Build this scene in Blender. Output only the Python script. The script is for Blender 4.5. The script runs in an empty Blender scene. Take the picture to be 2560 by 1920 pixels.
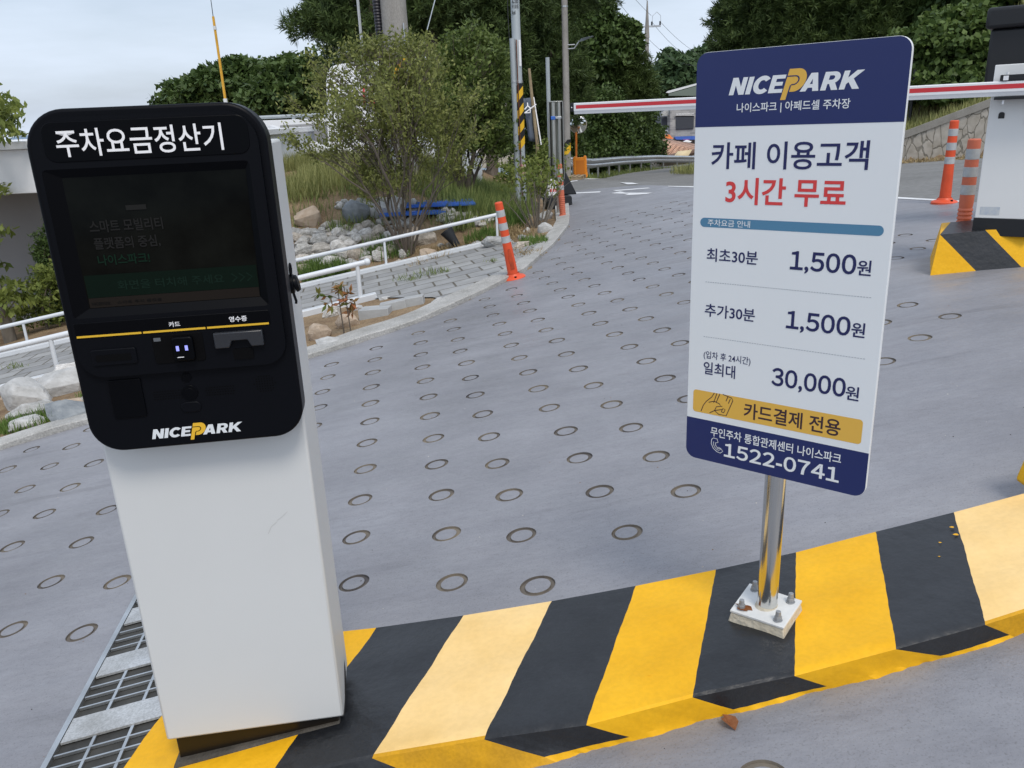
import bpy, bmesh, math, random
import numpy as np
from mathutils import Vector, Matrix
from mathutils.geometry import delaunay_2d_cdt
R = math.radians
rnd = random.Random(7)
nrg = np.random.default_rng(11)
S = bpy.context.scene
COL = S.collection

# ------------------------------------------------------------------ camera
PITCH, ROLL, FPX = R(18.454), R(-2.534), 2017.1
EYE = Vector((0, 0, 1.4))
_c, _s = math.cos(PITCH), math.sin(PITCH)
_F = Vector((0, _c, -_s)); _U = Vector((0, _s, _c)); _X = Vector((1, 0, 0))
_cr, _sr = math.cos(ROLL), math.sin(ROLL)
CX = _cr * _X + _sr * _U; CU = -_sr * _X + _cr * _U
cd = bpy.data.cameras.new('camera'); cam = bpy.data.objects.new('camera', cd); COL.objects.link(cam)
cd.sensor_width = 36; cd.lens = FPX * 36 / 2560; cd.clip_start = 0.05; cd.clip_end = 20000
cam.matrix_world = Matrix(((CX.x, CU.x, -_F.x, EYE.x), (CX.y, CU.y, -_F.y, EYE.y), (CX.z, CU.z, -_F.z, EYE.z), (0, 0, 0, 1)))
S.camera = cam

# ------------------------------------------------------------------ sky, sun, exposure
SUN_EL, SUN_AZ = R(56), R(158)          # azimuth measured clockwise from +Y
W = bpy.data.worlds.new('World'); S.world = W; W.use_nodes = True
nt = W.node_tree; bg = nt.nodes['Background']
sky = nt.nodes.new('ShaderNodeTexSky'); sky.sky_type = 'NISHITA'; sky.sun_disc = False
sky.sun_elevation = SUN_EL; sky.sun_rotation = SUN_AZ; sky.dust_density = 3.0; sky.air_density = 1.0; sky.ozone_density = 1.0
tc = nt.nodes.new('ShaderNodeTexCoord'); mp = nt.nodes.new('ShaderNodeMapping'); mp.inputs['Scale'].default_value = (1.3, 1.3, 7.0)
mp.inputs['Rotation'].default_value = (0.1, 0.12, 0.6)
nz = nt.nodes.new('ShaderNodeTexNoise'); nz.inputs['Scale'].default_value = 1.7; nz.inputs['Detail'].default_value = 6; nz.inputs['Roughness'].default_value = 0.55
rp = nt.nodes.new('ShaderNodeValToRGB'); rp.color_ramp.elements[0].position = 0.30; rp.color_ramp.elements[1].position = 0.74
rp.color_ramp.elements[0].color = (0.50,) * 3 + (1,); rp.color_ramp.elements[1].color = (0.97,) * 3 + (1,)
mx = nt.nodes.new('ShaderNodeMix'); mx.data_type = 'RGBA'
mx.inputs[7].default_value = (6.8, 7.7, 9.1, 1)
nt.links.new(tc.outputs['Generated'], mp.inputs['Vector']); nt.links.new(mp.outputs[0], nz.inputs['Vector'])
nt.links.new(nz.outputs['Fac'], rp.inputs[0]); nt.links.new(rp.outputs[0], mx.inputs[0])
nt.links.new(sky.outputs[0], mx.inputs[6]); nt.links.new(mx.outputs[2], bg.inputs['Color'])
bg.inputs['Strength'].default_value = 0.105
sd = bpy.data.lights.new('sun', 'SUN'); sd.energy = 1.5; sd.angle = R(18); sd.color = (1, 0.93, 0.83)
so = bpy.data.objects.new('sun', sd); COL.objects.link(so)
sdir = Vector((math.sin(SUN_AZ) * math.cos(SUN_EL), math.cos(SUN_AZ) * math.cos(SUN_EL), math.sin(SUN_EL)))
so.rotation_euler = (-sdir).to_track_quat('-Z', 'Y').to_euler()
S.view_settings.view_transform = 'Standard'; S.view_settings.look = 'None'
S.view_settings.exposure = 0.22; S.view_settings.gamma = 1.0
S.cycles.use_denoising = True
S.cycles.max_bounces = 6; S.cycles.transparent_max_bounces = 8

# ------------------------------------------------------------------ materials
MATS = {}
def _nodes(m): return m.node_tree.nodes, m.node_tree.links
def mat(name, col, rough=0.6, spec=0.5, metal=0.0, var=0.0, vscale=6.0, col2=None, bump=0.0, bscale=60.0, stretch=None, detail=4.0, speck=0.0, coat=0.0, rvar=0.0):
    if name in MATS: return MATS[name]
    m = bpy.data.materials.new(name); m.use_nodes = True; N, L = _nodes(m); b = N['Principled BSDF']
    b.inputs['Base Color'].default_value = (*col, 1); b.inputs['Roughness'].default_value = rough
    b.inputs['Specular IOR Level'].default_value = spec; b.inputs['Metallic'].default_value = metal
    b.inputs['Coat Weight'].default_value = coat
    if var or col2 or bump or rvar:
        t = N.new('ShaderNodeTexCoord'); src = t.outputs['Object']
        if stretch:
            k = N.new('ShaderNodeMapping'); k.inputs['Scale'].default_value = stretch; L.new(src, k.inputs[0]); src = k.outputs[0]
    if var or col2:
        n1 = N.new('ShaderNodeTexNoise'); n1.inputs['Scale'].default_value = vscale; n1.inputs['Detail'].default_value = detail; n1.inputs['Roughness'].default_value = 0.62
        L.new(src, n1.inputs['Vector'])
        r1 = N.new('ShaderNodeValToRGB'); r1.color_ramp.elements[0].position = 0.3; r1.color_ramp.elements[1].position = 0.7
        c2 = col2 or tuple(min(1, c * (1 + var)) for c in col)
        c1 = col if col2 else tuple(c * (1 - var) for c in col)
        r1.color_ramp.elements[0].color = (*c1, 1); r1.color_ramp.elements[1].color = (*c2, 1)
        L.new(n1.outputs['Fac'], r1.inputs[0]); out = r1.outputs[0]
        if speck:
            n3 = N.new('ShaderNodeTexNoise'); n3.inputs['Scale'].default_value = vscale * 22; n3.inputs['Detail'].default_value = 3
            L.new(src, n3.inputs['Vector'])
            r3 = N.new('ShaderNodeValToRGB'); r3.color_ramp.elements[0].position = 0.35; r3.color_ramp.elements[1].position = 0.62
            r3.color_ramp.elements[0].color = (1 - speck,) * 3 + (1,); r3.color_ramp.elements[1].color = (1, 1, 1, 1)
            L.new(n3.outputs['Fac'], r3.inputs[0])
            mm = N.new('ShaderNodeMix'); mm.data_type = 'RGBA'; mm.blend_type = 'MULTIPLY'; mm.inputs[0].default_value = 1
            L.new(out, mm.inputs[6]); L.new(r3.outputs[0], mm.inputs[7]); out = mm.outputs[2]
        L.new(out, b.inputs['Base Color'])
        if rvar:
            mr = N.new('ShaderNodeMapRange'); mr.inputs[1].default_value = 0.3; mr.inputs[2].default_value = 0.7
            mr.inputs[3].default_value = rough - rvar; mr.inputs[4].default_value = rough + rvar
            L.new(n1.outputs['Fac'], mr.inputs[0]); L.new(mr.outputs[0], b.inputs['Roughness'])
    if bump:
        n2 = N.new('ShaderNodeTexNoise'); n2.inputs['Scale'].default_value = bscale; n2.inputs['Detail'].default_value = 5
        L.new(src, n2.inputs['Vector'])
        bp = N.new('ShaderNodeBump'); bp.inputs['Strength'].default_value = bump; bp.inputs['Distance'].default_value = 0.02
        L.new(n2.outputs['Fac'], bp.inputs['Height']); L.new(bp.outputs[0], b.inputs['Normal'])
    MATS[name] = m; return m

def leaf_mat(name, c1, c2, rough=0.55, trans=0.25):
    """two-tone leaf material driven by the per-face 'tint' attribute, with some light passing through"""
    if name in MATS: return MATS[name]
    m = bpy.data.materials.new(name); m.use_nodes = True; N, L = _nodes(m); b = N['Principled BSDF']
    a = N.new('ShaderNodeAttribute'); a.attribute_name = 'tint'
    r = N.new('ShaderNodeValToRGB'); r.color_ramp.elements[0].color = (*c1, 1); r.color_ramp.elements[1].color = (*c2, 1)
    L.new(a.outputs['Fac'], r.inputs[0]); L.new(r.outputs[0], b.inputs['Base Color'])
    b.inputs['Roughness'].default_value = rough; b.inputs['Specular IOR Level'].default_value = 0.25
    tr = N.new('ShaderNodeBsdfTranslucent'); L.new(r.outputs[0], tr.inputs['Color'])
    ms = N.new('ShaderNodeMixShader'); ms.inputs[0].default_value = trans
    L.new(b.outputs[0], ms.inputs[1]); L.new(tr.outputs[0], ms.inputs[2]); L.new(ms.outputs[0], N['Material Output'].inputs['Surface'])
    MATS[name] = m; return m

# ------------------------------------------------------------------ helpers
def tag(o, label=None, cat=None, group=None, kind=None):
    if label: o['label'] = label
    if cat: o['category'] = cat
    if group: o['group'] = group
    if kind: o['kind'] = kind
    return o
def empty(name, loc=(0, 0, 0), rz=0.0, label=None, cat=None, group=None, rot=None):
    o = bpy.data.objects.new(name, None); COL.objects.link(o); o.location = loc
    o.rotation_euler = rot if rot else (0, 0, rz); o.empty_display_size = 0.05
    return tag(o, label, cat, group)
def copy_tree(o, parent=None):
    c = o.copy(); COL.objects.link(c); c.parent = parent
    if parent is not None: c.matrix_parent_inverse = o.matrix_parent_inverse.copy()
    for ch in list(o.children): copy_tree(ch, c)
    return c

class MB:
    def __init__(s): s.v = []; s.f = []; s.m = []; s.sm = []
    def add(s, vs, fs, mi=0, smooth=False):
        b = len(s.v); s.v += [tuple(p) for p in vs]
        for f in fs: s.f.append(tuple(i + b for i in f)); s.m.append(mi); s.sm.append(smooth)
        return s
    def box(s, x0, x1, y0, y1, z0, z1, mi=0):
        vs = [(x0, y0, z0), (x1, y0, z0), (x1, y1, z0), (x0, y1, z0), (x0, y0, z1), (x1, y0, z1), (x1, y1, z1), (x0, y1, z1)]
        return s.add(vs, [(0, 3, 2, 1), (4, 5, 6, 7), (0, 1, 5, 4), (1, 2, 6, 5), (2, 3, 7, 6), (3, 0, 4, 7)], mi)
    def tube(s, pts, rad, n=12, mi=0, cap=True):
        pts = [Vector(p) for p in pts]
        if not hasattr(rad, '__len__'): rad = [rad] * len(pts)
        vs = []; fs = []; up = None
        for i, p in enumerate(pts):
            d = (pts[min(i + 1, len(pts) - 1)] - pts[max(i - 1, 0)]).normalized()
            if up is None: up = Vector((0, 0, 1)) if abs(d.z) < 0.9 else Vector((1, 0, 0))
            x = d.cross(up).normalized(); y = x.cross(d).normalized(); up = y
            for k in range(n):
                a = 2 * math.pi * k / n; vs.append(p + (x * math.cos(a) + y * math.sin(a)) * rad[i])
        for i in range(len(pts) - 1):
            for k in range(n):
                a = i * n + k; b = i * n + (k + 1) % n; fs.append((a, b, b + n, a + n))
        s.add(vs, fs, mi, True)
        if cap:
            e = len(pts) - 1
            s.add([vs[k] for k in range(n)], [tuple(range(n))[::-1]] if True else [], mi)
            s.add([vs[e * n + k] for k in range(n)], [tuple(range(n))], mi)
        return s
    def lathe(s, prof, c=(0, 0, 0), n=24, mi=0, mis=None):
        vs = []; 
        for r, z in prof:
            for k in range(n):
                a = 2 * math.pi * k / n; vs.append((c[0] + r * math.cos(a), c[1] + r * math.sin(a), c[2] + z))
        for i in range(len(prof) - 1):
            fs = [(i * n + k, i * n + (k + 1) % n, (i + 1) * n + (k + 1) % n, (i + 1) * n + k) for k in range(n)]
            b = len(s.v)
            if i == 0: s.v += vs; base = b
            for f in fs: s.f.append(tuple(j + base for j in f)); s.m.append(mis[i] if mis else mi); s.sm.append(True)
        return s
    def prism(s, poly, y0, y1, mi=0):
        """polygon in the x-z plane extruded from y0 to y1"""
        n = len(poly); vs = [(x, y0, z) for x, z in poly] + [(x, y1, z) for x, z in poly]
        fs = [tuple(range(n)), tuple(range(2 * n - 1, n - 1, -1))] + [(i, i + n, (i + 1) % n + n, (i + 1) % n) for i in range(n)]
        return s.add(vs, fs, mi)
    def prismz(s, poly, z0, z1, mi=0):
        n = len(poly); vs = [(x, y, z0) for x, y in poly] + [(x, y, z1) for x, y in poly]
        fs = [tuple(range(n))[::-1], tuple(range(n, 2 * n))] + [(i, (i + 1) % n, (i + 1) % n + n, i + n) for i in range(n)]
        return s.add(vs, fs, mi)
    def build(s, name, mats, parent=None, bevel=0.0, seg=2, angle=35, recalc=True):
        me = bpy.data.meshes.new(name); me.from_pydata(s.v, [], s.f)
        if not isinstance(mats, (list, tuple)): mats = [mats]
        for m in mats: me.materials.append(m)
        me.polygons.foreach_set('material_index', s.m)
        if recalc:
            bm = bmesh.new(); bm.from_mesh(me); bmesh.ops.remove_doubles(bm, verts=bm.verts, dist=1e-5)
            bmesh.ops.recalc_face_normals(bm, faces=bm.faces); bm.to_mesh(me); bm.free()
        me.polygons.foreach_set('use_smooth', [True] * len(me.polygons)); me.set_sharp_from_angle(angle=R(angle)); me.update()
        o = bpy.data.objects.new(name, me); COL.objects.link(o)
        if parent is not None: o.parent = parent
        if bevel:
            md = o.modifiers.new('edge', 'BEVEL'); md.width = bevel; md.segments = seg; md.limit_method = 'ANGLE'; md.angle_limit = R(40)
        return o
def rrect(x0, x1, z0, z1, r, n=6):
    if not hasattr(r, '__len__'): r = [r] * 4
    P = []
    for (cx, cz, a0, q) in ((x1 - r[0], z0 + r[0], -90, r[0]), (x1 - r[1], z1 - r[1], 0, r[1]), (x0 + r[2], z1 - r[2], 90, r[2]), (x0 + r[3], z0 + r[3], 180, r[3])):
        for k in range(n + 1):
            a = R(a0 + 90 * k / n); P.append((cx + q * math.cos(a), cz + q * math.sin(a)))
    return P
def smooth(a, b, x):
    t = min(1.0, max(0.0, (x - a) / (b - a))); return t * t * (3 - 2 * t)
def lerp(a, b, t): return a + (b - a) * t
def interp(xs, ys, x): return float(np.interp(x, xs, ys))

# flat lettering from Blender's own font, fitted to a box in the local x-z plane
def glyph_mesh(txt, off=0.0):
    cu = bpy.data.curves.new('lettering', 'FONT'); cu.body = txt; cu.size = 1; cu.offset = off; cu.resolution_u = 4
    o = bpy.data.objects.new('lettering', cu); COL.objects.link(o)
    dg = bpy.context.evaluated_depsgraph_get(); dg.update()
    me = bpy.data.meshes.new_from_object(o.evaluated_get(dg))
    v = [tuple(x.co) for x in me.vertices]; f = [tuple(p.vertices) for p in me.polygons]
    bpy.data.objects.remove(o); bpy.data.curves.remove(cu); bpy.data.meshes.remove(me)
    return v, f
def run_mesh(txt, off=0.0, gap=0.07):
    """digits set one by one from the full-width figures, so that every 1 has its foot"""
    V = []; F = []; x = 0
    for ch in txt:
        v, f = glyph_mesh(chr(0xFF10 + int(ch)) if ch.isdigit() else ch, off)
        a = min(p[0] for p in v); b = max(p[0] for p in v); k = len(V)
        V += [(p[0] - a + x, p[1], 0) for p in v]; F += [tuple(i + k for i in q) for q in f]; x += b - a + gap
    return V, F
def lettering(parent, txt, x0, x1, z0, z1, m, y=0.0, off=0.012, shear=0.0, digits=False, name='lettering', mb=None):
    v, f = (run_mesh(txt, off) if digits else glyph_mesh(txt, off))
    ax = min(p[0] for p in v); bx = max(p[0] for p in v); az = min(p[1] for p in v); bz = max(p[1] for p in v)
    out = [(x0 + (p[0] - ax) / (bx - ax) * (x1 - x0) + shear * (p[1] - az) / (bz - az) * (z1 - z0), y, z0 + (p[1] - az) / (bz - az) * (z1 - z0)) for p in v]
    if mb is not None: mb.add(out, f); return mb
    q = MB(); q.add(out, f); return q.build(name, m, parent, recalc=False)
def curve_fill(loops):
    """filled flat shape from closed 2-D loops (inner loops become holes)"""
    cu = bpy.data.curves.new('shape', 'CURVE'); cu.dimensions = '2D'; cu.fill_mode = 'BOTH'
    for lp in loops:
        sp = cu.splines.new('POLY'); sp.points.add(len(lp) - 1); sp.use_cyclic_u = True
        for i, p in enumerate(lp): sp.points[i].co = (p[0], p[1], 0, 1)
    o = bpy.data.objects.new('shape', cu); COL.objects.link(o)
    dg = bpy.context.evaluated_depsgraph_get(); dg.update()
    me = bpy.data.meshes.new_from_object(o.evaluated_get(dg))
    v = [tuple(x.co) for x in me.vertices]; f = [tuple(p.vertices) for p in me.polygons]
    bpy.data.objects.remove(o); bpy.data.curves.remove(cu); bpy.data.meshes.remove(me)
    return v, f
def arc(cx, cy, rx, ry, a0, a1, n=14):
    return [(cx + rx * math.cos(R(lerp(a0, a1, k / n))), cy + ry * math.sin(R(lerp(a0, a1, k / n)))) for k in range(n + 1)]
def thick(pts, w):
    """closed outline of a line of width w through pts"""
    L = []; Rr = []
    for i, p in enumerate(pts):
        a = pts[max(i - 1, 0)]; b = pts[min(i + 1, len(pts) - 1)]
        dx, dy = b[0] - a[0], b[1] - a[1]; l = math.hypot(dx, dy) or 1
        nx, ny = -dy / l * w / 2, dx / l * w / 2
        L.append((p[0] + nx, p[1] + ny)); Rr.append((p[0] - nx, p[1] - ny))
    return L + Rr[::-1]
def line_mb(mb, pts, w, y):
    q = thick(pts, w); n = len(pts)
    mb.add([(p[0], y, p[1]) for p in q], [(i, i + 1, 2 * n - 2 - i, 2 * n - 1 - i) for i in range(n - 1)])
def logo(parent, x0, x1, zb, h, white, yellow, dark, y=0.0):
    """the operator's word mark: heavy slanted capitals round one tall two-stroke yellow P"""
    SH = 0.27; let = []
    def put(loops, x): let.append([[(px + x, pz) for px, pz in lp] for lp in loops])
    x = 0
    put([[(0, 0), (0, 1), (.28, 1), (.54, .46), (.54, 1), (.79, 1), (.79, 0), (.52, 0), (.25, .55), (.25, 0)]], 0); x = .87
    put([[(0, 0), (0, 1), (.26, 1), (.26, 0)]], x); x += .34
    put([arc(.44, .5, .45, .52, 40, 320, 22) + arc(.44, .5, .19, .27, 318, 42, 16)], x); x += .86
    put([[(0, 0), (0, 1), (.68, 1), (.68, .79), (.26, .79), (.26, .61), (.62, .61), (.62, .40), (.26, .40), (.26, .21), (.70, .21), (.70, 0)]], x); x += .74
    xp = x; x += .86
    put([[(0, 0), (.30, 1), (.62, 1), (.90, 0), (.61, 0), (.56, .19), (.34, .19), (.28, 0)], [(.39, .39), (.52, .39), (.455, .68)][::-1]], x); x += .98
    put([[(0, 0), (0, 1), (.45, 1)] + arc(.45, .68, .32, .32, 80, -62, 10) + [(.82, 0), (.52, 0), (.34, .34), (.26, .34), (.26, 0)], arc(.40, .68, .12, .12, 90, -90, 8)[::-1] + [(.26, .80), (.26, .56)]], x); x += .88
    put([[(0, 0), (0, 1), (.26, 1), (.26, .62), (.58, 1), (.91, 1), (.53, .56), (.93, 0), (.61, 0), (.35, .38), (.26, .28), (.26, 0)]], x); x += .93
    k = (x1 - x0) / x
    def T(px, pz, dy): return (x0 + px * k + SH * pz * h, y - dy, zb + pz * h)
    mb = MB()
    for lp in let:
        v, f = curve_fill(lp); mb.add([T(p[0], p[1], 0) for p in v], f)
    mb.build('lettering', white, parent, recalc=False)
    top, bot = 1.30, -0.42
    P = [(xp, bot), (xp + .02, top), (xp + .50, top)] + arc(xp + .50, .66, .50, .64, 85, -85, 16) + [(xp + .62, .02), (xp + .30, .02), (xp + .30, bot)]
    v, f = curve_fill([P]); mb = MB(); mb.add([T(p[0], p[1], 0) for p in v], f); mb.build('yellow_letter', yellow, parent, recalc=False)
    ln = [(xp + .0, .90), (xp + .42, .90)] + arc(xp + .42, .66, .22, .24, 80, -80, 10) + [(xp + .36, .42), (xp + .31, .36), (xp + .30, .02), (xp + .30, bot)]
    mb = MB(); q = thick(ln, .065); n = len(ln)
    mb.add([T(p[0], p[1], .0003) for p in q], [(i, i + 1, 2 * n - 2 - i, 2 * n - 1 - i) for i in range(n - 1)])
    mb.build('letter_line', dark, parent, recalc=False)

# ------------------------------------------------------------------ the lie of the land
def ray(px, py):
    return CX * ((px - 1280) / FPX) + CU * (-(py - 960) / FPX) + _F
def ramp(x, y):
    xs = x if x < 2.6 else (2.6 + 0.55 * (x - 2.6) if x < 6 else 4.47 + 0.25 * (x - 6))
    return 0.161 * xs - 0.017 * y
def hit(fn, px, py, h=0.0, tmax=140):
    """where the line of sight through a photo pixel meets the surface fn + h"""
    d = ray(px, py); t = 0.6; prev = t
    while t < tmax:
        p = EYE + d * t
        if p.z <= fn(p.x, p.y) + h:
            a, b = prev, t
            for _ in range(40):
                m = (a + b) / 2; p = EYE + d * m
                if p.z <= fn(p.x, p.y) + h: b = m
                else: a = m
            return EYE + d * b
        prev = t; t *= 1.01
    return EYE + d * tmax
def P3(px, py, depth): return EYE + ray(px, py) * depth       # a point at a known distance
D = 2560 / 2212
def dp(x, y, depth): return P3(x * D, y * D, depth)
crest = [hit(ramp, *p) for p in ((1404, 482), (1481, 472), (1602, 463), (1735, 468), (2239, 495), (2438, 506))]
CRX = [p.x for p in crest]; CRY = [p.y for p in crest]
def y0(x): return interp(CRX, CRY, x)
def base(x, y):
    c = y0(x); return ramp(x, min(y, c)) - 0.065 * max(0.0, y - c)
# kerb line (lane side, garden side) traced along the lane
KO = [(2105, 600), (2095, 665), (1985, 800), (1780, 990), (1500, 1130), (1240, 1260), (1050, 1340), (800, 1430), (500, 1530), (240, 1610)]
KI = [(2010, 640), (1985, 690), (1890, 800), (1715, 960), (1450, 1085), (1180, 1218), (990, 1300), (745, 1385), (450, 1487), (225, 1560)]
z8 = lambda p: (700 + p[0] / 2.911, 340 + p[1] / 2.911)
kerb_out = [hit(ramp, *z8(p)) for p in KO] + [hit(ramp, 200 * D, 912 * D), hit(ramp, 100 * D, 942 * D), hit(ramp, 0, 972 * D)]
kerb_in = [hit(ramp, *z8(p)) for p in KI] + [hit(ramp, 190 * D, 902 * D), hit(ramp, 100 * D, 929 * D), hit(ramp, 0, 957 * D)]
dl = (kerb_out[-1] - kerb_out[-4]).normalized()
kerb_out.append(kerb_out[-1] + dl * 5); kerb_in.append(kerb_in[-1] + dl * 5)
fd = Vector((0.75, 13.6, 0)); kerb_out.insert(0, Vector((kerb_out[0].x + .12, 13.5, 0))); kerb_in.insert(0, Vector((kerb_in[0].x + .12, 13.5, 0)))
# walkway edges (the two channels that carry the rails)
ra, rb, rc = hit(ramp, 654 * D, 614 * D, .04), hit(ramp, 851 * D, 575 * D, .04), hit(ramp, 1080 * D, 521 * D, .04)
BACK_A, BACK_B = hit(ramp, 0, 771 * D, .04), rc
bd = (BACK_B - BACK_A); bd.z = 0; bdn = bd.normalized()
BACK_FAR = BACK_A - bdn * 2.6
f1 = hit(ramp, 800 * D, 640 * D, .06)
FRONT_B = f1
f2 = hit(ramp, 3, 838 * D, .06); FRONT_A = f2 + (f2 - f1).normalized() * 2
GL = [(BACK_FAR.x - 4, BACK_FAR.y - 1.2), (BACK_FAR.x, BACK_FAR.y), (BACK_B.x, BACK_B.y), (kerb_in[2].x, kerb_in[2].y), (0.75, 13.5), (0.4, 20), (1.6, 33), (2, 60)]
GPOLY = GL + [(-80, 60), (-80, GL[0][1] - 12)]
def in_poly(x, y, P):
    c = False; n = len(P)
    for i in range(n):
        a, b = P[i], P[(i + 1) % n]
        if (a[1] > y) != (b[1] > y) and x < (b[0] - a[0]) * (y - a[1]) / (b[1] - a[1]) + a[0]: c = not c
    return c
def left_dist(x, y):
    """distance into the garden, negative on the lane side"""
    best = 1e9; sg = -1
    for i in range(len(GL) - 1):
        ax, ay = GL[i]; bx, by = GL[i + 1]; dx, dy = bx - ax, by - ay
        t = max(0, min(1, ((x - ax) * dx + (y - ay) * dy) / (dx * dx + dy * dy)))
        qx, qy = ax + t * dx, ay + t * dy; d = math.hypot(x - qx, y - qy)
        best = min(best, d)
    return best if in_poly(x, y, GPOLY) else -best
WALL = [(7.6, 23.2), (9.7, 20.2), (11.2, 19.0), (16.5, 16.4), (24, 14)]
WTOP = [0.55, 0.70, 1.30, 2.6, 3.8]       # height of the retaining wall along it
def wall_side(x, y):
    best = 1e9; sg = -1; h = 0
    for i in range(len(WALL) - 1):
        ax, ay = WALL[i]; bx, by = WALL[i + 1]; dx, dy = bx - ax, by - ay
        t = max(0, min(1, ((x - ax) * dx + (y - ay) * dy) / (dx * dx + dy * dy)))
        d = math.hypot(x - ax - t * dx, y - ay - t * dy)
        if d < best - 1e-9: best = d; sg = 1 if dx * (y - ay) - dy * (x - ax) > 0 else -1; h = lerp(WTOP[i], WTOP[i + 1], t)
    return best * sg, h
def land(x, y):
    z = base(x, y)
    if y > 40: z -= 0.05 * (y - 40) * smooth(40, 70, y)
    if y > 6 and x < 4:
        d = left_dist(x, y)
        if d > 0:
            zm = interp([5, 7.5, 9, 11.3, 14, 17, 20, 33, 60], [-.9, -.45, -.1, .33, .50, .56, .5, -.6, -2.5], y)
            lf = smooth(-4.2, -3.2, x) if y < 16 else smooth(-8, -4, x)
            w = smooth(0, 2.6, d) * lf
            z = lerp(z + 0.02, zm, w)
    if x > 5 and y > 13:
        d, h = wall_side(x, y)
        if d > 0.35: z += ((h - 0.05) * smooth(.35, .5, d) + 0.42 * min(14, d - .35) * smooth(0.3, 6, d)) * (1 if y < 23 else smooth(-1, 3, x - 7.5 - (y - 23) * .34))
    return z
def on_land(px, py, h=0.0): return hit(land, px, py, h)

# ------------------------------------------------------------------ ground sheets
def sheet(name, fn, xs, ys, m, keep=None, dz=0.0):
    nx, ny = len(xs), len(ys)
    vs = [(x, y, fn(x, y) + dz) for y in ys for x in xs]; fs = []
    for j in range(ny - 1):
        for i in range(nx - 1):
            if keep is None or keep((xs[i] + xs[i + 1]) / 2, (ys[j] + ys[j + 1]) / 2): fs.append((j * nx + i, j * nx + i + 1, (j + 1) * nx + i + 1, (j + 1) * nx + i))
    me = bpy.data.meshes.new(name); me.from_pydata(vs, [], fs); me.materials.append(m)
    me.polygons.foreach_set('use_smooth', [True] * len(fs)); me.update()
    o = bpy.data.objects.new(name, me); COL.objects.link(o); return tag(o, kind='structure')
def cdt_sheet(name, poly, fn, m, dz=0.0, step=0.5, rings=(), mats2=None, kind='structure', parent=None):
    """a fine-meshed sheet inside a boundary, with round grooves sunk into it"""
    P = []
    for i in range(len(poly)):
        a, b = Vector(poly[i][:2]), Vector(poly[(i + 1) % len(poly)][:2]); n = max(1, int((b - a).length / step))
        P += [a.lerp(b, k / n) for k in range(n)]
    vs = list(P); faces = [list(range(len(P)))]; NS = 26; ro = 0.0555
    for (cx, cy, jr) in rings:
        b = len(vs); vs += [Vector((cx + ro * jr * math.cos(2 * math.pi * k / NS), cy + ro * jr * math.sin(2 * math.pi * k / NS))) for k in range(NS)]
        faces.append(list(range(b, b + NS)))
    x0, x1 = min(p.x for p in P), max(p.x for p in P); yy0, yy1 = min(p.y for p in P), max(p.y for p in P)
    for gy in np.arange(yy0 + step / 2, yy1, step):
        for gx in np.arange(x0 + step / 2, x1, step):
            if in_poly(gx, gy, P) and all((gx - c[0]) ** 2 + (gy - c[1]) ** 2 > .01 for c in rings): vs.append(Vector((gx, gy)))
    ov, oe, of, _, _, orig = delaunay_2d_cdt(vs, [], faces, 1, 1e-5)
    V = [(p.x, p.y, fn(p.x, p.y) + dz) for p in ov]; F = []; MI = []
    for f, og in zip(of, orig):
        if any(g > 0 for g in og): continue
        F.append(tuple(f)); MI.append(0)
    prof = [(1.0, 0, 0), (.985, -.008, 1), (.75, -.008, 1), (.715, -.0015, 0), (.4, -.0005, 0)]
    for (cx, cy, jr) in rings:
        b = len(V)
        ox, oy = rnd.uniform(-.003, .003), rnd.uniform(-.003, .003)
        for k2, (fr, z, _m) in enumerate(prof):
            for k in range(NS):
                a = 2 * math.pi * k / NS; ex, ey = (0, 0) if k2 < 2 else (ox, oy)
                x = cx + ex + ro * jr * fr * math.cos(a); y = cy + ey + ro * jr * fr * math.sin(a); V.append((x, y, fn(x, y) + dz + z))
        for k2 in range(len(prof) - 1):
            for k in range(NS):
                F.append((b + k2 * NS + k, b + k2 * NS + (k + 1) % NS, b + (k2 + 1) * NS + (k + 1) % NS, b + (k2 + 1) * NS + k)); MI.append(1 if k2 in (0, 1, 2) else 0)
        F.append(tuple(b + (len(prof) - 1) * NS + k for k in range(NS))); MI.append(0)
    me = bpy.data.meshes.new(name); me.from_pydata(V, [], F); me.materials.append(m)
    if mats2: me.materials.append(mats2)
    me.polygons.foreach_set('material_index', MI)
    bm = bmesh.new(); bm.from_mesh(me); bmesh.ops.remove_doubles(bm, verts=bm.verts, dist=1e-5); bmesh.ops.recalc_face_normals(bm, faces=bm.faces)
    for f in bm.faces:
        if f.normal.z < -0.2: f.normal_flip()
    bm.to_mesh(me); bm.free()
    o = bpy.data.objects.new(name, me); COL.objects.link(o)
    if parent: o.parent = parent
    return tag(o, kind=kind) if kind else o

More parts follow.
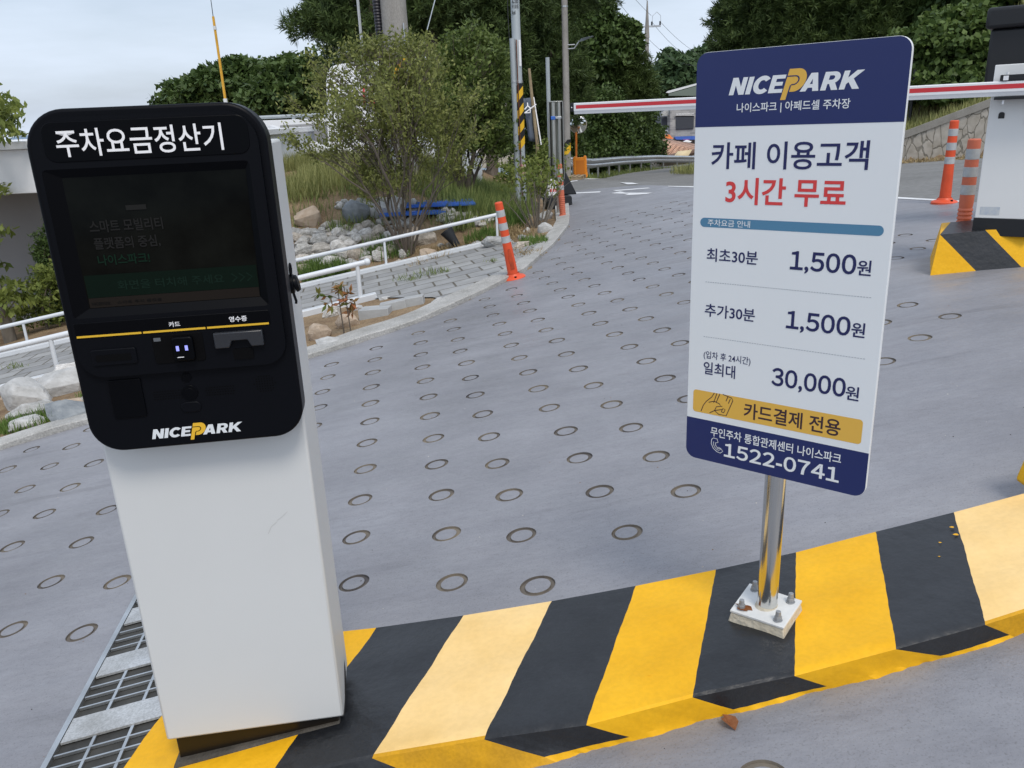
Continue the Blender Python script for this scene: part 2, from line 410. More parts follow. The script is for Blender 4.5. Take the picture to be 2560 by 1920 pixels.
def deck_material():
    m = bpy.data.materials.new('coated_concrete'); m.use_nodes = True; N, L = _nodes(m); b = N['Principled BSDF']
    t = N.new('ShaderNodeTexCoord')
    def noise(scale, det, st=None, rot=0.0):
        s = t.outputs['Object']
        if st:
            k = N.new('ShaderNodeMapping'); k.inputs['Scale'].default_value = st; k.inputs['Rotation'].default_value = (0, 0, rot); L.new(s, k.inputs[0]); s = k.outputs[0]
        n = N.new('ShaderNodeTexNoise'); n.inputs['Scale'].default_value = scale; n.inputs['Detail'].default_value = det; n.inputs['Roughness'].default_value = .6; L.new(s, n.inputs['Vector']); return n.outputs['Fac']
    def ramp_(f, p0, p1, c0, c1):
        r = N.new('ShaderNodeValToRGB'); r.color_ramp.elements[0].position = p0; r.color_ramp.elements[1].position = p1
        r.color_ramp.elements[0].color = (*c0, 1); r.color_ramp.elements[1].color = (*c1, 1); L.new(f, r.inputs[0]); return r.outputs[0]
    def mul(a, c, fac=1.0):
        x = N.new('ShaderNodeMix'); x.data_type = 'RGBA'; x.blend_type = 'MULTIPLY'; x.inputs[0].default_value = fac; L.new(a, x.inputs[6]); L.new(c, x.inputs[7]); return x.outputs[2]
    c = ramp_(noise(1.3, 6), .32, .70, (.250, .252, .274), (.324, .327, .353))
    c = mul(c, ramp_(noise(2.2, 5, (1.0, 5.0, 1), .25), .36, .62, (.92, .92, .93), (1, 1, 1)))       # trowel streaks
    c = mul(c, ramp_(noise(26, 4, (1, 2.4, 1), -.2), .30, .60, (.90, .90, .90), (1, 1, 1)))
    c = mul(c, ramp_(noise(170, 2), .30, .44, (.72, .71, .69), (1, 1, 1)), .8)                       # pin holes and grit
    c = mul(c, ramp_(noise(5.0, 7, (1, 1.8, 1), .5), .24, .40, (.84, .83, .82), (1, 1, 1)), .7)      # grubby blotches
    c = mul(c, ramp_(noise(.45, 4), .35, .65, (.86, .86, .86), (1, 1, 1)))
    c = mul(c, ramp_(noise(1.6, 8, (.5, 6.0, 1), .9), .28, .40, (.66, .65, .64), (1, 1, 1)), .55)     # scuffs left by tyres
    L.new(c, b.inputs['Base Color'])
    mr = N.new('ShaderNodeMapRange'); mr.inputs[1].default_value = .3; mr.inputs[2].default_value = .7; mr.inputs[3].default_value = .30; mr.inputs[4].default_value = .66
    L.new(noise(3.0, 5, (1, 3, 1), .3), mr.inputs[0]); L.new(mr.outputs[0], b.inputs['Roughness'])
    b.inputs['Specular IOR Level'].default_value = .45
    bp = N.new('ShaderNodeBump'); bp.inputs['Strength'].default_value = .16; bp.inputs['Distance'].default_value = .012
    ad = N.new('ShaderNodeMath'); ad.operation = 'ADD'; L.new(noise(9, 5, (1, 2, 1)), ad.inputs[0]); L.new(noise(120, 3), ad.inputs[1]); L.new(ad.outputs[0], bp.inputs['Height']); L.new(bp.outputs[0], b.inputs['Normal'])
    return m
M_DECK = deck_material()
M_GROOVE = mat('groove_dirt', (.085, .08, .082), .9, .2, vscale=5, col2=(.25, .215, .165))
M_ASPH = mat('worn_asphalt', (.185, .185, .18), .85, .3, col2=(.25, .25, .245), vscale=.7, bump=.25, bscale=90, speck=.22)
M_SOIL = mat('sandy_soil', (.20, .135, .085), .95, .1, col2=(.36, .27, .17), vscale=2.6, bump=.5, bscale=18, speck=.35)
M_WHITE = mat('white_paint', (.80, .81, .81), .45, .5, var=.03, vscale=5)
M_ROADP = mat('road_paint', (.72, .73, .74), .6, .4, var=.08, vscale=4)

gx = sorted(set(list(np.arange(-60, -8, 2.6)) + list(np.arange(-8, 2.6, .2)) + list(np.arange(2.6, 16, .4)) + list(np.arange(16, 82, 2.6))))
gy = sorted(set(list(np.arange(-14, 4, 1.0)) + list(np.arange(4, 18, .2)) + list(np.arange(18, 34, .5)) + list(np.arange(34, 150, 3))))
sea = MB(); sea.add([(-9000, -9000, -32), (9000, -9000, -32), (9000, 9000, -32), (-9000, 9000, -32)], [(0, 1, 2, 3)])
tag(sea.build('sea', mat('sea_water', (.05, .10, .14), .25, .5, bump=.2, bscale=.4)), kind='structure')
hm = MB(); hp = [(-2600 + 40 * i, max(0, 68 * math.exp(-((i - 34) / 15) ** 2) + 36 * math.exp(-((i - 60) / 12) ** 2) + 5 * math.sin(i * 1.3))) for i in range(90)]
for i in range(len(hp) - 1):
    (xa, za), (xb, zb) = hp[i], hp[i + 1]
    hm.add([(xa, 3000, -32), (xb, 3000, -32), (xb, 3150, -32 + zb), (xa, 3150, -32 + za), (xb, 3500, -32), (xa, 3500, -32)], [(0, 1, 2, 3), (3, 2, 4, 5)])
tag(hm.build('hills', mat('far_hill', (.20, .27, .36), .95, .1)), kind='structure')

# deck of the lane with its stamped rings
US = [-2.93, -2.60, -2.27, -1.95, -1.57, -1.25, -.905, -.61, -.274, .067, .339, .680, .953, 1.30, 1.57, 1.91, 2.19, 2.51, 2.80, 3.12, 3.41, 3.69, 3.96]
I0 = 8; LA = .126; lc, ls = math.cos(LA), math.sin(LA)
kerb2d = [(p.x, p.y) for p in kerb_out]
deck_poly = [(9.5, -2.5)] + [(9.5, 6.6), (6.2, 7.4)] + [(p.x, p.y) for p in crest[::-1]] + kerb2d + [(-9, -2.5)]
def kerb_gap(x, y):
    return min(math.hypot(x - lerp(a[0], b[0], t), y - lerp(a[1], b[1], t)) for a, b in zip(kerb2d[:-1], kerb2d[1:]) for t in (0, .25, .5, .75, 1))
rings = []
for i, u in enumerate(US):
    v = 2.535 - .163 * (i - I0)
    while v > 1.9: v -= .357
    while v < 10.9:
        x, y = lc * u - ls * v, ls * u + lc * v
        vm = 2.2 + .63 * max(0, u - .45)
        on_island2 = x > 2.45 and y < 5.6 - .4 * (x - 2.45)
        if v > vm - .02 and not (u > .45 and v < vm) and in_poly(x, y, deck_poly) and kerb_gap(x, y) > .17 and not on_island2 and x < 3.5 and not (x < -.93 and y < 2.75 and x > -1.55) and not (-1.1 < x and y < 2.13):
            rings.append((x + rnd.uniform(-.008, .008), y + rnd.uniform(-.008, .008), rnd.uniform(.96, 1.04)))
        v += .357
for p in ((-1.64, 1.86), (-1.62, 1.50), (-1.93, 2.3), (-1.95, 1.95), (.49, 1.335), (-.1, .95), (1.0, 1.0), (.75, .72)): rings.append((*p, 1.0))
rr = []
for r_ in rings:
    if all((r_[0] - q[0]) ** 2 + (r_[1] - q[1]) ** 2 > .02 for q in rr): rr.append(r_)
road_poly = [(p.x, p.y) for p in crest] + [(6.2, 7.4), (9.5, 6.6), (20, 5), (22, 14.2), (16.3, 16.1), (11.1, 18.6), (9.5, 19.9), (7.5, 23), (12, 34), (17, 52), (18, 70), (14, 70), (8, 52), (4.5, 39), (2.4, 33.0), (1.2, 28), (.7, 20), (.75, 14.2)]
def terr(x, y):
    z = land(x, y); d = left_dist(x, y)
    if in_poly(x, y, deck_poly) or in_poly(x, y, road_poly) or y < 1: z -= 0.05
    elif y < 12 and d <= 0: z += .022
    else: z -= .004
    return z + (0.015 * math.sin(5.1 * x + 2.3 * y) * math.cos(3.7 * y - 1.9 * x) if d > .25 and y > 6 else 0)
sheet('ground', terr, [float(v) for v in gx], [float(v) for v in gy], M_SOIL)
cdt_sheet('ramp_pavement', deck_poly, ramp, M_DECK, 0.0, .45, rr, M_GROOVE)
cdt_sheet('road', road_poly, base, M_ASPH, -.022, .7)

def flat_mark(name, poly, fn, m, dz=.004):
    return cdt_sheet(name, poly, fn, m, dz, .3)
def mark_px(name, pts, fn=ramp, dz=.004): return flat_mark(name, [(q.x, q.y) for q in (hit(fn, *p) for p in pts)], fn, M_ROADP, dz)
zr_ = lambda p: (1180 + p[0] / 3.318, p[1] / 3.318)
for name, pts in (('road_marking', [(1150, 1605), (1230, 1590), (1275, 1600), (1500, 1600), (1440, 1612), (1260, 1622), (1300, 1610)]),
                  ('road_marking', [(1165, 1580), (1460, 1558), (1480, 1563), (1200, 1586)]), ('road_marking', [(800, 1601), (1070, 1588), (1060, 1598), (820, 1608)])):
    mark_px(name, [zr_(p) for p in pts])
for pts in ([(1225, 1508), (1330, 1510), (1385, 1520), (1290, 1522)], [(910, 1484), (985, 1473), (1085, 1480), (1000, 1483)], [(690, 1515), (870, 1491), (880, 1496), (700, 1523)]):
    mark_px('road_marking', [zr_(p) for p in pts], base, -.014)
_e1 = [(p.x, p.y) for p in crest]
edge = [(1.72, CRY[2])]
mark_px('road_marking', [(1670, 465.5), (1735, 466.2), (1850, 472), (2000, 480), (2239, 493), (2420, 503.5), (2420, 507), (2239, 497), (2000, 483.5), (1850, 475), (1735, 469), (1670, 466.8)])

gm = MB()
for i in range(420):
    x, y = rnd.uniform(-2.6, 2.6), rnd.uniform(.6, 8) if i % 3 else rnd.uniform(.6, 3)
    if not in_poly(x, y, deck_poly): continue
    r_ = rnd.uniform(.0012, .0042); z = ramp(x, y); a0 = rnd.uniform(0, 6)
    gm.add([(x + r_ * math.cos(a0 + a), y + r_ * math.sin(a0 + a) * .8, z - .0005) for a in (0, 2.1, 4.2)] + [(x, y, z + r_ * .8)], [(0, 1, 3), (1, 2, 3), (2, 0, 3)], rnd.choice((0, 0, 1, 2)))
tag(gm.build('gravel', [mat('grit_pale', (.55, .53, .48), .9), mat('grit_dark', (.05, .045, .04), .9), mat('grit_brown', (.22, .14, .08), .9)], None, recalc=False), kind='stuff')
# kerb: low pale concrete strip
M_KERB = mat('pale_kerb_concrete', (.36, .355, .335), .9, .2, col2=(.54, .535, .515), vscale=4, bump=.4, bscale=30, speck=.3)
kb = MB(); n = len(kerb_out)
def resample(Q, k=8):
    out = []
    for i in range(len(Q) - 1):
        for j in range(k): out.append(Q[i].lerp(Q[i + 1], j / k))
    return out + [Q[-1]]
ko, ki = resample(kerb_out), resample(kerb_in)
vs = []
for a, b in zip(ko, ki):
    h = .045 + .006 * math.sin(a.x * 9)
    o = a + (a - b).normalized() * .012
    vs += [(o.x, o.y, ramp(o.x, o.y) - .03), (o.x, o.y, ramp(o.x, o.y) + h - .008), (a.x, a.y, ramp(a.x, a.y) + h), (b.x, b.y, ramp(b.x, b.y) + h), (b.x, b.y, ramp(b.x, b.y) - .08)]
fs = [(i * 5 + k, i * 5 + k + 1, i * 5 + 6 + k, i * 5 + 5 + k) for i in range(len(ko) - 1) for k in range(4)]
kb.add(vs, fs); tag(kb.build('kerb_strip', M_KERB), 'pale low concrete kerb curving between the ringed lane and the garden', 'kerb')

# walkway of grey pavers between the two rails
def paver_mat():
    m = bpy.data.materials.new('grey_pavers'); m.use_nodes = True; N, L = _nodes(m); b = N['Principled BSDF']
    t = N.new('ShaderNodeTexCoord'); k = N.new('ShaderNodeMapping'); k.inputs['Rotation'].default_value = (0, 0, -math.atan2(bdn.y, bdn.x))
    L.new(t.outputs['Object'], k.inputs[0])
    br = N.new('ShaderNodeTexBrick'); br.inputs['Scale'].default_value = 1.0; br.inputs['Brick Width'].default_value = .36; br.inputs['Row Height'].default_value = .30; br.inputs['Mortar Size'].default_value = .011
    br.inputs['Color1'].default_value = (.27, .275, .28, 1); br.inputs['Color2'].default_value = (.37, .375, .375, 1); br.inputs['Mortar'].default_value = (.13, .12, .10, 1)
    L.new(k.outputs[0], br.inputs['Vector'])
    n = N.new('ShaderNodeTexNoise'); n.inputs['Scale'].default_value = 5; n.inputs['Detail'].default_value = 6; L.new(t.outputs['Object'], n.inputs['Vector'])
    r = N.new('ShaderNodeValToRGB'); r.color_ramp.elements[0].position = .3; r.color_ramp.elements[0].color = (.78, .77, .75, 1); r.color_ramp.elements[1].position = .65
    L.new(n.outputs['Fac'], r.inputs[0])
    x = N.new('ShaderNodeMix'); x.data_type = 'RGBA'; x.blend_type = 'MULTIPLY'; x.inputs[0].default_value = 1; L.new(br.outputs['Color'], x.inputs[6]); L.new(r.outputs[0], x.inputs[7]); L.new(x.outputs[2], b.inputs['Base Color'])
    bp = N.new('ShaderNodeBump'); bp.inputs['Strength'].default_value = .6; bp.inputs['Distance'].default_value = .01; bp.invert = True
    L.new(br.outputs['Fac'], bp.inputs['Height']); L.new(bp.outputs[0], b.inputs['Normal']); b.inputs['Roughness'].default_value = .85
    return m
FAR_L = FRONT_A + (BACK_FAR - BACK_A).normalized() * 2
walk_poly = [(BACK_FAR.x, BACK_FAR.y), (BACK_B.x, BACK_B.y)] + [(p.x, p.y) for p in kerb_in[3:6]]
_px = hit(ramp, *z8((1120, 1180))); _py = hit(ramp, *z8((780, 1200)))
walk_poly += [(kerb_in[6].x, kerb_in[6].y), (_px.x, _px.y - .12), (_py.x, _py.y), (FRONT_B.x, FRONT_B.y), (FRONT_A.x, FRONT_A.y)]
def walk_z(x, y): return ramp(x, y) + .035
cdt_sheet('path', walk_poly, walk_z, paver_mat(), 0, .5)

# drain grate beside the island
M_GALV = mat('galvanised_steel', (.55, .57, .58), .38, .5, metal=.85, var=.18, vscale=7, bump=.05, bscale=40)
M_GALVP = mat('galvanised_plate', (.36, .36, .345), .5, .5, metal=.35, col2=(.66, .68, .69), vscale=7, speck=.25, detail=8)
M_DARK = mat('drain_dark', (.035, .036, .036), .9, .2, col2=(.09, .09, .085), vscale=6)
ga = hit(ramp, 296 * D, 1300 * D); gb = hit(ramp, 105 * D, 1659 * D)
gdir = (gb - ga); gdir.z = 0; gdir.normalize(); gnor = Vector((-gdir.y, gdir.x, 0))
if gnor.x < 0: gnor = -gnor
g0 = ga - gdir * .55
slope = lambda p: ramp(p.x, p.y)
gr = empty('drain_grate', (0, 0, 0), 0, 'galvanised steel drain grate in the ground left of the payment kiosk', 'drain grate')
def gbar(mb, s0, s1, w0, w1, z0, z1):
    vs = []
    for z in (z0, z1):
        for (s_, w_) in ((s0, w0), (s1, w0), (s1, w1), (s0, w1)):
            p = g0 + gdir * s_ + gnor * w_; vs.append((p.x, p.y, slope(p) + z))
    mb.add(vs, [(0, 3, 2, 1), (4, 5, 6, 7), (0, 1, 5, 4), (1, 2, 6, 5), (2, 3, 7, 6), (3, 0, 4, 7)])
GLEN, GWID = 2.2, .52
q = MB(); gbar(q, 0, GLEN, 0, GWID, .003, .0045); q.build('drain_bed', M_DARK, gr)
q = MB(); gbar(q, 0, GLEN, -.012, .006, .001, .020); gbar(q, 0, GLEN, GWID - .006, GWID + .012, .001, .020); q.build('edge_angle', M_GALV, gr)
q = MB(); sp = .305; k = 0
while k * sp + .14 < GLEN:
    s0 = k * sp + .02; gbar(q, s0, s0 + .105, .008, GWID - .008, .010, .0175); k += 1
q.build('cover_plate', M_GALVP, gr)
for kk in range(k - 1):
    s0 = kk * sp + .125; q = MB()
    for j in range(1, 4): gbar(q, s0 + .2 * j / 4 - .003, s0 + .2 * j / 4 + .003, .008, GWID - .008, .007, .016)
    for j in range(1, 5): gbar(q, s0 + .001, s0 + .199, GWID * j / 5 - .0045, GWID * j / 5 + .0045, .006, .0145)
    q.build('bar_panel', M_GALV, gr)

# ------------------------------------------------------------------ striped traffic island under the kiosk and the sign
M_YEL = mat('yellow_kerb_paint', (.78, .40, .008), .5, .22, col2=(.90, .49, .018), vscale=3.5, bump=.18, bscale=22, speck=.06)
M_PALE = mat('pale_cream_paint', (.84, .56, .21), .6, .25, col2=(.94, .67, .31), vscale=3, bump=.18, bscale=22, speck=.05)  # paler cream tone on the tops of some stripes
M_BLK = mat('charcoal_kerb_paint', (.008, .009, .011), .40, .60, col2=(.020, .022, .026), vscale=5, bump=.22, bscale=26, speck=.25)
M_YDK = mat('dark_yellow_paint', (.52, .27, .02), .6, .2, col2=(.74, .38, .012), vscale=6, bump=.2, bscale=22, speck=.12)  # darker yellow on the near faces of the cream stripes
def isl_h(x): return interp([-1, -.4, .1, .9, 1.3], [.105, .09, .083, .072, .068], x)
def isl_z(x, y): return ramp(x, y) + isl_h(x)
# stripe borders: (far edge x,y) (near edge x,y) (foot x,y)
ST = [((-.93, 2.09), (-1.02, 1.44), (-1.06, 1.40)), ((-.68, 2.07), (-.86, 1.46), (-.72, 1.43)), ((-.425, 2.045), (-.605, 1.485), (-.47, 1.47)), ((-.165, 2.03), (-.362, 1.504), (-.20, 1.478)),
      ((.093, 2.026), (-.10, 1.505), (.075, 1.489)), ((.336, 2.03), (.135, 1.497), (.264, 1.516)), ((.568, 2.042), (.384, 1.53), (.51, 1.545)),
      ((.803, 2.06), (.622, 1.545), (.73, 1.568)), ((1.045, 2.095), (.868, 1.578), (1.02, 1.603)), ((1.285, 2.125), (1.09, 1.61), (1.185, 1.632)),
      ((1.53, 2.16), (1.34, 1.66), (1.45, 1.685)), ((1.80, 2.21), (1.62, 1.71), (1.72, 1.735))]
SM = [0, 2, 1, 2, 1, 2, 0, 2, 0, 2, 1]   # first strip: yellow end, black ...
SM = [0, 0, 2, 1, 2, 0, 2, 0, 2, 1, 1]
isl = empty('traffic_island', (0, 0, 0), 0, 'long raised island with black, yellow and cream hazard stripes carrying kiosk and sign', 'traffic island')
def border(i):
    (fx, fy), (nx_, ny_), (bx, by) = ST[i]
    L_ = [Vector((fx + (fx - nx_) * .03, fy + .012, ramp(fx, fy) - .02)), Vector((fx, fy, isl_z(fx, fy) - .012)), Vector((lerp(fx, nx_, .03), lerp(fy, ny_, .03), isl_z(fx, fy)))]
    for k in range(1, 25):
        t = .03 + .93 * k / 24; x, y = lerp(fx, nx_, t) + .0018 * (((k * 7919 + i * 104729) % 101) / 101 - .5), lerp(fy, ny_, t); L_.append(Vector((x, y, isl_z(x, y) + .003 * math.sin(7 * x + .6 * k))))
    L_.append(Vector((lerp(fx, nx_, .985), lerp(fy, ny_, .985), isl_z(nx_, ny_) - .0015)))
    L_.append(Vector((nx_, ny_, isl_z(nx_, ny_) - .006)))
    nf = len(L_)
    zt = isl_z(nx_, ny_) - .006; zb = ramp(bx, by) - .006
    for t in (.5, .78, 1.0): L_.append(Vector((lerp(nx_, bx, t), lerp(ny_, by, t) - (.004 if t == 1 else 0), lerp(zt, zb, t))))
    return L_, nf
for i in range(len(ST) - 1):
    A, nf = border(i); B, _ = border(i + 1); mb = MB(); NSEG = 14; top = SM[i]
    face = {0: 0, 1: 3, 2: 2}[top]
    rows = []
    for k in range(len(A)):
        rows.append([])
        for j in range(NSEG + 1):
            t = j / NSEG; p = A[k].lerp(B[k], t)
            if k >= nf: p.y += (.004 * math.sin(23 * p.x + 5 * k) + .005 * (((int(p.x * 997) * 31 + k * 17) % 53) / 53 - .5)) * (1.4 if k == len(A) - 1 else .4) - .002
            rows[-1].append(p)
    vs = [p for r_ in rows for p in r_]; W1 = NSEG + 1
    for k in range(len(A) - 1):
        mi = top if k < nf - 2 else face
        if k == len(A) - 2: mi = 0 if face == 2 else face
        b = len(mb.v)
        for j in range(NSEG):
            q = [vs[k * W1 + j], vs[k * W1 + j + 1], vs[(k + 1) * W1 + j + 1], vs[(k + 1) * W1 + j]]
            mb.add(q, [(3, 2, 1, 0)], mi, True)
    nm = {0: 'yellow_stripe', 1: 'cream_stripe', 2: 'black_stripe'}[top]
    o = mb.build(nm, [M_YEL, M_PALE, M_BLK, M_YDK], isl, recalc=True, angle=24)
q = MB(); (fx, fy), (nx_, ny_), (bx, by) = ST[0]
A, nf = border(0); q.add(A + [Vector((fx, fy, ramp(fx, fy) - .03)), Vector((bx, by, ramp(bx, by) - .03))], [(len(A), *range(0, len(A)), len(A) + 1)]); q.build('end_face', M_YEL, isl)
M_DRIP = M_YEL
for x, y, r_ in ((1.232, 2.03, .006), (1.222, 1.99, .0075), (1.165, 1.965, .004), (.30, 1.62, .003), (1.13, 1.9, .003)):
    q = MB(); z = isl_z(x, y) + .0035; q.add([(x + r_ * (1 + .35 * math.sin(3 * a + x * 50)) * math.cos(a), y + r_ * .7 * math.sin(a), z) for a in [2 * math.pi * k / 12 for k in range(12)]], [tuple(range(12))]); q.build('paint_drip', M_DRIP, isl, recalc=False)
# yellow block where the island steps up, at the right
P0 = on_ = hit(isl_z, 1700 * 1 + 1700 / 2.023, 1100 + 252 / 2.023)
bk = MB(); bx0 = P0.x + .030; by0, by1 = 1.78, 2.24
bz = isl_z(bx0, 2) - .01
bk.add([(bx0 + .004, by0, bz), (bx0 + .9, by0, bz + .1), (bx0 + .9, by1, bz + .1), (bx0 + .004, by1, bz), (bx0 + .035, by0 + .02, bz + .125), (bx0 + .9, by0 + .02, bz + .22), (bx0 + .9, by1, bz + .22), (bx0 + .035, by1, bz + .125)], [(0, 3, 2, 1), (4, 5, 6, 7), (0, 1, 5, 4), (1, 2, 6, 5), (2, 3, 7, 6), (3, 0, 4, 7)])
tag(bk.build('concrete_block', M_YEL, None, .012), 'yellow painted concrete block standing at the right end of the striped island', 'concrete block')

# ------------------------------------------------------------------ payment kiosk
M_KW = mat('kiosk_white_coat', (.62, .632, .625), .42, .5, var=.015, vscale=3, bump=.03, bscale=300)
M_KB = mat('black_plastic', (.0030, .0036, .0056), .38, .10, bump=.02, bscale=400)
M_KB2 = mat('black_panel', (.0018, .0022, .0034), .30, .08)
M_SCR = mat('dark_screen', (.003, .0034, .0033), .10, .07, col2=(.0075, .0085, .0075), vscale=9)
M_TXW = mat('white_print', (.86, .86, .87), .5, .3)
M_TXG = mat('dim_screen_grey', (.017, .017, .0165), .35, .06)
M_SG = mat('dim_screen_green', (.004, .0095, .0065), .3, .06)
M_SGT = mat('dim_screen_green_text', (.006, .020, .012), .35, .06)
M_SBR = mat('dim_screen_brown', (.016, .013, .011), .3, .06)
M_YLN = mat('yellow_print', (.72, .44, .03), .45, .4)
M_PLI = mat('plinth_brown_black', (.006, .005, .004), .35, .4, col2=(.015, .011, .007), vscale=4)
M_CONC = mat('grey_concrete', (.035, .032, .028), .85, .2, col2=(.11, .10, .085), vscale=9, bump=.3, bscale=50, speck=.2)
KA = Vector((-.8535, 1.582, 0)); KYAW = R(7.7)
kio = empty('payment_kiosk', (KA.x, KA.y, -.03), KYAW, 'white payment kiosk with black touch screen head standing on the striped island', 'payment kiosk')
ZK = .03       # local z = height + ZK
def kz(z): return z + ZK
BD = .195
q = MB(); q.box(-.010, .407, -.010, BD, kz(.016), kz(1.372)); q.build('body', M_KW, kio, .006, 2)
q = MB(); q.box(.006, .392, .006, BD - .01, kz(-.09), kz(.0155)); q.build('plinth', M_PLI, kio, .002, 1)
q = MB(); q.add([(-.022, -.034, kz(-.115)), (.402, -.014, kz(-.045)), (.405, BD + .01, kz(-.045)), (-.012, BD + .01, kz(-.115)), (-.004, -.014, kz(-.053)), (.396, -.004, kz(-.006)), (.396, BD, kz(-.006)), (.003, BD, kz(-.053))],
    [(0, 3, 2, 1), (4, 5, 6, 7), (0, 1, 5, 4), (1, 2, 6, 5), (2, 3, 7, 6), (3, 0, 4, 7)]); q.build('footing', M_CONC, kio, .006)
# head: the black front, set 8 cm proud of the body
HY = -.072
q = MB(); q.prism([(x, kz(z)) for x, z in rrect(-.004, .4145, .787, 1.4435, [.062, .072, .072, .062], 10)], HY, -.0105); hd = q.build('head_panel', M_KB, kio, .006, 3)
def plate(name, x0, x1, z0, z1, r, y0_, y1_, m, par, bev=.0015):
    q = MB(); q.prism([(x, kz(z)) for x, z in rrect(x0, x1, z0, z1, r, 6)], y0_, y1_); return q.build(name, m, par, bev, 2)
# raised surround with rounded top and its header
fr = [(x, kz(z)) for x, z in rrect(.010, .400, .9475, 1.4290, [.045, .058, .058, .045], 9)]
scr_hole = [(x, kz(z)) for x, z in rrect(.0175, .3785, 1.0665, 1.3405, .008, 3)]
def ring_prism(outer, inner, y0_, y1_, name, m, par):
    v, f = curve_fill([outer, inner[::-1]]); mb = MB()
    mb.add([(p[0], y0_, p[1]) for p in v], f)
    for lp in (outer, inner):
        n_ = len(lp); mb.add([(x, y0_, z) for x, z in lp] + [(x, y1_, z) for x, z in lp], [(i, (i + 1) % n_, (i + 1) % n_ + n_, i + n_) for i in range(n_)])
    return mb.build(name, m, par, 0, angle=30)
ring_prism(fr, scr_hole, HY - .011, HY + .004, 'screen_surround', M_KB, kio)
# sloping reveal of the screen
q = MB(); o_ = [(.0175, 1.0665), (.3785, 1.0665), (.3785, 1.3405), (.0175, 1.3405)]; i_ = [(.046, 1.083), (.363, 1.083), (.369, 1.325), (.046, 1.325)]
q.add([(x, HY - .0105, kz(z)) for x, z in o_] + [(x, HY - .0012, kz(z)) for x, z in i_], [(i, (i + 1) % 4, (i + 1) % 4 + 4, i + 4) for i in range(4)]); q.build('screen_bezel', M_KB2, kio, angle=10)
q = MB(); q.add([(x, HY - .0014, kz(z)) for x, z in i_], [(0, 1, 2, 3)]); scr = q.build('touch_screen', M_SCR, kio, recalc=False)
YS = HY - .0022
def spanel(name, x0, x1, z0, z1, m, dy=0.0):
    q = MB(); q.add([(x0, YS - dy, kz(z0)), (x1, YS - dy, kz(z0)), (x1, YS - dy, kz(z1)), (x0, YS - dy, kz(z1))], [(0, 1, 2, 3)]); return q.build(name, m, scr, recalc=False)
spanel('green_banner', .048, .363, 1.103, 1.146, M_SG); spanel('bottom_banner', .048, .362, 1.084, 1.1025, M_SBR)
for tx, x0, x1, z0, z1, m in (('스마트 모빌리티', .076, .206, 1.224, 1.247, M_TXG), ('플랫폼의 중심,', .078, .196, 1.192, 1.215, M_TXG), ('나이스파크!', .079, .172, 1.163, 1.183, M_SGT)):
    lettering(scr, tx, x0, x1, kz(z0), kz(z1), m, YS - .0006, .02)
spanel('menu_pill', .146, .182, 1.262, 1.271, M_TXG, .0004)
M_SW = mat('dim_screen_pale_green', (.008, .019, .0135), .35, .06)
lettering(scr, '화면을 터치해 주세요', .105, .300, kz(1.115), kz(1.133), M_SW, YS - .0006, .012)
for k in range(3):
    q = MB(); x = .315 + .014 * k
    line_mb(q, [(x, kz(1.132)), (x + .010, kz(1.124)), (x, kz(1.116))], .0025, YS - .0006); q.build('chevron', M_SW, scr, recalc=False)
lettering(scr, 'NICEPARK', .052, .087, kz(1.0885), kz(1.0945), mat('dim_screen_dark', (.006, .006, .006), .4, .1), YS - .0006, .02)
lettering(scr, '스마트 주차 플랫폼', .098, .180, kz(1.0885), kz(1.0945), MATS['dim_screen_dark'], YS - .0006, .01)
# header lettering (backlit white acrylic in the photo reads as plain white)
plate('header_panel', .030, .385, 1.352, 1.4215, .02, HY - .0125, HY - .009, M_KB2, kio)
lettering(kio, '주차요금정산기', .0525, .3385, kz(1.361), kz(1.4085), M_TXW, HY - .0135, .009)
# yellow-ruled strip with the two captions
plate('caption_strip', .014, .377, 1.028, 1.0585, .003, HY - .0125, HY - .009, M_KB2, kio)
q = MB()
for a, b in ((.0165, .1345), (.1375, .2535), (.2565, .3735)): q.add([(a, HY - .0132, kz(1.0295)), (b, HY - .0132, kz(1.0295)), (b, HY - .0132, kz(1.0335)), (a, HY - .0132, kz(1.0335))], [(0, 1, 2, 3)])
q.build('yellow_rule', M_YLN, kio, recalc=False)
lettering(kio, '카드', .187, .208, kz(1.0385), kz(1.0485), M_TXW, HY - .0134, .015); lettering(kio, '영수증', .300, .3335, kz(1.0395), kz(1.0505), M_TXW, HY - .0134, .015)
# banknote slot, card reader, receipt outlet
plate('slot_frame', .035, .118, .972, 1.004, .004, HY - .0145, HY - .010, M_KB, kio)
plate('slot_mouth', .043, .108, .980, .9935, .002, HY - .0152, HY - .0144, mat('deep_black', (.002, .002, .0025), .8, .1), kio, 0)
plate('card_bay', .150, .245, .966, 1.024, .006, HY - .0130, HY - .0105, MATS['deep_black'], kio)
cr = plate('card_reader', .189, .228, .972, 1.020, .006, HY - .026, HY - .0128, M_KB2, kio, .003)
M_LED = bpy.data.materials.new('reader_light'); M_LED.use_nodes = True; _n = M_LED.node_tree.nodes['Principled BSDF']
_n.inputs['Base Color'].default_value = (.1, .1, .3, 1); _n.inputs['Emission Color'].default_value = (.33, .36, 1, 1); _n.inputs['Emission Strength'].default_value = .9
for x in (.196, .2125):
    q = MB(); q.add([(x, HY - .0265, kz(.993)), (x + .0055, HY - .0265, kz(.993)), (x + .0055, HY - .0265, kz(1.003)), (x, HY - .0265, kz(1.003))], [(0, 1, 2, 3)]); q.build('indicator_light', M_LED, cr, recalc=False)
q = MB(); q.add([(.196, HY - .0266, kz(.9795)), (.208, HY - .0266, kz(.9795)), (.208, HY - .0266, kz(.981)), (.196, HY - .0266, kz(.981))], [(0, 1, 2, 3)]); q.build('small_print', M_TXW, cr, recalc=False)
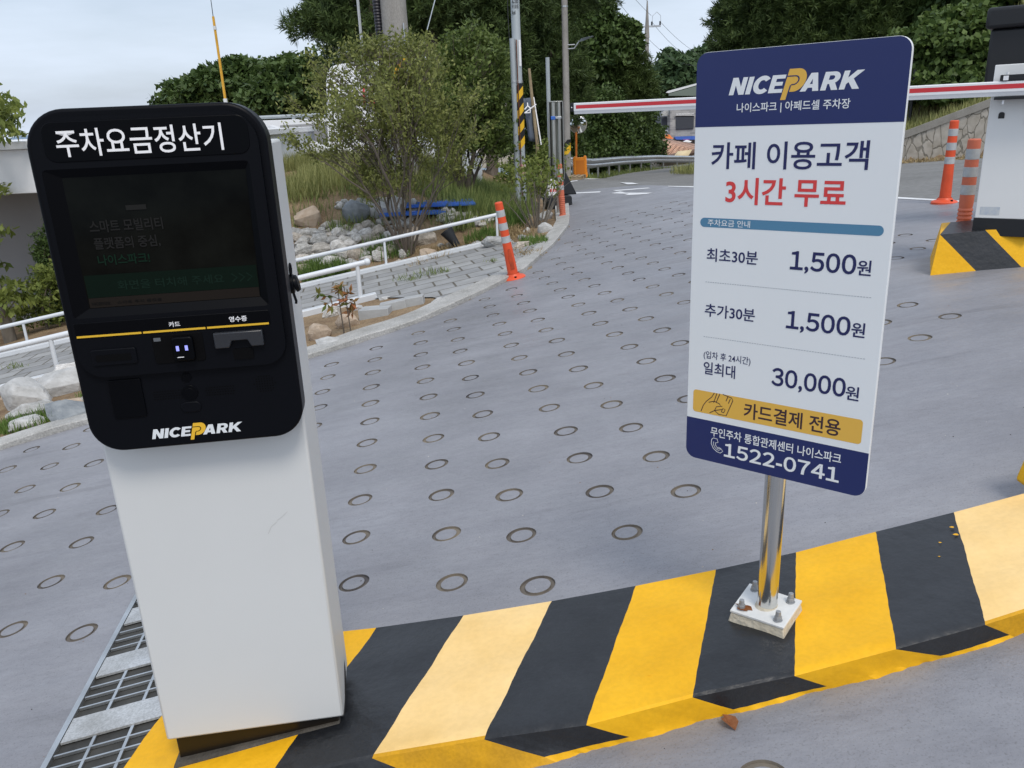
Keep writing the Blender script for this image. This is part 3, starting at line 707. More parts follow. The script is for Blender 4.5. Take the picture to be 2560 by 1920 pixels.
plate('card_icon', .154, .167, 1.012, 1.019, .001, HY - .0136, HY - .0130, mat('icon_grey', (.10, .11, .12), .5), kio, 0)
M_KG = mat('smoked_plastic', (.022, .025, .031), .3, .5)
q = MB(); q.prism([(x, kz(z)) for x, z in ((.267, .990), (.294, .990), (.300, 1.004), (.330, 1.004), (.336, .990), (.360, .990), (.360, 1.021), (.267, 1.021))], HY - .022, HY - .010); q.build('receipt_flap', M_KG, kio, .002)
plate('receipt_mouth', .298, .336, .963, .985, .003, HY - .0135, HY - .011, MATS['deep_black'], kio, 0)
plate('lower_door', .050, .112, .858, .938, .004, HY - .004, HY + .001, M_KB2, kio)
for nm, x, z, r_ in (('lens', .198, .931, .010), ('intercom_lens', .200, .899, .016), ):
    q = MB(); q.tube([(x, HY + .002, kz(z)), (x, HY - .002, kz(z))], r_, 24); q.tube([(x, HY - .001, kz(z)), (x, HY - .0025, kz(z))], r_ * .6, 24); q.build(nm, M_KB2, kio, .0008)
plate('call_button', .178, .218, .858, .880, .0105, HY - .0025, HY + .001, M_KB, kio)
q = MB()
for j in range(4):
    for i in range(11):
        for xo in (.130, .230):
            x = xo + .0052 * i + .0015 * (j % 2); z = kz(.889 + .0052 * j); q.add([(x, HY - .0062 + .0055, z), (x + .003, HY - .0007, z), (x + .003, HY - .0007, z + .0022), (x, HY - .0007, z + .0022)], [(0, 1, 2, 3)])
for j in range(7):
    for i in range(9):
        if (i - 4) ** 2 + (j - 3) ** 2 * 1.4 < 17:
            x = .325 + .0052 * i; z = kz(.888 + .0052 * j); q.add([(x, HY - .0007, z), (x + .0025, HY - .0007, z), (x + .0025, HY - .0007, z + .0025), (x, HY - .0007, z + .0025)], [(0, 1, 2, 3)])
q.build('speaker_grille', MATS['deep_black'], kio, recalc=False)
lg = empty('word_mark', (0, HY - .0011, 0)); lg.parent = kio
logo(lg, .112, .2865, kz(.8075), .0205, mat('logo_white', (.72, .75, .77), .5, .3), mat('logo_yellow', (.80, .47, .035), .5, .3), M_KB2)
# key lock with hanging cover on the right side
q = MB(); q.tube([(.4075, .03, kz(1.085)), (.4175, .03, kz(1.085))], .020, 24); q.tube([(.4175, .03, kz(1.085)), (.426, .03, kz(1.087))], [.019, .0165], 24); lk = q.build('side_lock', M_KB, kio, .002)
q = MB(); q.tube([(.413, .03 + .012 * math.cos(a), kz(1.115) + .012 * math.sin(a)) for a in [i * math.pi / 8 for i in range(17)]], .0022, 8); q.build('lock_loop', M_KB, lk)
q = MB(); q.tube([(.4140, .022, kz(1.068)), (.418, .020, kz(1.050)), (.417, .018, kz(1.045))], .0028, 8); q.build('cover_tab', M_KB, lk)
# scuffs on the white coat
q = MB(); line_mb(q, [(.296, kz(.535)), (.305, kz(.552)), (.318, kz(.562))], .0011, -.0106); line_mb(q, [(.318, kz(.565)), (.332, kz(.574)), (.344, kz(.585))], .0008, -.0106)
q.build('scuff_mark', mat('scuff', (.50, .50, .49), .6), kio, recalc=False)
q = MB(); q.tube([(.398, .02, kz(-.02)), (.402, .05, kz(.01)), (.404, .11, kz(.055)), (.402, .15, kz(.075))], [.006, .008, .007, .004], 8); q.build('sealant_bead', mat('black_sealant', (.012, .012, .013), .35, .5), kio)

# ------------------------------------------------------------------ parking fee sign
M_NAVY = mat('navy_print', (.014, .024, .115), .35, .45)
M_NTX = mat('navy_lettering', (.016, .020, .095), .4, .4)
M_SWH = mat('sign_white', (.755, .785, .80), .4, .45, var=.012, vscale=3)
M_RED = mat('red_lettering', (.66, .055, .055), .4, .4)
M_TEAL = mat('teal_print', (.085, .225, .36), .4, .4)
M_SYL = mat('sign_yellow', (.74, .44, .075), .4, .4)
M_BRN = mat('dark_brown_lettering', (.045, .022, .030), .4, .4)
M_SS = mat('polished_stainless', (.62, .62, .60), .16, .5, metal=1.0, var=.08, vscale=3, stretch=(1, 1, .2), bump=.02, bscale=5)
SY = R(-39.18); SP = hit(isl_z, 1700 + 440 / 2.023, 1100 + 838 / 2.023, .028)
sg = empty('parking_fee_sign', (SP.x, SP.y, 0), SY, 'navy and white parking fee board on a steel post bolted to the striped island', 'sign')
SF = -.0400          # front face of the board (towards the lane user)
def srect(name, x0, x1, z0, z1, r, m, dy, par=sg):
    v, f = curve_fill([rrect(x0, x1, z0, z1, r, 8)]); q = MB(); q.add([(p[0], SF - dy, p[1]) for p in v], f); return q.build(name, m, par, recalc=False)
q = MB(); q.prism(rrect(-.220, .216, .5575, 1.5095, .026, 8), SF, SF + .012); brd = q.build('board', M_SWH, sg, .0012, 2)
hdr = srect('header_field', -.2195, .2155, 1.3555, 1.509, [0.0005, .0255, .0255, .0005], M_NAVY, .0003, brd)
ftr = srect('footer_field', -.2195, .2155, .558, .6655, [.0255, .0005, .0005, .0255], M_NAVY, .0003, brd)
srect('price_heading_bar', -.200, .199, 1.1365, 1.1575, .0104, M_TEAL, .0003, brd)
srect('card_only_bar', -.204, .197, .6825, .7400, .008, M_SYL, .0003, brd)
def sl(tx, x0, x1, z0, z1, m, off=.012, dg=False, dy=.0006): return lettering(brd, tx, x0, x1, z0, z1, m, SF - dy, off, 0, dg)
lw = empty('word_mark', (0, SF - .0006, 0)); lw.parent = brd
logo(lw, -.143, .1265, 1.4195, .0345, M_SWH, M_SYL, M_NAVY)
sl('나이스파크 | 아페드셀 주차장', -.1235, .1125, 1.3805, 1.4025, M_SWH, .01)
sl('카페 이용고객', -.178, .157, 1.2655, 1.3225, M_NTX, .014)
sl('3시간 무료', -.141, .120, 1.1895, 1.2475, M_RED, .02)
sl('주차요금 안내', -.1815, -.0805, 1.1395, 1.1545, M_SWH, .006)
for a, tx, x1, z in (('', '최초30분', -.0585, 1.0745), ('', '추가30분', -.058, .9435)):
    sl(tx, -.181, x1, z - .0165, z + .0145, M_NTX, .012)
for z in (1.0755, .9435):
    v, f = run_mesh('1,500', .012); mb = MB()
    zlo = min(p[1] for p in v if True)
    sl('1,500', .0145, .1525, z - .0275, z + .0205, M_NTX, .022, True)
    sl('원', .1545, .1825, z - .0215, z + .0105, M_NTX, .014)
sl('(입차 후 24시간)', -.180, -.0625, .8205, .8425, M_NTX, .006)
sl('일최대', -.179, -.0985, .7835, .8155, M_NTX, .012)
sl('30,000', -.0105, .1545, .7775, .8275, M_NTX, .022, True); sl('원', .155, .183, .7805, .8125, M_NTX, .014)
sl('카드결제 전용', -.0725, .1515, .6905, .7305, M_BRN, .016)
sl('무인주차 통합관제센터 나이스파크', -.1545, .159, .6265, .6515, M_SWH, .012)
sl('1522-0741', -.1175, .158, .5795, .6165, M_SWH, .022, True)
M_RULE = mat('grey_rule', (.32, .35, .38), .5)
for z in (1.0095, .877):
    k = -.182; q = MB()
    while k < .188: q.add([(k, SF - .0004, z - .0006), (k + .0038, SF - .0004, z - .0006), (k + .0038, SF - .0004, z + .0006), (k, SF - .0004, z + .0006)], [(0, 1, 2, 3)]); k += .006
    q.build('dotted_line', M_RULE, brd, recalc=False)
# hand holding a card, and the handset, as line drawings
q = MB(); hx, hz, hs = -.182, .686, .054
for pts in ([(0, 0), (.10, .30), (.24, .52), (.50, .78), (.62, 1.0)], [(.60, .52), (.74, 1.0)], [(.72, .56), (.88, 1.0)], [(.36, .50), (.62, .60), (.88, .52), (.94, .42), (.74, .36), (.66, .16)],
            [(.94, .42), (1.02, .42)], [(.42, .0), (.66, .16), (1.02, .28)], [(.66, .16), (.86, .02), (1.22, .02), (1.50, .78), (1.44, .90), (1.02, 1.0)],
            [(.98, .16), (1.10, .14), (1.16, .30), (1.05, .33), (.98, .16)], [(1.18, .70), (1.26, .92)], [(1.30, .62), (1.38, .84)]):
    line_mb(q, [(hx + x * hs, hz + z * hs) for x, z in pts], .0019, SF - .0006)
q.build('card_hand_icon', M_BRN, brd, recalc=False)
q = MB(); px0, pz0, pk = -.154, .5865, .036
ph = [(.20, 1.0), (.48, .98), (.56, .74), (.36, .66), (.40, .46), (.58, .28), (.76, .36), (.92, .16), (.76, .0), (.50, .04), (.22, .24), (.06, .56), (.08, .86), (.20, 1.0)]
line_mb(q, [(px0 + x * pk, pz0 + z * pk) for x, z in ph], .0015, SF - .0006)
line_mb(q, [(px0 + (.5 + (x - .42) * .62) * pk - .002, pz0 + (.5 + (z - .5) * .66) * pk) for x, z in ph[5:13]], .0012, SF - .0006)
q.build('handset_icon', M_SWH, brd, recalc=False)
q = MB(); q.tube([(0, 0, SP.z - .004), (0, 0, 1.36)], .0252, 40); pl = q.build('post', M_SS, sg)
for z in (1.28, .72):
    q = MB(); q.box(-.035, .035, SF + .0125, -.012, z - .02, z + .02); q.build('clamp', M_SS, sg, .002)
M_PLT = mat('white_base_plate', (.60, .60, .58), .55, .4, col2=(.74, .745, .73), vscale=6, bump=.1, bscale=60)
M_RUST = mat('rust_stain', (.14, .045, .015), .9, .1, col2=(.28, .12, .05), vscale=30)
M_GROUT = mat('cream_grout', (.50, .44, .33), .9, .1, col2=(.62, .56, .45), vscale=12, bump=.4, bscale=60)
pc = [hit(isl_z, 1700 + a / 2.023, 1100 + b / 2.023, .030) for a, b in ((253, 860), (525, 950), (618, 812), (352, 724))]
inv = Matrix.Translation((SP.x, SP.y, 0)) @ Matrix.Rotation(SY, 4, 'Z'); inv = inv.inverted()
lc_ = [inv @ p for p in pc]; ctr = sum(lc_, Vector()) / 4
def quadbox(mb, Q, z0, z1, k0=1.0, k1=1.0):
    vs = [(ctr.x + (p.x - ctr.x) * k0, ctr.y + (p.y - ctr.y) * k0, p.z + z0) for p in Q] + [(ctr.x + (p.x - ctr.x) * k1, ctr.y + (p.y - ctr.y) * k1, p.z + z1) for p in Q]
    mb.add(vs, [(3, 2, 1, 0), (4, 5, 6, 7), (0, 1, 5, 4), (1, 2, 6, 5), (2, 3, 7, 6), (3, 0, 4, 7)])
q = MB(); quadbox(q, lc_, -.006, 0); bp_ = q.build('base_plate', M_PLT, sg, .001)
q = MB(); quadbox(q, lc_, -.034, -.0065, 1.05, .97); q.build('grout_pad', M_GROUT, sg, .003)
M_BOLT = mat('dull_zinc', (.33, .34, .35), .55, .5, metal=.5)
for i, p in enumerate(lc_):
    b = ctr + (p - ctr) * .68; q = MB()
    q.tube([(b.x, b.y, b.z - .001), (b.x, b.y, b.z + .002)], .0115, 20); q.tube([(b.x, b.y, b.z + .002), (b.x, b.y, b.z + .0125)], .0095, 6); q.tube([(b.x, b.y, b.z + .0125), (b.x, b.y, b.z + .026)], [.0072, .0062], 14); q.build('bolt', M_BOLT, bp_, .0006)
b0 = ctr + (lc_[0] - ctr) * .64; q = MB(); n_ = 18
q.add([(b0.x + .004 + (.017 + .005 * math.sin(3 * a) + .004 * math.sin(5 * a + 1)) * math.cos(a) * 1.25, b0.y + (.014 + .004 * math.sin(2 * a)) * math.sin(a), b0.z + .0032) for a in [2 * math.pi * i / n_ for i in range(n_)]], [tuple(range(n_))]); q.build('rust_stain', M_RUST, bp_, recalc=False)
q = MB(); q.tube([(0, 0, SP.z - .004), (0, 0, SP.z + .006)], [.031, .0262], 32); q.build('weld_collar', M_GROUT, sg)

# ------------------------------------------------------------------ barrier gate and its island
M_BODYW = mat('barrier_white', (.74, .745, .73), .4, .5, var=.02, vscale=3)
M_BLKP = mat('black_steel', (.010, .011, .013), .45, .45, bump=.05, bscale=200)
M_ARM = mat('arm_white', (.80, .81, .82), .35, .5)
M_ARMG = mat('arm_grey_edge', (.50, .53, .55), .4, .5)
M_ARMR = mat('arm_red', (.60, .035, .045), .35, .5)
z6 = lambda a, b: (2100 + a / 2.304, b / 2.304)
H2 = .235
i2 = lambda x, y: ramp(x, y) + H2
A0 = hit(ramp, *z6(520, 1582)); A1 = hit(ramp, *z6(1060, 1538)); E2 = (A1 - A0); E2.z = 0; E2.normalize(); N2 = Vector((-E2.y, E2.x, 0))
T0 = hit(i2, *z6(575, 1352)); T1 = hit(i2, *z6(585, 1285))
D2 = max(.28, (T1 - T0).dot(N2)); L2 = 1.5
def i2pt(u, v, top): 
    p = A0 + E2 * u + N2 * v; return Vector((p.x, p.y, (i2 if top else ramp)(p.x, p.y) - (0 if top else .01)))
u0 = (T0 - A0).dot(E2); v0 = (T0 - A0).dot(N2); u1 = max(u0, (T1 - A0).dot(E2))
is2 = empty('barrier_island', (0, 0, 0), 0, 'yellow and black striped concrete block under the white barrier cabinet', 'traffic island')
def i2strip(nm, ua_b, ub_b, ua_t, ub_t, m):
    q = MB(); n_ = 6
    vs = []
    for j in range(n_ + 1):
        t = j / n_; vs += [i2pt(lerp(ua_b, ub_b, t), 0, False), i2pt(lerp(ua_t, ub_t, t), v0, True)]
    q.add(vs, [(2 * j, 2 * j + 2, 2 * j + 3, 2 * j + 1) for j in range(n_)], 0); return q.build(nm, m, is2, recalc=False)
sc2 = (A1 - A0).length / 540.0
def ub(px): return (px - 520) * sc2
def ut(px): return u0 + (px - 575) * sc2 * .97
i2strip('yellow_stripe', ub(520), ub(795), ut(575), ut(577), M_YEL); i2strip('black_stripe', ub(795), ub(1054), ut(577), ut(848), M_BLK); i2strip('yellow_stripe', ub(1054), ub(1330), ut(848), ut(1110), M_YEL)
i2strip('black_stripe', ub(1330), ub(1600), ut(1110), ut(1380), M_BLK)
q = MB(); q.add([i2pt(ut(575), v0, True), i2pt(ut(760), v0 + D2, True), i2pt(u1, v0 + D2, True)], [(0, 1, 2)]); q.build('yellow_top', M_YEL, is2)
q = MB(); q.add([i2pt(ut(577), v0, True), i2pt(ut(848), v0, True), i2pt(ut(930), v0 + D2, True), i2pt(ut(760), v0 + D2, True)], [(0, 1, 2, 3)]); q.build('black_top', M_BLK, is2)
q = MB(); q.add([i2pt(ut(848), v0, True), i2pt(ut(1380), v0, True), i2pt(ut(1380), v0 + D2, True), i2pt(ut(930), v0 + D2, True)], [(0, 1, 2, 3)]); q.build('yellow_top', M_YEL, is2)
q = MB(); q.add([i2pt(0, 0, False), i2pt(u0, v0, True), i2pt(u1, v0 + D2, True), i2pt(u1 - .03, v0 + D2 + .06, False)], [(0, 1, 2, 3)]); q.build('end_face', M_YEL, is2)
q = MB(); q.add([i2pt(u1 - .03, v0 + D2 + .06, False), i2pt(u1, v0 + D2, True), i2pt(ut(1380), v0 + D2, True), i2pt(ub(1600), v0 + D2 + .06, False)], [(0, 1, 2, 3)]); q.build('rear_face', M_YEL, is2)
CB = hit(i2, *z6(764, 1326)); CB2 = hit(i2, *z6(1036, 1332)); BY = math.atan2((CB2 - CB).y, (CB2 - CB).x); BW = (CB2 - CB).length
BY = R(-36); BW = .31
dcab = (CB - EYE).dot(_F)
topc = P3(*z6(880, 385), dcab); CH = topc.z - CB.z
br = empty('barrier_gate', CB, BY, 'white boom barrier cabinet with a red and white arm across the lane', 'barrier gate')
q = MB(); q.box(-.004, BW + .004, -.004, .27, -.03, .075); q.build('base_skirt', M_BLKP, br, .002)
q = MB(); q.prism([(0, .0755), (BW, .0755), (BW, CH), (.0, CH)], 0, .265); cbx = q.build('cabinet', M_BODYW, br, .004)
v, f = curve_fill([rrect(.045, .150, .107, .155, .003)]); q = MB(); q.add([(p[0] - .02, -.001, p[1] - .01) for p in v], f); q.build('rating_plate', mat('silver_blue_label', (.42, .47, .55), .35, .5, col2=(.60, .62, .60), vscale=30), cbx, recalc=False)
for x in (.052, .210):
    q = MB(); q.prism(rrect(x, x + .032, CH - .300, CH - .264, [.003, .014, .014, .003], 5), -.004, -.0005); q.build('lock_cover', M_BLKP, cbx, .001)
q = MB(); q.tube([(.222, -.006, CH - .300), (.205, -.012, CH - .325), (.198, -.010, CH - .330)], .006, 8); q.build('lock_tab', M_BLKP, cbx)
# arm: an aluminium profile running along the barrier's face
armc = P3(*z6(860, 516), dcab - .09); inv2 = (Matrix.Translation(CB) @ Matrix.Rotation(BY, 4, 'Z')).inverted(); al = inv2 @ armc
tip = P3(1447.5, 260.5, (EYE - EYE).length + 6.9); tl = inv2 @ tip
za = al.z; AL = 3.02; AH = .082; yA = -.085
arm = empty('arm', (0, 0, 0)); arm.parent = br
x0a, x1a = BW + .25, BW + .25 - AL - .35
prof = [(.030, -.041), (.030, .037), (.024, .041), (-.024, .041), (-.030, .037), (-.030, -.016), (-.027, -.020), (-.022, -.041)]
q = MB(); n_ = len(prof)
q.add([(x0a, yA + a, za + b) for a, b in prof] + [(x1a, yA + a, za + b) for a, b in prof], [tuple(range(n_)), tuple(range(2 * n_ - 1, n_ - 1, -1))] + [(i, (i + 1) % n_, (i + 1) % n_ + n_, i + n_) for i in range(n_)])
bo = q.build('beam', M_ARM, arm, .0015)
q = MB(); q.add([(x0a, yA - .0306, za - .001), (x1a + .02, yA - .0306, za - .001), (x1a + .02, yA - .0306, za + .025), (x0a, yA - .0306, za + .025)], [(0, 3, 2, 1)]); q.build('red_strip', M_ARMR, arm, recalc=True)
q = MB(); q.box(x1a - .030, x1a - .0005, yA - .034, yA + .032, za - .020, za + .044); ec = q.build('end_cap', M_BLKP, arm, .004)
q = MB(); q.tube([(x1a - .014, yA - .0345, za + .01), (x1a - .014, yA - .0365, za + .01)], .005, 12); q.build('cap_screw', M_ARM, ec)
q = MB(); q.box(.045, BW + .1, -.118, -.001, za + .043, za + .075); q.box(.028, BW + .1, -.118, -.001, za - .060, za - .043); q.build('arm_bracket', M_BLKP, br, .003)
q = MB(); q.tube([(.075, -.06, za + .0755), (.075, -.06, za + .090)], .007, 10); q.box(.062, .088, -.121, -.1185, za + .045, za + .070); q.tube([(.075, -.10, za - .061), (.075, -.10, za - .085)], .006, 10); q.build('clamp_bolt', M_ARM, br)
# black display cabinet on its own post behind the barrier
db = P3(*z6(945, 470), dcab + .95); DBY = BY
ds = empty('display_cabinet', (db.x, db.y, ramp(db.x, db.y) - .01), DBY, 'black lidded display cabinet on a post behind the white barrier', 'display cabinet')
zt = P3(*z6(945, 50), dcab + .95).z - ds.location.z; zl = P3(*z6(945, 178), dcab + .95).z - ds.location.z; zb_ = P3(*z6(945, 478), dcab + .95).z - ds.location.z
q = MB(); q.box(-.13, .62, -.02, .30, zb_, zl + .01); q.build('housing', M_BLKP, ds, .02, 3)
q = MB(); q.box(-.165, .66, -.06, .34, zl + .011, zt); q.build('lid', M_BLKP, ds, .025, 3)
q = MB(); q.box(.22, .245, -.072, -.0605, zl - .03, zl + .05); q.build('latch', M_BLKP, ds, .003)
q = MB(); q.box(.16, .28, .08, .20, 0, zb_); q.build('post', M_BLKP, ds, .004)

# ------------------------------------------------------------------ bollards
M_ORG = mat('orange_plastic', (.70, .085, .025), .45, .45, var=.12, vscale=6)
M_ORGF = mat('faded_orange_plastic', (.60, .16, .09), .55, .4, var=.10, vscale=6)
M_REFL = mat('silver_reflective_band', (.36, .38, .39), .4, .5, col2=(.50, .52, .52), vscale=18)
M_SOOT = mat('scuffed_orange', (.30, .05, .02), .7, .3, col2=(.62, .08, .025), vscale=9)
def bollard(loc, label, kind, tilt=(0, 0), h=.75, flange=True, scuff=False):
    o = empty('lane_bollard', loc, 0, label, 'bollard', 'orange lane bollards', rot=(tilt[1], tilt[0], 0))
    mo = M_ORG if kind == 'A' else M_ORGF
    fr_ = [0, .10, .185, .265, .355, .435, .52] if kind == 'A' else [0, .085, .175, .24, .325, .395, .48]
    rt, rb = (.0385, .052) if kind == 'A' else (.040, .043)
    rad = lambda f_: lerp(rt, rt * 1.12, f_ / .52) if f_ < .52 else lerp(rt * 1.12, rb, (f_ - .52) / .48)
    q = MB(); pr = [(.0, h), (rt * .8, h), (rt, h - .008)]
    q.lathe([(.001, h), (rt * .82, h), (rt, h - .008), (rad(.52), h * .48), (rad(1), .02)], n=28)
    if kind == 'B':
        q = MB(); P_ = [(.001, h), (rt * .82, h), (rt, h - .008), (rad(.55), h * .45)]
        z = .30
        while z > .05: P_ += [(.041, z), (.0465, z - .008), (.0465, z - .016), (.041, z - .022)]; z -= .027
        P_ += [(.044, .02)]
        q.lathe(P_, n=28)
    q.build('tube', mo if not scuff else M_ORG, o)
    for k in (1, 3, 5):
        q = MB(); a, b = 1 - fr_[k], 1 - fr_[k + 1]
        q.lathe([(rad(fr_[k]) + .0004, a * h), (rad(fr_[k]) + .0014, a * h - .001), (rad(fr_[k + 1]) + .0014, b * h + .001), (rad(fr_[k + 1]) + .0004, b * h)], n=28); q.build('reflective_band', M_REFL, o)
    if flange:
        q = MB(); fl = [(.118, -.01), (.118, .008), (.108, .018), (.072, .030), (.060, .05)] if kind == 'A' else [(.10, -.01), (.10, .008), (.055, .024), (.042, .04)]
        q.lathe(fl, n=32); ba = q.build('base_disc', mo, o)
        if kind == 'A':
            q = MB(); q.tube([(.02, -.088, .020), (.02, -.088, .034)], .011, 12); q.build('anchor_bolt', MATS['deep_black'], ba)
    if scuff:
        q = MB(); pts = [(.046, .30, .012), (.050, .20, .020), (.0535, .10, .016)]
        vs = []
        for r_, z, w_ in pts:
            for s_ in (-1, 1):
                a = R(-78) + s_ * w_ / r_; vs.append(((r_ + .0035) * math.cos(a), (r_ + .0035) * math.sin(a), z))
        q.add(vs, [(0, 1, 3, 2), (2, 3, 5, 4)]); q.build('tyre_scuff', M_SOOT, o, recalc=False)
    return o
bollard(hit(ramp, 1110 * D, 601 * D), 'bright orange bollard leaning beside the end of the white rail', 'A', tilt=(R(-9.0), R(2)), scuff=True)
bollard(hit(ramp, 1216 * D, 469 * D, .02), 'faded orange ribbed bollard on the kerb beside the stainless post', 'B', tilt=(R(-3), 0))
bollard(hit(ramp, 2040 * D, 438 * D), 'bright orange bollard with a round base out on the grey lane beyond the barrier', 'A')
bollard(hit(ramp, 2073 * D, 545 * D), 'faded orange ribbed bollard close behind the striped barrier block', 'B')
_b = hit(ramp, 2226 * D, 520 * D); bollard(_b, 'orange bollard half hidden behind the right side of the white cabinet', 'B')

# ------------------------------------------------------------------ low white rails along the walkway
M_RAIL = mat('white_rail_enamel', (.66, .69, .72), .35, .5, var=.04, vscale=4)
M_CHAN = mat('pale_steel_channel', (.58, .61, .64), .45, .5, col2=(.68, .70, .72), vscale=3)
def rail(name_label, A, B, posts, hgt, ballend, rt=.023, rp=.016, ch=.055):
    o = empty('walkway_rail', (0, 0, 0), 0, name_label, 'railing')
    d = (B - A); d.z = 0; L_ = d.length; d.normalize(); nv = Vector((-d.y, d.x, 0))
    gp = lambda s_: Vector((A.x + d.x * s_, A.y + d.y * s_, ramp(A.x + d.x * s_, A.y + d.y * s_) + .03))
    q = MB(); k = 14
    q.tube([gp(L_ * i / k) + Vector((0, 0, ch + hgt)) for i in range(k + 1)], rt, 14); tb = q.build('top_rail', M_RAIL, o)
    for s_ in posts:
        p = gp(L_ - s_); q = MB(); q.tube([p + Vector((0, 0, ch - .01)), p + Vector((0, 0, ch + hgt - .01))], rp, 12); q.tube([p + Vector((0, 0, ch)), p + Vector((0, 0, ch + .004))], rp + .012, 14); q.build('post', M_RAIL, o)
    if ballend:
        q = MB(); c_ = gp(L_) + Vector((0, 0, ch + hgt)); n_ = 10
        q.lathe([(max(.001, ballend * math.cos(R(a))), ballend * math.sin(R(a))) for a in range(-90, 91, 15)], (c_.x, c_.y, c_.z), 18); q.build('end_ball', M_RAIL, o)
    q = MB(); vs = []
    for i in range(k + 1):
        p = gp(lerp(-.02, L_ + .06, i / k))
        for w_, z_ in ((-.045, -.10), (-.045, ch), (.045, ch), (.045, -.10)): vs.append(p + nv * w_ + Vector((0, 0, z_)))
    fs = [(4 * i + j, 4 * i + j + 1, 4 * i + j + 5, 4 * i + j + 4) for i in range(k) for j in range(3)] + [(0, 1, 2, 3), (4 * k + 3, 4 * k + 2, 4 * k + 1, 4 * k)]
    q.add(vs, fs); q.build('base_channel', M_CHAN, o, .006)
    return o
pb = [0.03]; pmid = hit(ramp, 849 * D, 566 * D, .04); sp_b = (BACK_B - pmid).length
pb = [.03 + sp_b * i for i in range(6) if sp_b * i < (BACK_B - BACK_FAR).length]
rail('longer white rail along the rock garden side of the paved walk', BACK_FAR, BACK_B, pb, .30, .026)
rail('shorter white rail with a ball end behind the payment kiosk', FRONT_A, FRONT_B, [.10 + sp_b * i for i in range(5) if sp_b * i < (FRONT_B - FRONT_A).length], .33, .036, .027, .021)

# ------------------------------------------------------------------ rocks
def rock_mesh(seed, cuts=12, sub=4, nz_=.045):
    from mathutils import noise as mn
    r_ = random.Random(seed); bm = bmesh.new()
    for _ in range(22):
        d_ = Vector((r_.gauss(0, 1), r_.gauss(0, 1), r_.gauss(0, 1))).normalized() * r_.uniform(.82, 1.05); bm.verts.new(d_)
    h_ = bmesh.ops.convex_hull(bm, input=bm.verts); bmesh.ops.delete(bm, geom=[g for g in h_['geom_interior'] if isinstance(g, bmesh.types.BMVert)], context='VERTS')
    bmesh.ops.bevel(bm, geom=list(bm.edges), offset=.028, segments=1, affect='EDGES', clamp_overlap=True)
    bmesh.ops.triangulate(bm, faces=bm.faces); bmesh.ops.subdivide_edges(bm, edges=[e for e in bm.edges if e.calc_length() > .3], cuts=2, use_grid_fill=True); bmesh.ops.triangulate(bm, faces=bm.faces)
    off = r_.uniform(0, 50)
    for v in bm.verts: v.co += v.co.normalized() * (nz_ * 1.3 * mn.noise(v.co * 2.6 + Vector((off, 0, 0))) + .02 * mn.noise(v.co * 9))
    me = bpy.data.meshes.new('rock'); bm.to_mesh(me); bm.free()
    me.polygons.foreach_set('use_smooth', [True] * len(me.polygons)); me.set_sharp_from_angle(angle=R(20)); return me
def stone_mat():
    m = bpy.data.materials.new('garden_stone'); m.use_nodes = True; N, L = _nodes(m); b = N['Principled BSDF']
    oi = N.new('ShaderNodeObjectInfo'); r = N.new('ShaderNodeValToRGB'); e = r.color_ramp.elements
    e[0].position = 0; e[0].color = (.44, .435, .42, 1); e[1].position = 1; e[1].color = (.27, .275, .28, 1)
    for p, c in ((.3, (.58, .57, .555, 1)), (.5, (.40, .345, .28, 1)), (.62, (.34, .345, .345, 1)), (.8, (.50, .485, .455, 1))):
        x = e.new(p); x.color = c
    L.new(oi.outputs['Random'], r.inputs[0])
    t = N.new('ShaderNodeTexCoord'); n = N.new('ShaderNodeTexNoise'); n.inputs['Scale'].default_value = 2.2; n.inputs['Detail'].default_value = 8; n.inputs['Roughness'].default_value = .7
    L.new(t.outputs['Object'], n.inputs['Vector'])
    r2 = N.new('ShaderNodeValToRGB'); r2.color_ramp.elements[0].position = .32; r2.color_ramp.elements[0].color = (.70, .67, .62, 1); r2.color_ramp.elements[1].position = .62; r2.color_ramp.elements[1].color = (1.35, 1.35, 1.34, 1)
    L.new(n.outputs['Fac'], r2.inputs[0]); x = N.new('ShaderNodeMix'); x.data_type = 'RGBA'; x.blend_type = 'MULTIPLY'; x.inputs[0].default_value = 1
    L.new(r.outputs[0], x.inputs[6]); L.new(r2.outputs[0], x.inputs[7]); L.new(x.outputs[2], b.inputs['Base Color']); b.inputs['Roughness'].default_value = .85
    bp = N.new('ShaderNodeBump'); bp.inputs['Strength'].default_value = .55; bp.inputs['Distance'].default_value = .08; n4 = N.new('ShaderNodeTexNoise'); n4.inputs['Scale'].default_value = 5; n4.inputs['Detail'].default_value = 8
    L.new(t.outputs['Object'], n4.inputs['Vector']); L.new(n4.outputs['Fac'], bp.inputs['Height']); L.new(bp.outputs[0], b.inputs['Normal']); return m
M_STONE = stone_mat()
M_GREYST = mat('blue_grey_stone', (.17, .19, .21), .8, .3, col2=(.30, .32, .33), vscale=2, bump=.5, bscale=5)
M_TANST = mat('tan_stone', (.38, .29, .21), .85, .3, col2=(.50, .41, .32), vscale=2.5, bump=.5, bscale=5)
M_PALEST = mat('pale_quartz_stone', (.36, .36, .35), .8, .3, col2=(.56, .56, .55), vscale=2.2, bump=.5, bscale=5, detail=8)
RM = [rock_mesh(100 + i) for i in range(9)]
for me in RM: me.materials.append(M_STONE)
def rock(p, sx, sy, sz, label, group=None, m=None, sink=.25, k=None, name='rock', rz=None):
    me = RM[k if k is not None else rnd.randrange(len(RM))]
    if m: me = me.copy(); me.materials[0] = m
    o = bpy.data.objects.new(name, me); COL.objects.link(o); o.scale = (sx, sy, sz)
    o.location = (p[0], p[1], p[2] + sz * (1 - 2 * sink) * .8); o.rotation_euler = (rnd.uniform(-.25, .25), rnd.uniform(-.25, .25), rnd.uniform(0, 6.28) if rz is None else rz)
    return tag(o, label, 'rock', group)
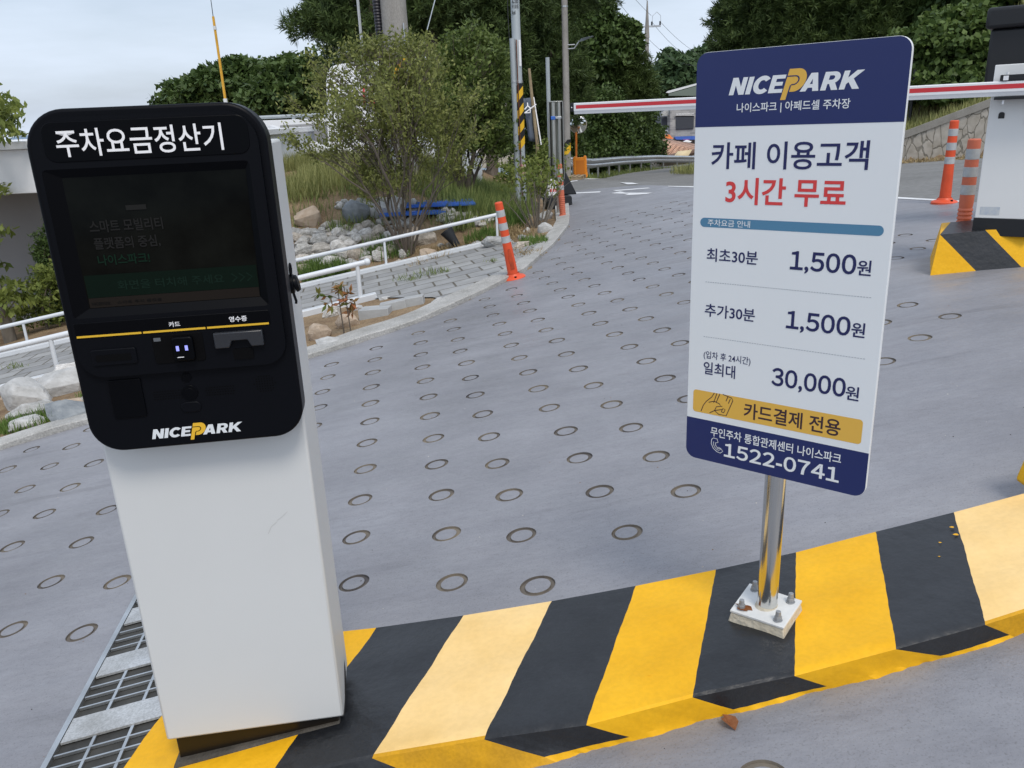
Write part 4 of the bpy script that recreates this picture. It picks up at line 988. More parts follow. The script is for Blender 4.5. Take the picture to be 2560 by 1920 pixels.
TL = lambda x, y: ramp(x, y) - .02
def rpx(x, y, w, label, group=None, m=None, fn=land, asp=.75, k=None, sink=.22, tall=.62):
    """a rock whose foot shows at a photo position, w wide in the photo"""
    p = hit(fn, x * D, y * D); dep = (p - EYE).dot(_F); s_ = w * D / FPX * dep / 2 * 1.10
    p = p + Vector((0, s_ * asp * .7, 0)); p.z = fn(p.x, p.y)
    return rock(p, s_ * 1.08, s_ * asp, s_ * tall, label, group, m, sink, k, rz=rnd.uniform(-.4, .4))
# named rocks between the kerb and the shorter rail, right of the kiosk
G1 = 'rocks beside the payment kiosk'
rpx(688, 740, 50, 'tall rough beige boulder right beside the kiosk body', G1, M_TANST, ramp, tall=1.15, k=1)
rpx(716, 690, 42, 'grey boulder under the end of the shorter white rail', G1, None, ramp, tall=.9, k=2)
rpx(752, 712, 56, 'brownish angular rock behind the red leafed sapling', G1, M_TANST, ramp, tall=.9, k=3)
rpx(768, 676, 40, 'pale rock at the foot of the ball ended rail post', G1, M_PALEST, ramp, tall=.6, k=4)
rpx(714, 752, 66, 'flat pale square rock touching the kerb by the kiosk', G1, M_PALEST, ramp, tall=.42, k=5)
rpx(765, 735, 28, 'small white stone at the stem of the red leafed sapling', G1, M_PALEST, ramp, k=6)
rpx(832, 652, 30, 'small white stone sitting on the pavers near the kerb', 'loose stones by the kerb', M_PALEST, ramp, k=7, tall=.5)
rpx(945, 656, 30, 'white broken stone in the gap between pavers and kerb', 'loose stones by the kerb', M_PALEST, ramp, k=0, tall=.5)
# the pile left of the kiosk
G2 = 'pale boulders left of the payment kiosk'
for x, y, w, t_, k, lb, m in ((40, 890, 116, .78, 1, 'big white angular boulder at the far left, left of the beige one', M_PALEST), (128, 862, 116, .75, 2, 'cream boulder touching the left side of the kiosk head, behind the grass', M_PALEST), (160, 828, 110, .5, 3, 'flat grey rock under the walkway channel beside the kiosk', None),
    (62, 912, 110, .45, 4, 'low long grey rock in front of the big white boulder', None), (145, 915, 104, .55, 5, 'blue grey rock on the kerb beside the kiosk', M_GREYST), (45, 936, 100, .42, 6, 'low pale rock half covered by grass next to the kerb', M_PALEST), (92, 850, 34, .6, 7, 'small tan stone wedged behind the cream boulder', M_TANST),
    (150, 893, 70, .5, 8, 'reddish rock wedged between the cream and the blue grey rocks', M_TANST), (8, 868, 30, .6, 0, 'small tan stone at the left end of the pile', M_TANST), (188, 878, 40, .8, 1, 'grey rock half hidden by the edge of the kiosk head', None)):
    rpx(x, y, w, lb, G2, m, ramp, tall=t_, k=k)
# rock garden behind the longer rail
hero = [(768, 484, 62, .9, 1, 'large blue grey boulder in the rock garden, left of the tree stems', M_GREYST), (665, 494, 62, .8, 2, 'flat tan boulder beside the kiosk top at the left of the rock garden', M_TANST), (822, 476, 50, .95, 3, 'white boulder just right of the blue grey boulder', M_PALEST),
        (858, 470, 46, 1.15, 5, 'tall white boulder standing among the tree stems', M_PALEST), (892, 452, 22, 1.3, 6, 'white upright stone right of the concrete pole foot', M_PALEST), (925, 560, 44, .7, 7, 'rounded tan stone in front of the black spotlight', M_TANST), (915, 532, 56, .72, 8, 'grey boulder left of the black spotlight', None),
        (890, 520, 44, .7, 0, 'brownish rock behind the grey boulder by the spotlight', M_TANST), (1080, 537, 78, .45, 3, 'long low grey rock by the end of the longer rail', None), (1128, 541, 44, .6, 4, 'greenish grey rock where the rail garden meets the kerb', None), (1178, 505, 34, .95, 1, 'pale pointed rock beside the kerb under the thin shrub', M_PALEST), (1180, 474, 32, .8, 2, 'white rock at the foot of the ribbed bollard', M_PALEST)]
for x, y, w, t_, k, lb, m in hero: rpx(x, y, w, lb, 'larger boulders of the rock garden', m, land, tall=t_, k=k)
def scatter(poly, n_, wmin, wmax, label, group, mind=.8):
    Q = []; tries = 0; pl_ = [(p[0], p[1]) for p in poly]; x0, x1 = min(p[0] for p in pl_), max(p[0] for p in pl_); ya, yb = min(p[1] for p in pl_), max(p[1] for p in pl_)
    while len(Q) < n_ and tries < n_ * 60:
        tries += 1; x, y = rnd.uniform(x0, x1), rnd.uniform(ya, yb)
        if not in_poly(x, y, pl_): continue
        g_ = hit(land, x * D, y * D)
        if in_poly(g_.x, g_.y + .05, walk_poly) or in_poly(g_.x, g_.y, deck_poly): continue
        w = rnd.uniform(wmin, wmax) * (.55 + .75 * (y - 420) / 150)
        if any(abs(x - a) < (w + c) * .42 * mind and abs(y - b) < (w + c) * .24 * mind for a, b, c in Q): continue
        if any(abs(x - h_[0]) < (w + h_[2]) * .42 and abs(y - h_[1] + 6) < (w + h_[2]) * .22 for h_ in hero): continue
        Q.append((x, y, w))
    for x, y, w in sorted(Q, key=lambda a: a[1]): rpx(x, y, w, label, group, None, land, tall=rnd.uniform(.55, .85))
scatter([(640, 512), (680, 498), (740, 492), (800, 500), (850, 508), (845, 560), (760, 585), (652, 600)], 150, 24, 42, 'grey and cream stone piled in the rock garden left of the tree stems', 'stones left of the tree stems', .62)
scatter([(730, 440), (770, 436), (850, 436), (900, 452), (880, 500), (840, 500), (800, 480), (740, 486)], 40, 20, 36, 'small pale stone scattered between the tree stems', 'stones between the tree stems', .65)
scatter([(985, 434), (1060, 428), (1120, 448), (1150, 470), (1095, 472), (1040, 492), (985, 498), (950, 480), (960, 450)], 120, 18, 32, 'small white stone piled around the blue boards and below the steel pole', 'stones below the steel pole', .62)
scatter([(890, 520), (960, 530), (1010, 540), (1050, 520), (1140, 500), (1170, 530), (1090, 545), (900, 580), (850, 575)], 20, 16, 30, 'small stone lying along the channel of the longer rail', 'stones along the longer rail', 1.1)
# square paver offcuts lying loose by the kerb
for x, y, w, lb in ((808, 692, 66, 'loose grey paver block standing on edge nearest the kiosk'), (852, 676, 56, 'loose grey paver block leaning between two others'), (895, 666, 44, 'loose grey paver block lying closest to the kerb')):
    p = hit(ramp, x * D, y * D); s_ = w * D / FPX * (p - EYE).dot(_F); q = MB(); q.box(-s_ / 2, s_ / 2, 0, s_ * .8, -.04, .10)
    o = tag(q.build('paver_block', mat('paver_grey', (.33, .34, .345), .85, .3, col2=(.44, .45, .45), vscale=5, bump=.2, bscale=40), None, .006), lb, 'paver', 'loose paver blocks'); o.location = p; o.rotation_euler = (rnd.uniform(-.10, .0), -.10 + rnd.uniform(-.05, .05), math.atan2(bdn.y, bdn.x) + rnd.uniform(-.30, -.05))

# blue boards on the rocks
M_BLUE = mat('blue_plastic', (.035, .14, .52), .4, .5, var=.08, vscale=6)
for x0, y0_, x1, y1, lb in ((950, 452, 985, 447, 'blue plastic board lying on the rocks, the upper of two'), (905, 464, 955, 458, 'blue plastic board lying lower on the rocks nearer the tree stems')):
    pass
def board(c, w, l, rz, tilt, lb):
    q = MB(); q.box(-w / 2, w / 2, -l / 2, l / 2, 0, .03)
    for k in range(4): q.box(-w / 2 + .01, w / 2 - .01, -l / 2 + l * (k + .2) / 4, -l / 2 + l * (k + .3) / 4, .0302, .042)
    o = tag(q.build('plastic_board', M_BLUE, None, .004), lb, 'board', 'blue boards'); o.location = c; o.rotation_euler = (tilt, .02, rz)
p = on_land(930 * D, 462 * D); board(p + Vector((.05, .30, .10)), 1.15, .5, .16, .04, 'blue plastic board lying higher on the rocks by the tree stems')
p = on_land(905 * D, 474 * D); board(p + Vector((-.1, .10, .07)), .95, .34, .20, .02, 'blue plastic board lying lower on the rocks by the tree stems')
# black garden spotlight
p = on_land(985 * D, 536 * D); sl_ = empty('garden_spotlight', p, 0, 'black cup shaped garden spotlight tipped among the rocks', 'spotlight')
q = MB(); ax = Vector((-.42, .1, .62)).normalized(); b0 = Vector((.02, 0, .03))
q.tube([b0, b0 + ax * .10, b0 + ax * .22, b0 + ax * .235], [.045, .060, .085, .088], 20); q.build('lamp_head', mat('matt_black', (.018, .020, .024), .55, .4), sl_)
q = MB(); q.tube([b0 + ax * .236, b0 + ax * .25], [.09, .09], 20); q.build('rim', MATS['matt_black'], sl_); q = MB(); q.tube([(0, 0, -.08), b0 + ax * .02], .014, 8); q.build('spike', MATS['matt_black'], sl_)
# fallen leaf in front of the island
p = hit(ramp, 1577 * D, 1567 * D); q = MB(); g_ = []
for i, (x, y) in enumerate([(0, -.022), (.014, -.012), (.017, .006), (.008, .018), (.0, .034), (-.006, .016), (-.019, .010), (-.016, -.010)]): g_.append((x, y, .004 + .012 * abs(x) / .018 + .004 * (i % 2)))
q.add(g_ + [(0, 0, .003)], [(i, (i + 1) % 8, 8) for i in range(8)]); o = tag(q.build('dry_leaf', mat('dry_leaf_brown', (.22, .085, .035), .8, .2, col2=(.34, .15, .07), vscale=60), None), 'dry brown leaf lying on the pavement in front of the island', 'leaf'); o.location = p; o.rotation_euler = (0, 0, .3)

# ------------------------------------------------------------------ foliage builders
def leaves_obj(name, C_, D_, U_, ln, wd, m, parent=None, tint=None, fold=.0):
    """many pointed leaves: centres C_, length directions D_, side directions U_ (N x 3 arrays)"""
    n_ = len(C_); ln = np.broadcast_to(np.asarray(ln, float), (n_,))[:, None]; wd = np.broadcast_to(np.asarray(wd, float), (n_,))[:, None]
    D_ = D_ / (np.linalg.norm(D_, axis=1, keepdims=True) + 1e-9); U_ = U_ - D_ * (U_ * D_).sum(1, keepdims=True); U_ = U_ / (np.linalg.norm(U_, axis=1, keepdims=True) + 1e-9)
    V = np.empty((n_, 4, 3)); V[:, 0] = C_ - D_ * ln * .5; V[:, 1] = C_ + U_ * wd * .5; V[:, 2] = C_ + D_ * ln * .5; V[:, 3] = C_ - U_ * wd * .5
    me = bpy.data.meshes.new(name); me.vertices.add(n_ * 4); me.vertices.foreach_set('co', V.reshape(-1)); me.loops.add(n_ * 4); me.loops.foreach_set('vertex_index', np.arange(n_ * 4))
    me.polygons.add(n_); me.polygons.foreach_set('loop_start', np.arange(0, n_ * 4, 4)); me.polygons.foreach_set('loop_total', np.full(n_, 4))
    at = me.attributes.new('tint', 'FLOAT', 'FACE'); at.data.foreach_set('value', np.clip(tint if tint is not None else nrg.random(n_), 0, 1).astype(np.float32))
    me.update(calc_edges=True); me.materials.append(m); o = bpy.data.objects.new(name, me); COL.objects.link(o)
    if parent is not None: o.parent = parent
    return o
def rdir(n_): 
    v = nrg.normal(size=(n_, 3)); return v / np.linalg.norm(v, axis=1, keepdims=True)
def lobe_points(lobes, n_, shell=.55):
    w = np.array([l[3] * l[4] + l[4] * l[5] for l in lobes]); idx = nrg.choice(len(lobes), n_, p=w / w.sum()); L_ = np.array([l[:6] for l in lobes])[idx]
    d = rdir(n_); r_ = shell + (1 - shell) * nrg.random(n_) ** .6; r_ *= 1 + .16 * nrg.normal(size=n_)
    return L_[:, :3] + d * r_[:, None] * L_[:, 3:6], d
def broad_crown(name, lobes, clumps, per, cr, ln, wd, m, parent, droop=.3, shell=.5):
    cc, dd = lobe_points(lobes, clumps, shell); ct = np.clip(nrg.normal(.5, .17, clumps), 0, 1)
    k = np.repeat(np.arange(clumps), per); n_ = len(k); off = rdir(n_) * (nrg.random(n_) ** .45)[:, None] * cr * np.array([1, 1, .62]); C_ = cc[k] + off
    D_ = rdir(n_) + dd[k] * .8 + np.array([0, 0, -droop]); U_ = rdir(n_) * np.array([1, 1, .5])
    t = ct[k] * .6 + .4 * nrg.random(n_) + .12 * off[:, 2] / cr
    return leaves_obj(name, C_, D_, U_, ln * (.7 + .6 * nrg.random(n_)), wd * (.7 + .6 * nrg.random(n_)), m, parent, t)
def pine_crown(name, lobes, tufts, per, ln, wd, m, parent, shell=.45):
    """needle brushes: each tuft a burst of needles round a twig pointing outward and up"""
    cc, dd = lobe_points(lobes, tufts, shell); ax = dd * .8 + np.array([0, 0, .55]) + .35 * rdir(tufts); ax /= np.linalg.norm(ax, axis=1, keepdims=True)
    ct = np.clip(nrg.normal(.45, .2, tufts), 0, 1); k = np.repeat(np.arange(tufts), per); n_ = len(k)
    D_ = ax[k] * .75 + rdir(n_) * .85; D_ /= np.linalg.norm(D_, axis=1, keepdims=True)
    L_ = ln * (.6 + .6 * nrg.random(n_)); C_ = cc[k] + ax[k] * (nrg.random(n_) * ln * 1.1)[:, None] + D_ * L_[:, None] * .5
    return leaves_obj(name, C_, D_, rdir(n_), L_, wd * (.7 + .6 * nrg.random(n_)), m, parent, ct[k] * .6 + .4 * nrg.random(n_))
def limbs(mb, b, top, r0, lobes, n_=8, r1=.3):
    b, top = Vector(b), Vector(top); mid = b.lerp(top, .5) + Vector((rnd.uniform(-.2, .2), rnd.uniform(-.2, .2), 0))
    mb.tube([b, b.lerp(mid, .5), mid, top], [r0, r0 * .85, r0 * .65, r0 * .3], 10)
    for l in lobes[:n_]:
        e = Vector(l[:3]); s_ = b.lerp(top, rnd.uniform(.35, .85)); mb.tube([s_, s_.lerp(e, .5) + Vector((0, 0, .12)), e], [r0 * r1, r0 * r1 * .6, r0 * r1 * .2], 6)
M_BARK = mat('grey_bark', (.085, .07, .055), .9, .2, col2=(.17, .145, .12), vscale=9, stretch=(1, 1, .25), bump=.5, bscale=30)
M_BARKL = mat('pale_bark', (.15, .13, .105), .9, .2, col2=(.26, .235, .20), vscale=10, stretch=(1, 1, .3), bump=.4, bscale=40)
LM_PINE = leaf_mat('pine_needles', (.014, .032, .010), (.125, .180, .052), .6, .15)
LM_PINE2 = leaf_mat('yellowish_pine_needles', (.020, .040, .010), (.120, .170, .045), .6, .15)
LM_DARK = leaf_mat('dark_leaves', (.018, .042, .012), (.130, .195, .055), .5, .22)
LM_MID = leaf_mat('green_leaves', (.032, .066, .016), (.150, .215, .058), .5, .28)
LM_BUSH = leaf_mat('olive_leaves', (.080, .105, .026), (.34, .36, .11), .45, .34)
LM_BUSHB = leaf_mat('brownish_leaves', (.055, .055, .026), (.15, .145, .07), .6, .25)
LM_FAR = leaf_mat('far_leaves', (.040, .078, .035), (.105, .165, .068), .6, .2)
LM_GRASS = leaf_mat('grass_blades', (.16, .18, .055), (.47, .47, .20), .55, .35)
LM_GRASSD = leaf_mat('dark_grass_blades', (.09, .14, .04), (.32, .37, .13), .55, .35)
LM_GREEN = leaf_mat('fresh_grass_blades', (.055, .11, .022), (.20, .30, .075), .55, .3)
LM_STRAW = leaf_mat('dry_straw', (.22, .155, .075), (.46, .36, .20), .8, .2)
LM_RED = leaf_mat('red_green_leaves', (.10, .16, .03), (.38, .14, .06), .45, .25)
LM_LIME = leaf_mat('lime_leaves', (.095, .135, .030), (.26, .30, .075), .5, .35)

def lobes_px(spec):
    """lobes given as photo (x, y), distance, photo half-width, half-height, depth radius"""
    out = []
    for x, y, dep, rx, ry, rz_ in spec:
        c = dp(x, y, dep); k = dep * D / FPX; out.append((c.x, c.y, c.z, rx * k, rz_, ry * k))
    return out
def tree(name, label, group, kind, base_px, dep, spec, n1, n2, ln, wd, m, tr=.16, cr=.5, cat='tree', bark=M_BARK, shell=.5):
    b = dp(*base_px, dep); o = empty(name, (b.x, b.y, 0), 0, label, cat, group)
    zb = land(b.x, b.y) - .1
    L_ = [(x - b.x, y - b.y, z, a, b_, c) for x, y, z, a, b_, c in lobes_px(spec)]
    LX = list(L_)
    for (x, y, z, a, b_, c) in L_:
        for _ in range(4):
            v_ = Vector((rnd.gauss(0, 1), rnd.gauss(0, .6), rnd.gauss(.15, 1))).normalized(); f_ = rnd.uniform(.26, .46); LX.append((x + v_.x * a * rnd.uniform(.85, 1.2), y + v_.y * b_ * .8, z + v_.z * c * rnd.uniform(.85, 1.15), a * f_, b_ * f_, c * f_))
    top = max(L_, key=lambda l: l[2]); mb = MB(); limbs(mb, (0, 0, zb), (top[0] * .7, top[1] * .7, top[2]), tr, L_, 12); mb.build('trunk', bark, o)
    if kind == 'pine': pine_crown('crown', LX, n1, n2, ln, wd, m, o, shell)
    else: broad_crown('crown', LX, int(n1 * 1.15), n2, cr, ln, wd, m, o, shell=shell)
    return o
GP = 'dark pines behind the garden'
tree('pine_tree', 'dark pine with a low limb reaching left into the sky behind the small tree', GP, 'pine', (800, 300), 25,
     [(668, 62, 25, 42, 20, .9), (720, 48, 25, 50, 34, 1.2), (700, 20, 25.5, 30, 22, 1.0), (745, 108, 25, 36, 32, 1), (790, 40, 26, 80, 60, 1.8), (770, -40, 26, 90, 60, 2), (820, -120, 26, 100, 60, 2), (842, 70, 25.5, 50, 40, 1.3)], 3250, 22, .25, .032, LM_PINE, .22)
tree('pine_tree', 'dark pine directly behind the concrete pole and its cable', GP, 'pine', (935, 300), 26,
     [(900, 40, 26, 70, 40, 1.6), (965, 22, 26, 75, 45, 1.8), (930, -50, 26, 110, 60, 2.2), (905, 92, 26.5, 30, 18, 1), (985, 88, 26.5, 60, 22, 1.2), (950, -130, 26, 120, 60, 2.2)], 3250, 22, .25, .032, LM_PINE, .22)
tree('pine_tree', 'dark pine behind the top of the round bushy tree and the steel pole', GP, 'pine', (1060, 300), 27,
     [(1040, 40, 27, 70, 60, 1.8), (1075, 90, 27, 60, 50, 1.6), (1100, 20, 27.5, 80, 60, 2), (1040, -60, 27, 110, 70, 2.2), (1010, 110, 27.5, 50, 26, 1.2), (1100, 150, 28, 55, 60, 1.6)], 3500, 22, .25, .032, LM_PINE, .22)
tree('pine_tree', 'tall dark pine right of the steel pole with the grey banner below', GP, 'pine', (1180, 330), 30,
     [(1170, 40, 30, 70, 70, 2.2), (1190, 130, 29, 60, 60, 2), (1165, 215, 29, 52, 50, 1.6), (1200, -50, 30, 110, 80, 2.6), (1215, 210, 30, 50, 60, 1.8), (1120, 220, 29, 40, 60, 1.5), (1150, 300, 30, 60, 60, 1.6)], 4500, 22, .25, .032, LM_PINE, .25)
tree('leafy_tree', 'broad dark tree with leafy sprays reaching right over the road', 'trees beyond the road', 'broad', (1290, 345), 46,
     [(1245, 60, 46, 56, 60, 2), (1300, 78, 46, 50, 30, 1.6), (1340, 62, 46, 26, 14, 1), (1364, 72, 46, 14, 11, .8), (1280, 140, 46, 76, 50, 2), (1215, -30, 46, 60, 60, 2), (1290, 22, 46, 22, 16, .9), (1350, 102, 46, 24, 13, 1), (1325, 112, 46, 44, 18, 1.2)], 1300, 34, .34, .19, LM_DARK, .2, .55)
tree('pine_tree', 'dark pine right of the street lamp with branches down to the barrier arm', 'trees beyond the road', 'pine', (1340, 350), 47,
     [(1320, 150, 47, 64, 32, 2), (1368, 140, 47, 28, 16, 1.4), (1362, 178, 47, 42, 30, 1.6), (1300, 200, 47, 74, 46, 2), (1378, 205, 47.5, 30, 32, 1.4), (1290, 130, 47.5, 60, 40, 2)], 2800, 16, .40, .045, LM_PINE2, .2)
for i, (x, y, rx, ry, lb) in enumerate(((1200, 280, 50, 70, 'dark bushy tree between the pole with the lamp and the stainless post'), (1295, 285, 60, 66, 'dark bushy tree behind the round traffic mirror'), (1345, 280, 46, 62, 'dark bushy tree above the guardrail right of the mirror'), (1384, 262, 22, 58, 'dark bushy tree at the left edge of the grey stone building'))):
    tree('bushy_tree', lb, 'dark bushes along the guardrail', 'broad', (x, 350), (37, 43, 49, 54)[i], [(x, y, (37, 43, 49, 54)[i], rx, ry, 2.2), (x - 20, y + 45, (37, 43, 49, 54)[i], rx * .8, 40, 1.8), (x + 24, y + 45, (37, 43, 49, 54)[i], rx * .7, 36, 1.8), (x + 5, y - 40, (37, 43, 49, 54)[i], rx * .7, 40, 1.6), (x, y + 60, (36.5, 42, 48, 53)[i], rx * .9, 24, 1.2)], 620, 34, .19, .12, LM_DARK, .14, .6, cat='tree')
tree('leafy_tree', 'broad green tree against the sky left of the small garden tree, nearer the yellow mast', 'green trees behind the terrace', 'broad', (470, 250), 36, [(450, 205, 36, 90, 40, 2.2), (500, 175, 36, 70, 30, 2), (540, 160, 36, 44, 24, 1.6), (400, 225, 36, 60, 26, 1.6), (545, 215, 36, 60, 40, 2)], 720, 34, .30, .17, LM_DARK, .2, .5)
tree('leafy_tree', 'broad green tree behind the terrace rail, half covered by the small garden tree', 'green trees behind the terrace', 'broad', (640, 250), 34, [(610, 175, 34, 44, 34, 1.8), (650, 170, 34, 44, 36, 1.8), (640, 215, 34, 60, 40, 2), (590, 220, 34, 50, 32, 1.8), (700, 190, 34, 40, 40, 1.6)], 720, 34, .30, .17, LM_DARK, .2, .5)
# right hand slope
GR_ = 'pines on the slope at the right'
tree('pine_tree', 'pine on the slope whose left edge stands against the sky above the sign', GR_, 'pine', (1650, 250), 31, [(1610, 40, 31, 50, 44, 2), (1600, 95, 31, 42, 30, 1.6), (1660, 70, 31, 60, 56, 2.2), (1640, -20, 31, 60, 50, 2), (1640, 140, 31, 70, 50, 2), (1590, 20, 31, 24, 26, 1)], 3750, 22, .25, .032, LM_PINE, .22)
tree('pine_tree', 'pine on the slope behind the middle of the sign top', GR_, 'pine', (1760, 250), 29, [(1740, 30, 29, 70, 56, 2), (1790, 60, 29, 60, 50, 2), (1760, -50, 29, 90, 60, 2.4), (1730, 110, 29, 60, 50, 2), (1800, 130, 29, 60, 60, 2)], 3500, 22, .25, .032, LM_PINE2, .22)
tree('pine_tree', 'pine on the slope behind the right end of the sign top', GR_, 'pine', (1900, 220), 27, [(1880, 20, 27, 70, 50, 2), (1950, 40, 27, 70, 50, 2), (1900, -60, 27, 100, 60, 2.4), (1860, 90, 27, 50, 60, 2), (1990, -20, 27, 70, 60, 2)], 3250, 22, .25, .032, LM_PINE2, .22)
tree('leafy_tree', 'leafy tree filling the top right corner behind the black display cabinet', 'leafy growth on the slope', 'broad', (2130, 220), 25, [(2100, 10, 25, 80, 50, 2), (2170, -20, 25, 90, 60, 2.2), (2060, -40, 25, 80, 60, 2), (2190, 60, 25, 70, 60, 2), (2220, 150, 25, 60, 70, 2)], 1000, 34, .26, .18, LM_DARK, .2, .5)
o = empty('creeper_bush', (0, 0, 0), 0, 'broad leafed creeper smothering the slope between the sign and the black display cabinet', 'bush', 'leafy growth on the slope')
L_ = lobes_px([(2020, 110, 22, 62, 60, 1.6), (2070, 70, 22, 50, 50, 1.5), (2080, 140, 21.5, 50, 56, 1.5), (1990, 180, 22, 50, 36, 1.4), (2050, 190, 21, 50, 26, 1.2), (1950, 150, 23, 60, 60, 1.5), (2120, 150, 21, 50, 60, 1.4)])
broad_crown('foliage', L_, 1100, 26, .30, .17, .15, LM_MID, o, .5, .75)
mb = MB()
for l in L_: 
    mb.tube([(l[0], l[1], land(l[0], l[1]) - .2), (l[0] + .2, l[1], l[2])], [.06, .03], 6)
mb.build('stem', M_BARK, o)
# far trees between the centre and the sign
tree('leafy_tree', 'far green tree above the stone building, right of the far power pole', 'far trees past the road', 'broad', (1450, 200), 95, [(1450, 155, 95, 30, 26, 4), (1478, 148, 96, 30, 20, 4), (1440, 185, 95, 34, 22, 4), (1490, 178, 95, 34, 26, 4)], 500, 30, .8, .55, LM_FAR, .3, 1.2)
tree('leafy_tree', 'far dark tree partly hidden by the left edge of the sign', 'far trees past the road', 'broad', (1530, 200), 98, [(1525, 150, 98, 34, 30, 4), (1560, 160, 98, 40, 30, 4), (1515, 190, 98, 40, 30, 4)], 420, 30, .8, .55, LM_FAR, .3, 1.2)

# ---- the two small garden trees: bundles of bare stems with leaves out at the twigs
def stem_tree(name, label, base, stems, m_leaf, ln, wd, per, levels, seed, bark, r0=.030, spread=.55, extra=None):
    r_ = random.Random(seed); o = empty(name, base, 0, label, 'tree', None); mb = MB(); tips = []
    def grow(p, d, L_, rad, lev):
        k = 4; pts = [p]; q = p.copy(); dd = d.copy()
        for i in range(k):
            dd = (dd + Vector((r_.uniform(-.16, .16), r_.uniform(-.16, .16), r_.uniform(-.04, .12)))).normalized(); q = q + dd * (L_ / k); pts.append(q.copy())
            if lev <= 1: tips.append((q.copy(), dd.copy()))
        mb.tube(pts, [lerp(rad, rad * .55, i / k) for i in range(k + 1)], 8 if lev > 2 else 5 if lev > 1 else 3, cap=False)
        if lev == 0: return
        nb = r_.choice((2, 3, 3)) if lev > 1 else 3
        for j in range(nb):
            at_ = pts[r_.randrange(2, k + 1)] if j else pts[-1]; side = Vector((r_.gauss(0, 1), r_.gauss(0, 1), r_.gauss(.25, .6))).normalized()
            grow(at_, (dd + side * spread).normalized(), L_ * r_.uniform(.52, .78), rad * .55, lev - 1)
    for (dx, dy, dz, L_, rad) in stems: grow(Vector((dx * .10, dy * .10, -.08)), Vector((dx, dy, dz)).normalized(), L_, rad, levels)
    mb.build('trunk', bark, o, recalc=False)
    T_ = np.array([t[0][:] for t in tips]); TD = np.array([t[1][:] for t in tips]); k = np.repeat(np.arange(len(T_)), per); n_ = len(k)
    C_ = T_[k] + rdir(n_) * (nrg.random(n_) ** .6)[:, None] * .085; D_ = TD[k] + rdir(n_) * .9 + np.array([0, 0, -.1]); ct = nrg.random(len(T_))
    leaves_obj('crown', C_, D_, rdir(n_), ln * (.6 + .7 * nrg.random(n_)), wd * (.6 + .7 * nrg.random(n_)), m_leaf, o, ct[k] * .5 + .5 * nrg.random(n_))
    if extra:
        spec, nc_, np_, cr_ = extra; L_ = [(x - o.location.x, y - o.location.y, z - o.location.z, a, b_, c) for x, y, z, a, b_, c in lobes_px(spec)]
        C2, d2 = lobe_points(L_, nc_, .15); k = np.repeat(np.arange(nc_), np_); n_ = len(k); ct = nrg.random(nc_)
        leaves_obj('outer_leaves', C2[k] + rdir(n_) * (nrg.random(n_) ** .5)[:, None] * cr_, rdir(n_) + d2[k] * .6 + np.array([0, 0, .1]), rdir(n_), ln * (.6 + .7 * nrg.random(n_)), wd * (.6 + .7 * nrg.random(n_)), m_leaf, o, ct[k] * .5 + .5 * nrg.random(n_))
        mb = MB()
        for i in range(nc_):
            if i % 2: continue
            e = Vector(C2[i]); st = Vector((e.x * .55, e.y * .55, e.z - r_.uniform(.25, .5))); mb.tube([st, st.lerp(e, .5) + Vector((r_.gauss(0, .03), r_.gauss(0, .03), 0)), e], [.006, .004, .002], 3, cap=False)
        mb.build('twigs', bark, o, recalc=False)
    return o
b1 = P3(880 * D, 525 * D, 10.7); b1.z = land(b1.x, b1.y); DB1 = 10.55
stem_tree('garden_tree', 'small many stemmed tree with thin leaves in the rock garden, left of the round one', b1,
    [(-.44, .1, 1, 0.95, .020), (-.30, -.1, 1, 1.00, .023), (-.20, .25, 1, 0.96, .017), (-.12, .1, 1, 1.04, .024), (-.02, -.15, 1, 1.02, .022), (.06, .1, 1, 1.04, .024), (.14, -.05, 1, 0.96, .018), (.22, .2, 1, 0.95, .020), (-.62, .3, 1, 0.81, .017)], LM_BUSH, .056, .028, 4, 4, 5, M_BARK, spread=.50,
    extra=([(770, 130, DB1, 70, 50, .5), (860, 125, DB1, 80, 46, .6), (925, 150, DB1, 44, 62, .5), (838, 170, DB1 - .3, 46, 50, .3), (850, 245, DB1 - .3, 44, 46, .3), (890, 100, DB1, 60, 30, .5), (800, 100, DB1, 60, 24, .5), (720, 190, DB1, 62, 50, .5), (685, 160, DB1, 34, 40, .3), (800, 210, DB1, 80, 60, .6), (895, 230, DB1, 50, 66, .6), (760, 290, DB1, 90, 44, .6), (720, 335, DB1, 50, 26, .4), (870, 310, DB1, 80, 60, .6), (850, 380, DB1, 50, 40, .5)], 820, 13, .13))
b2 = P3(1000 * D, 372 * D, 13.2); b2.z = land(b2.x, b2.y)
stem_tree('garden_tree', 'round dense bushy tree between the small thin tree and the steel pole', b2,
    [(-.24, .1, 1, .85, .05), (-.1, -.1, 1, .95, .06), (.08, .1, 1, .95, .05), (.22, -.1, 1, .9, .05), (.34, .2, 1, .82, .035), (.0, .3, 1, 1.0, .05)], leaf_mat('fresh_round_tree_leaves', (.045, .078, .018), (.20, .26, .07), .5, .3), .085, .042, 4, 4, 9, M_BARK, spread=.55,
    extra=([(1020, 110, 13.2, 60, 50, .6), (975, 160, 13.2, 48, 60, .6), (1065, 140, 13.2, 40, 60, .5), (1020, 190, 13.2, 80, 60, .7), (1060, 240, 13.2, 50, 60, .6), (960, 240, 13.2, 50, 50, .6), (1010, 280, 13.2, 60, 40, .6), (1075, 300, 13.0, 36, 46, .5)], 760, 26, .17))
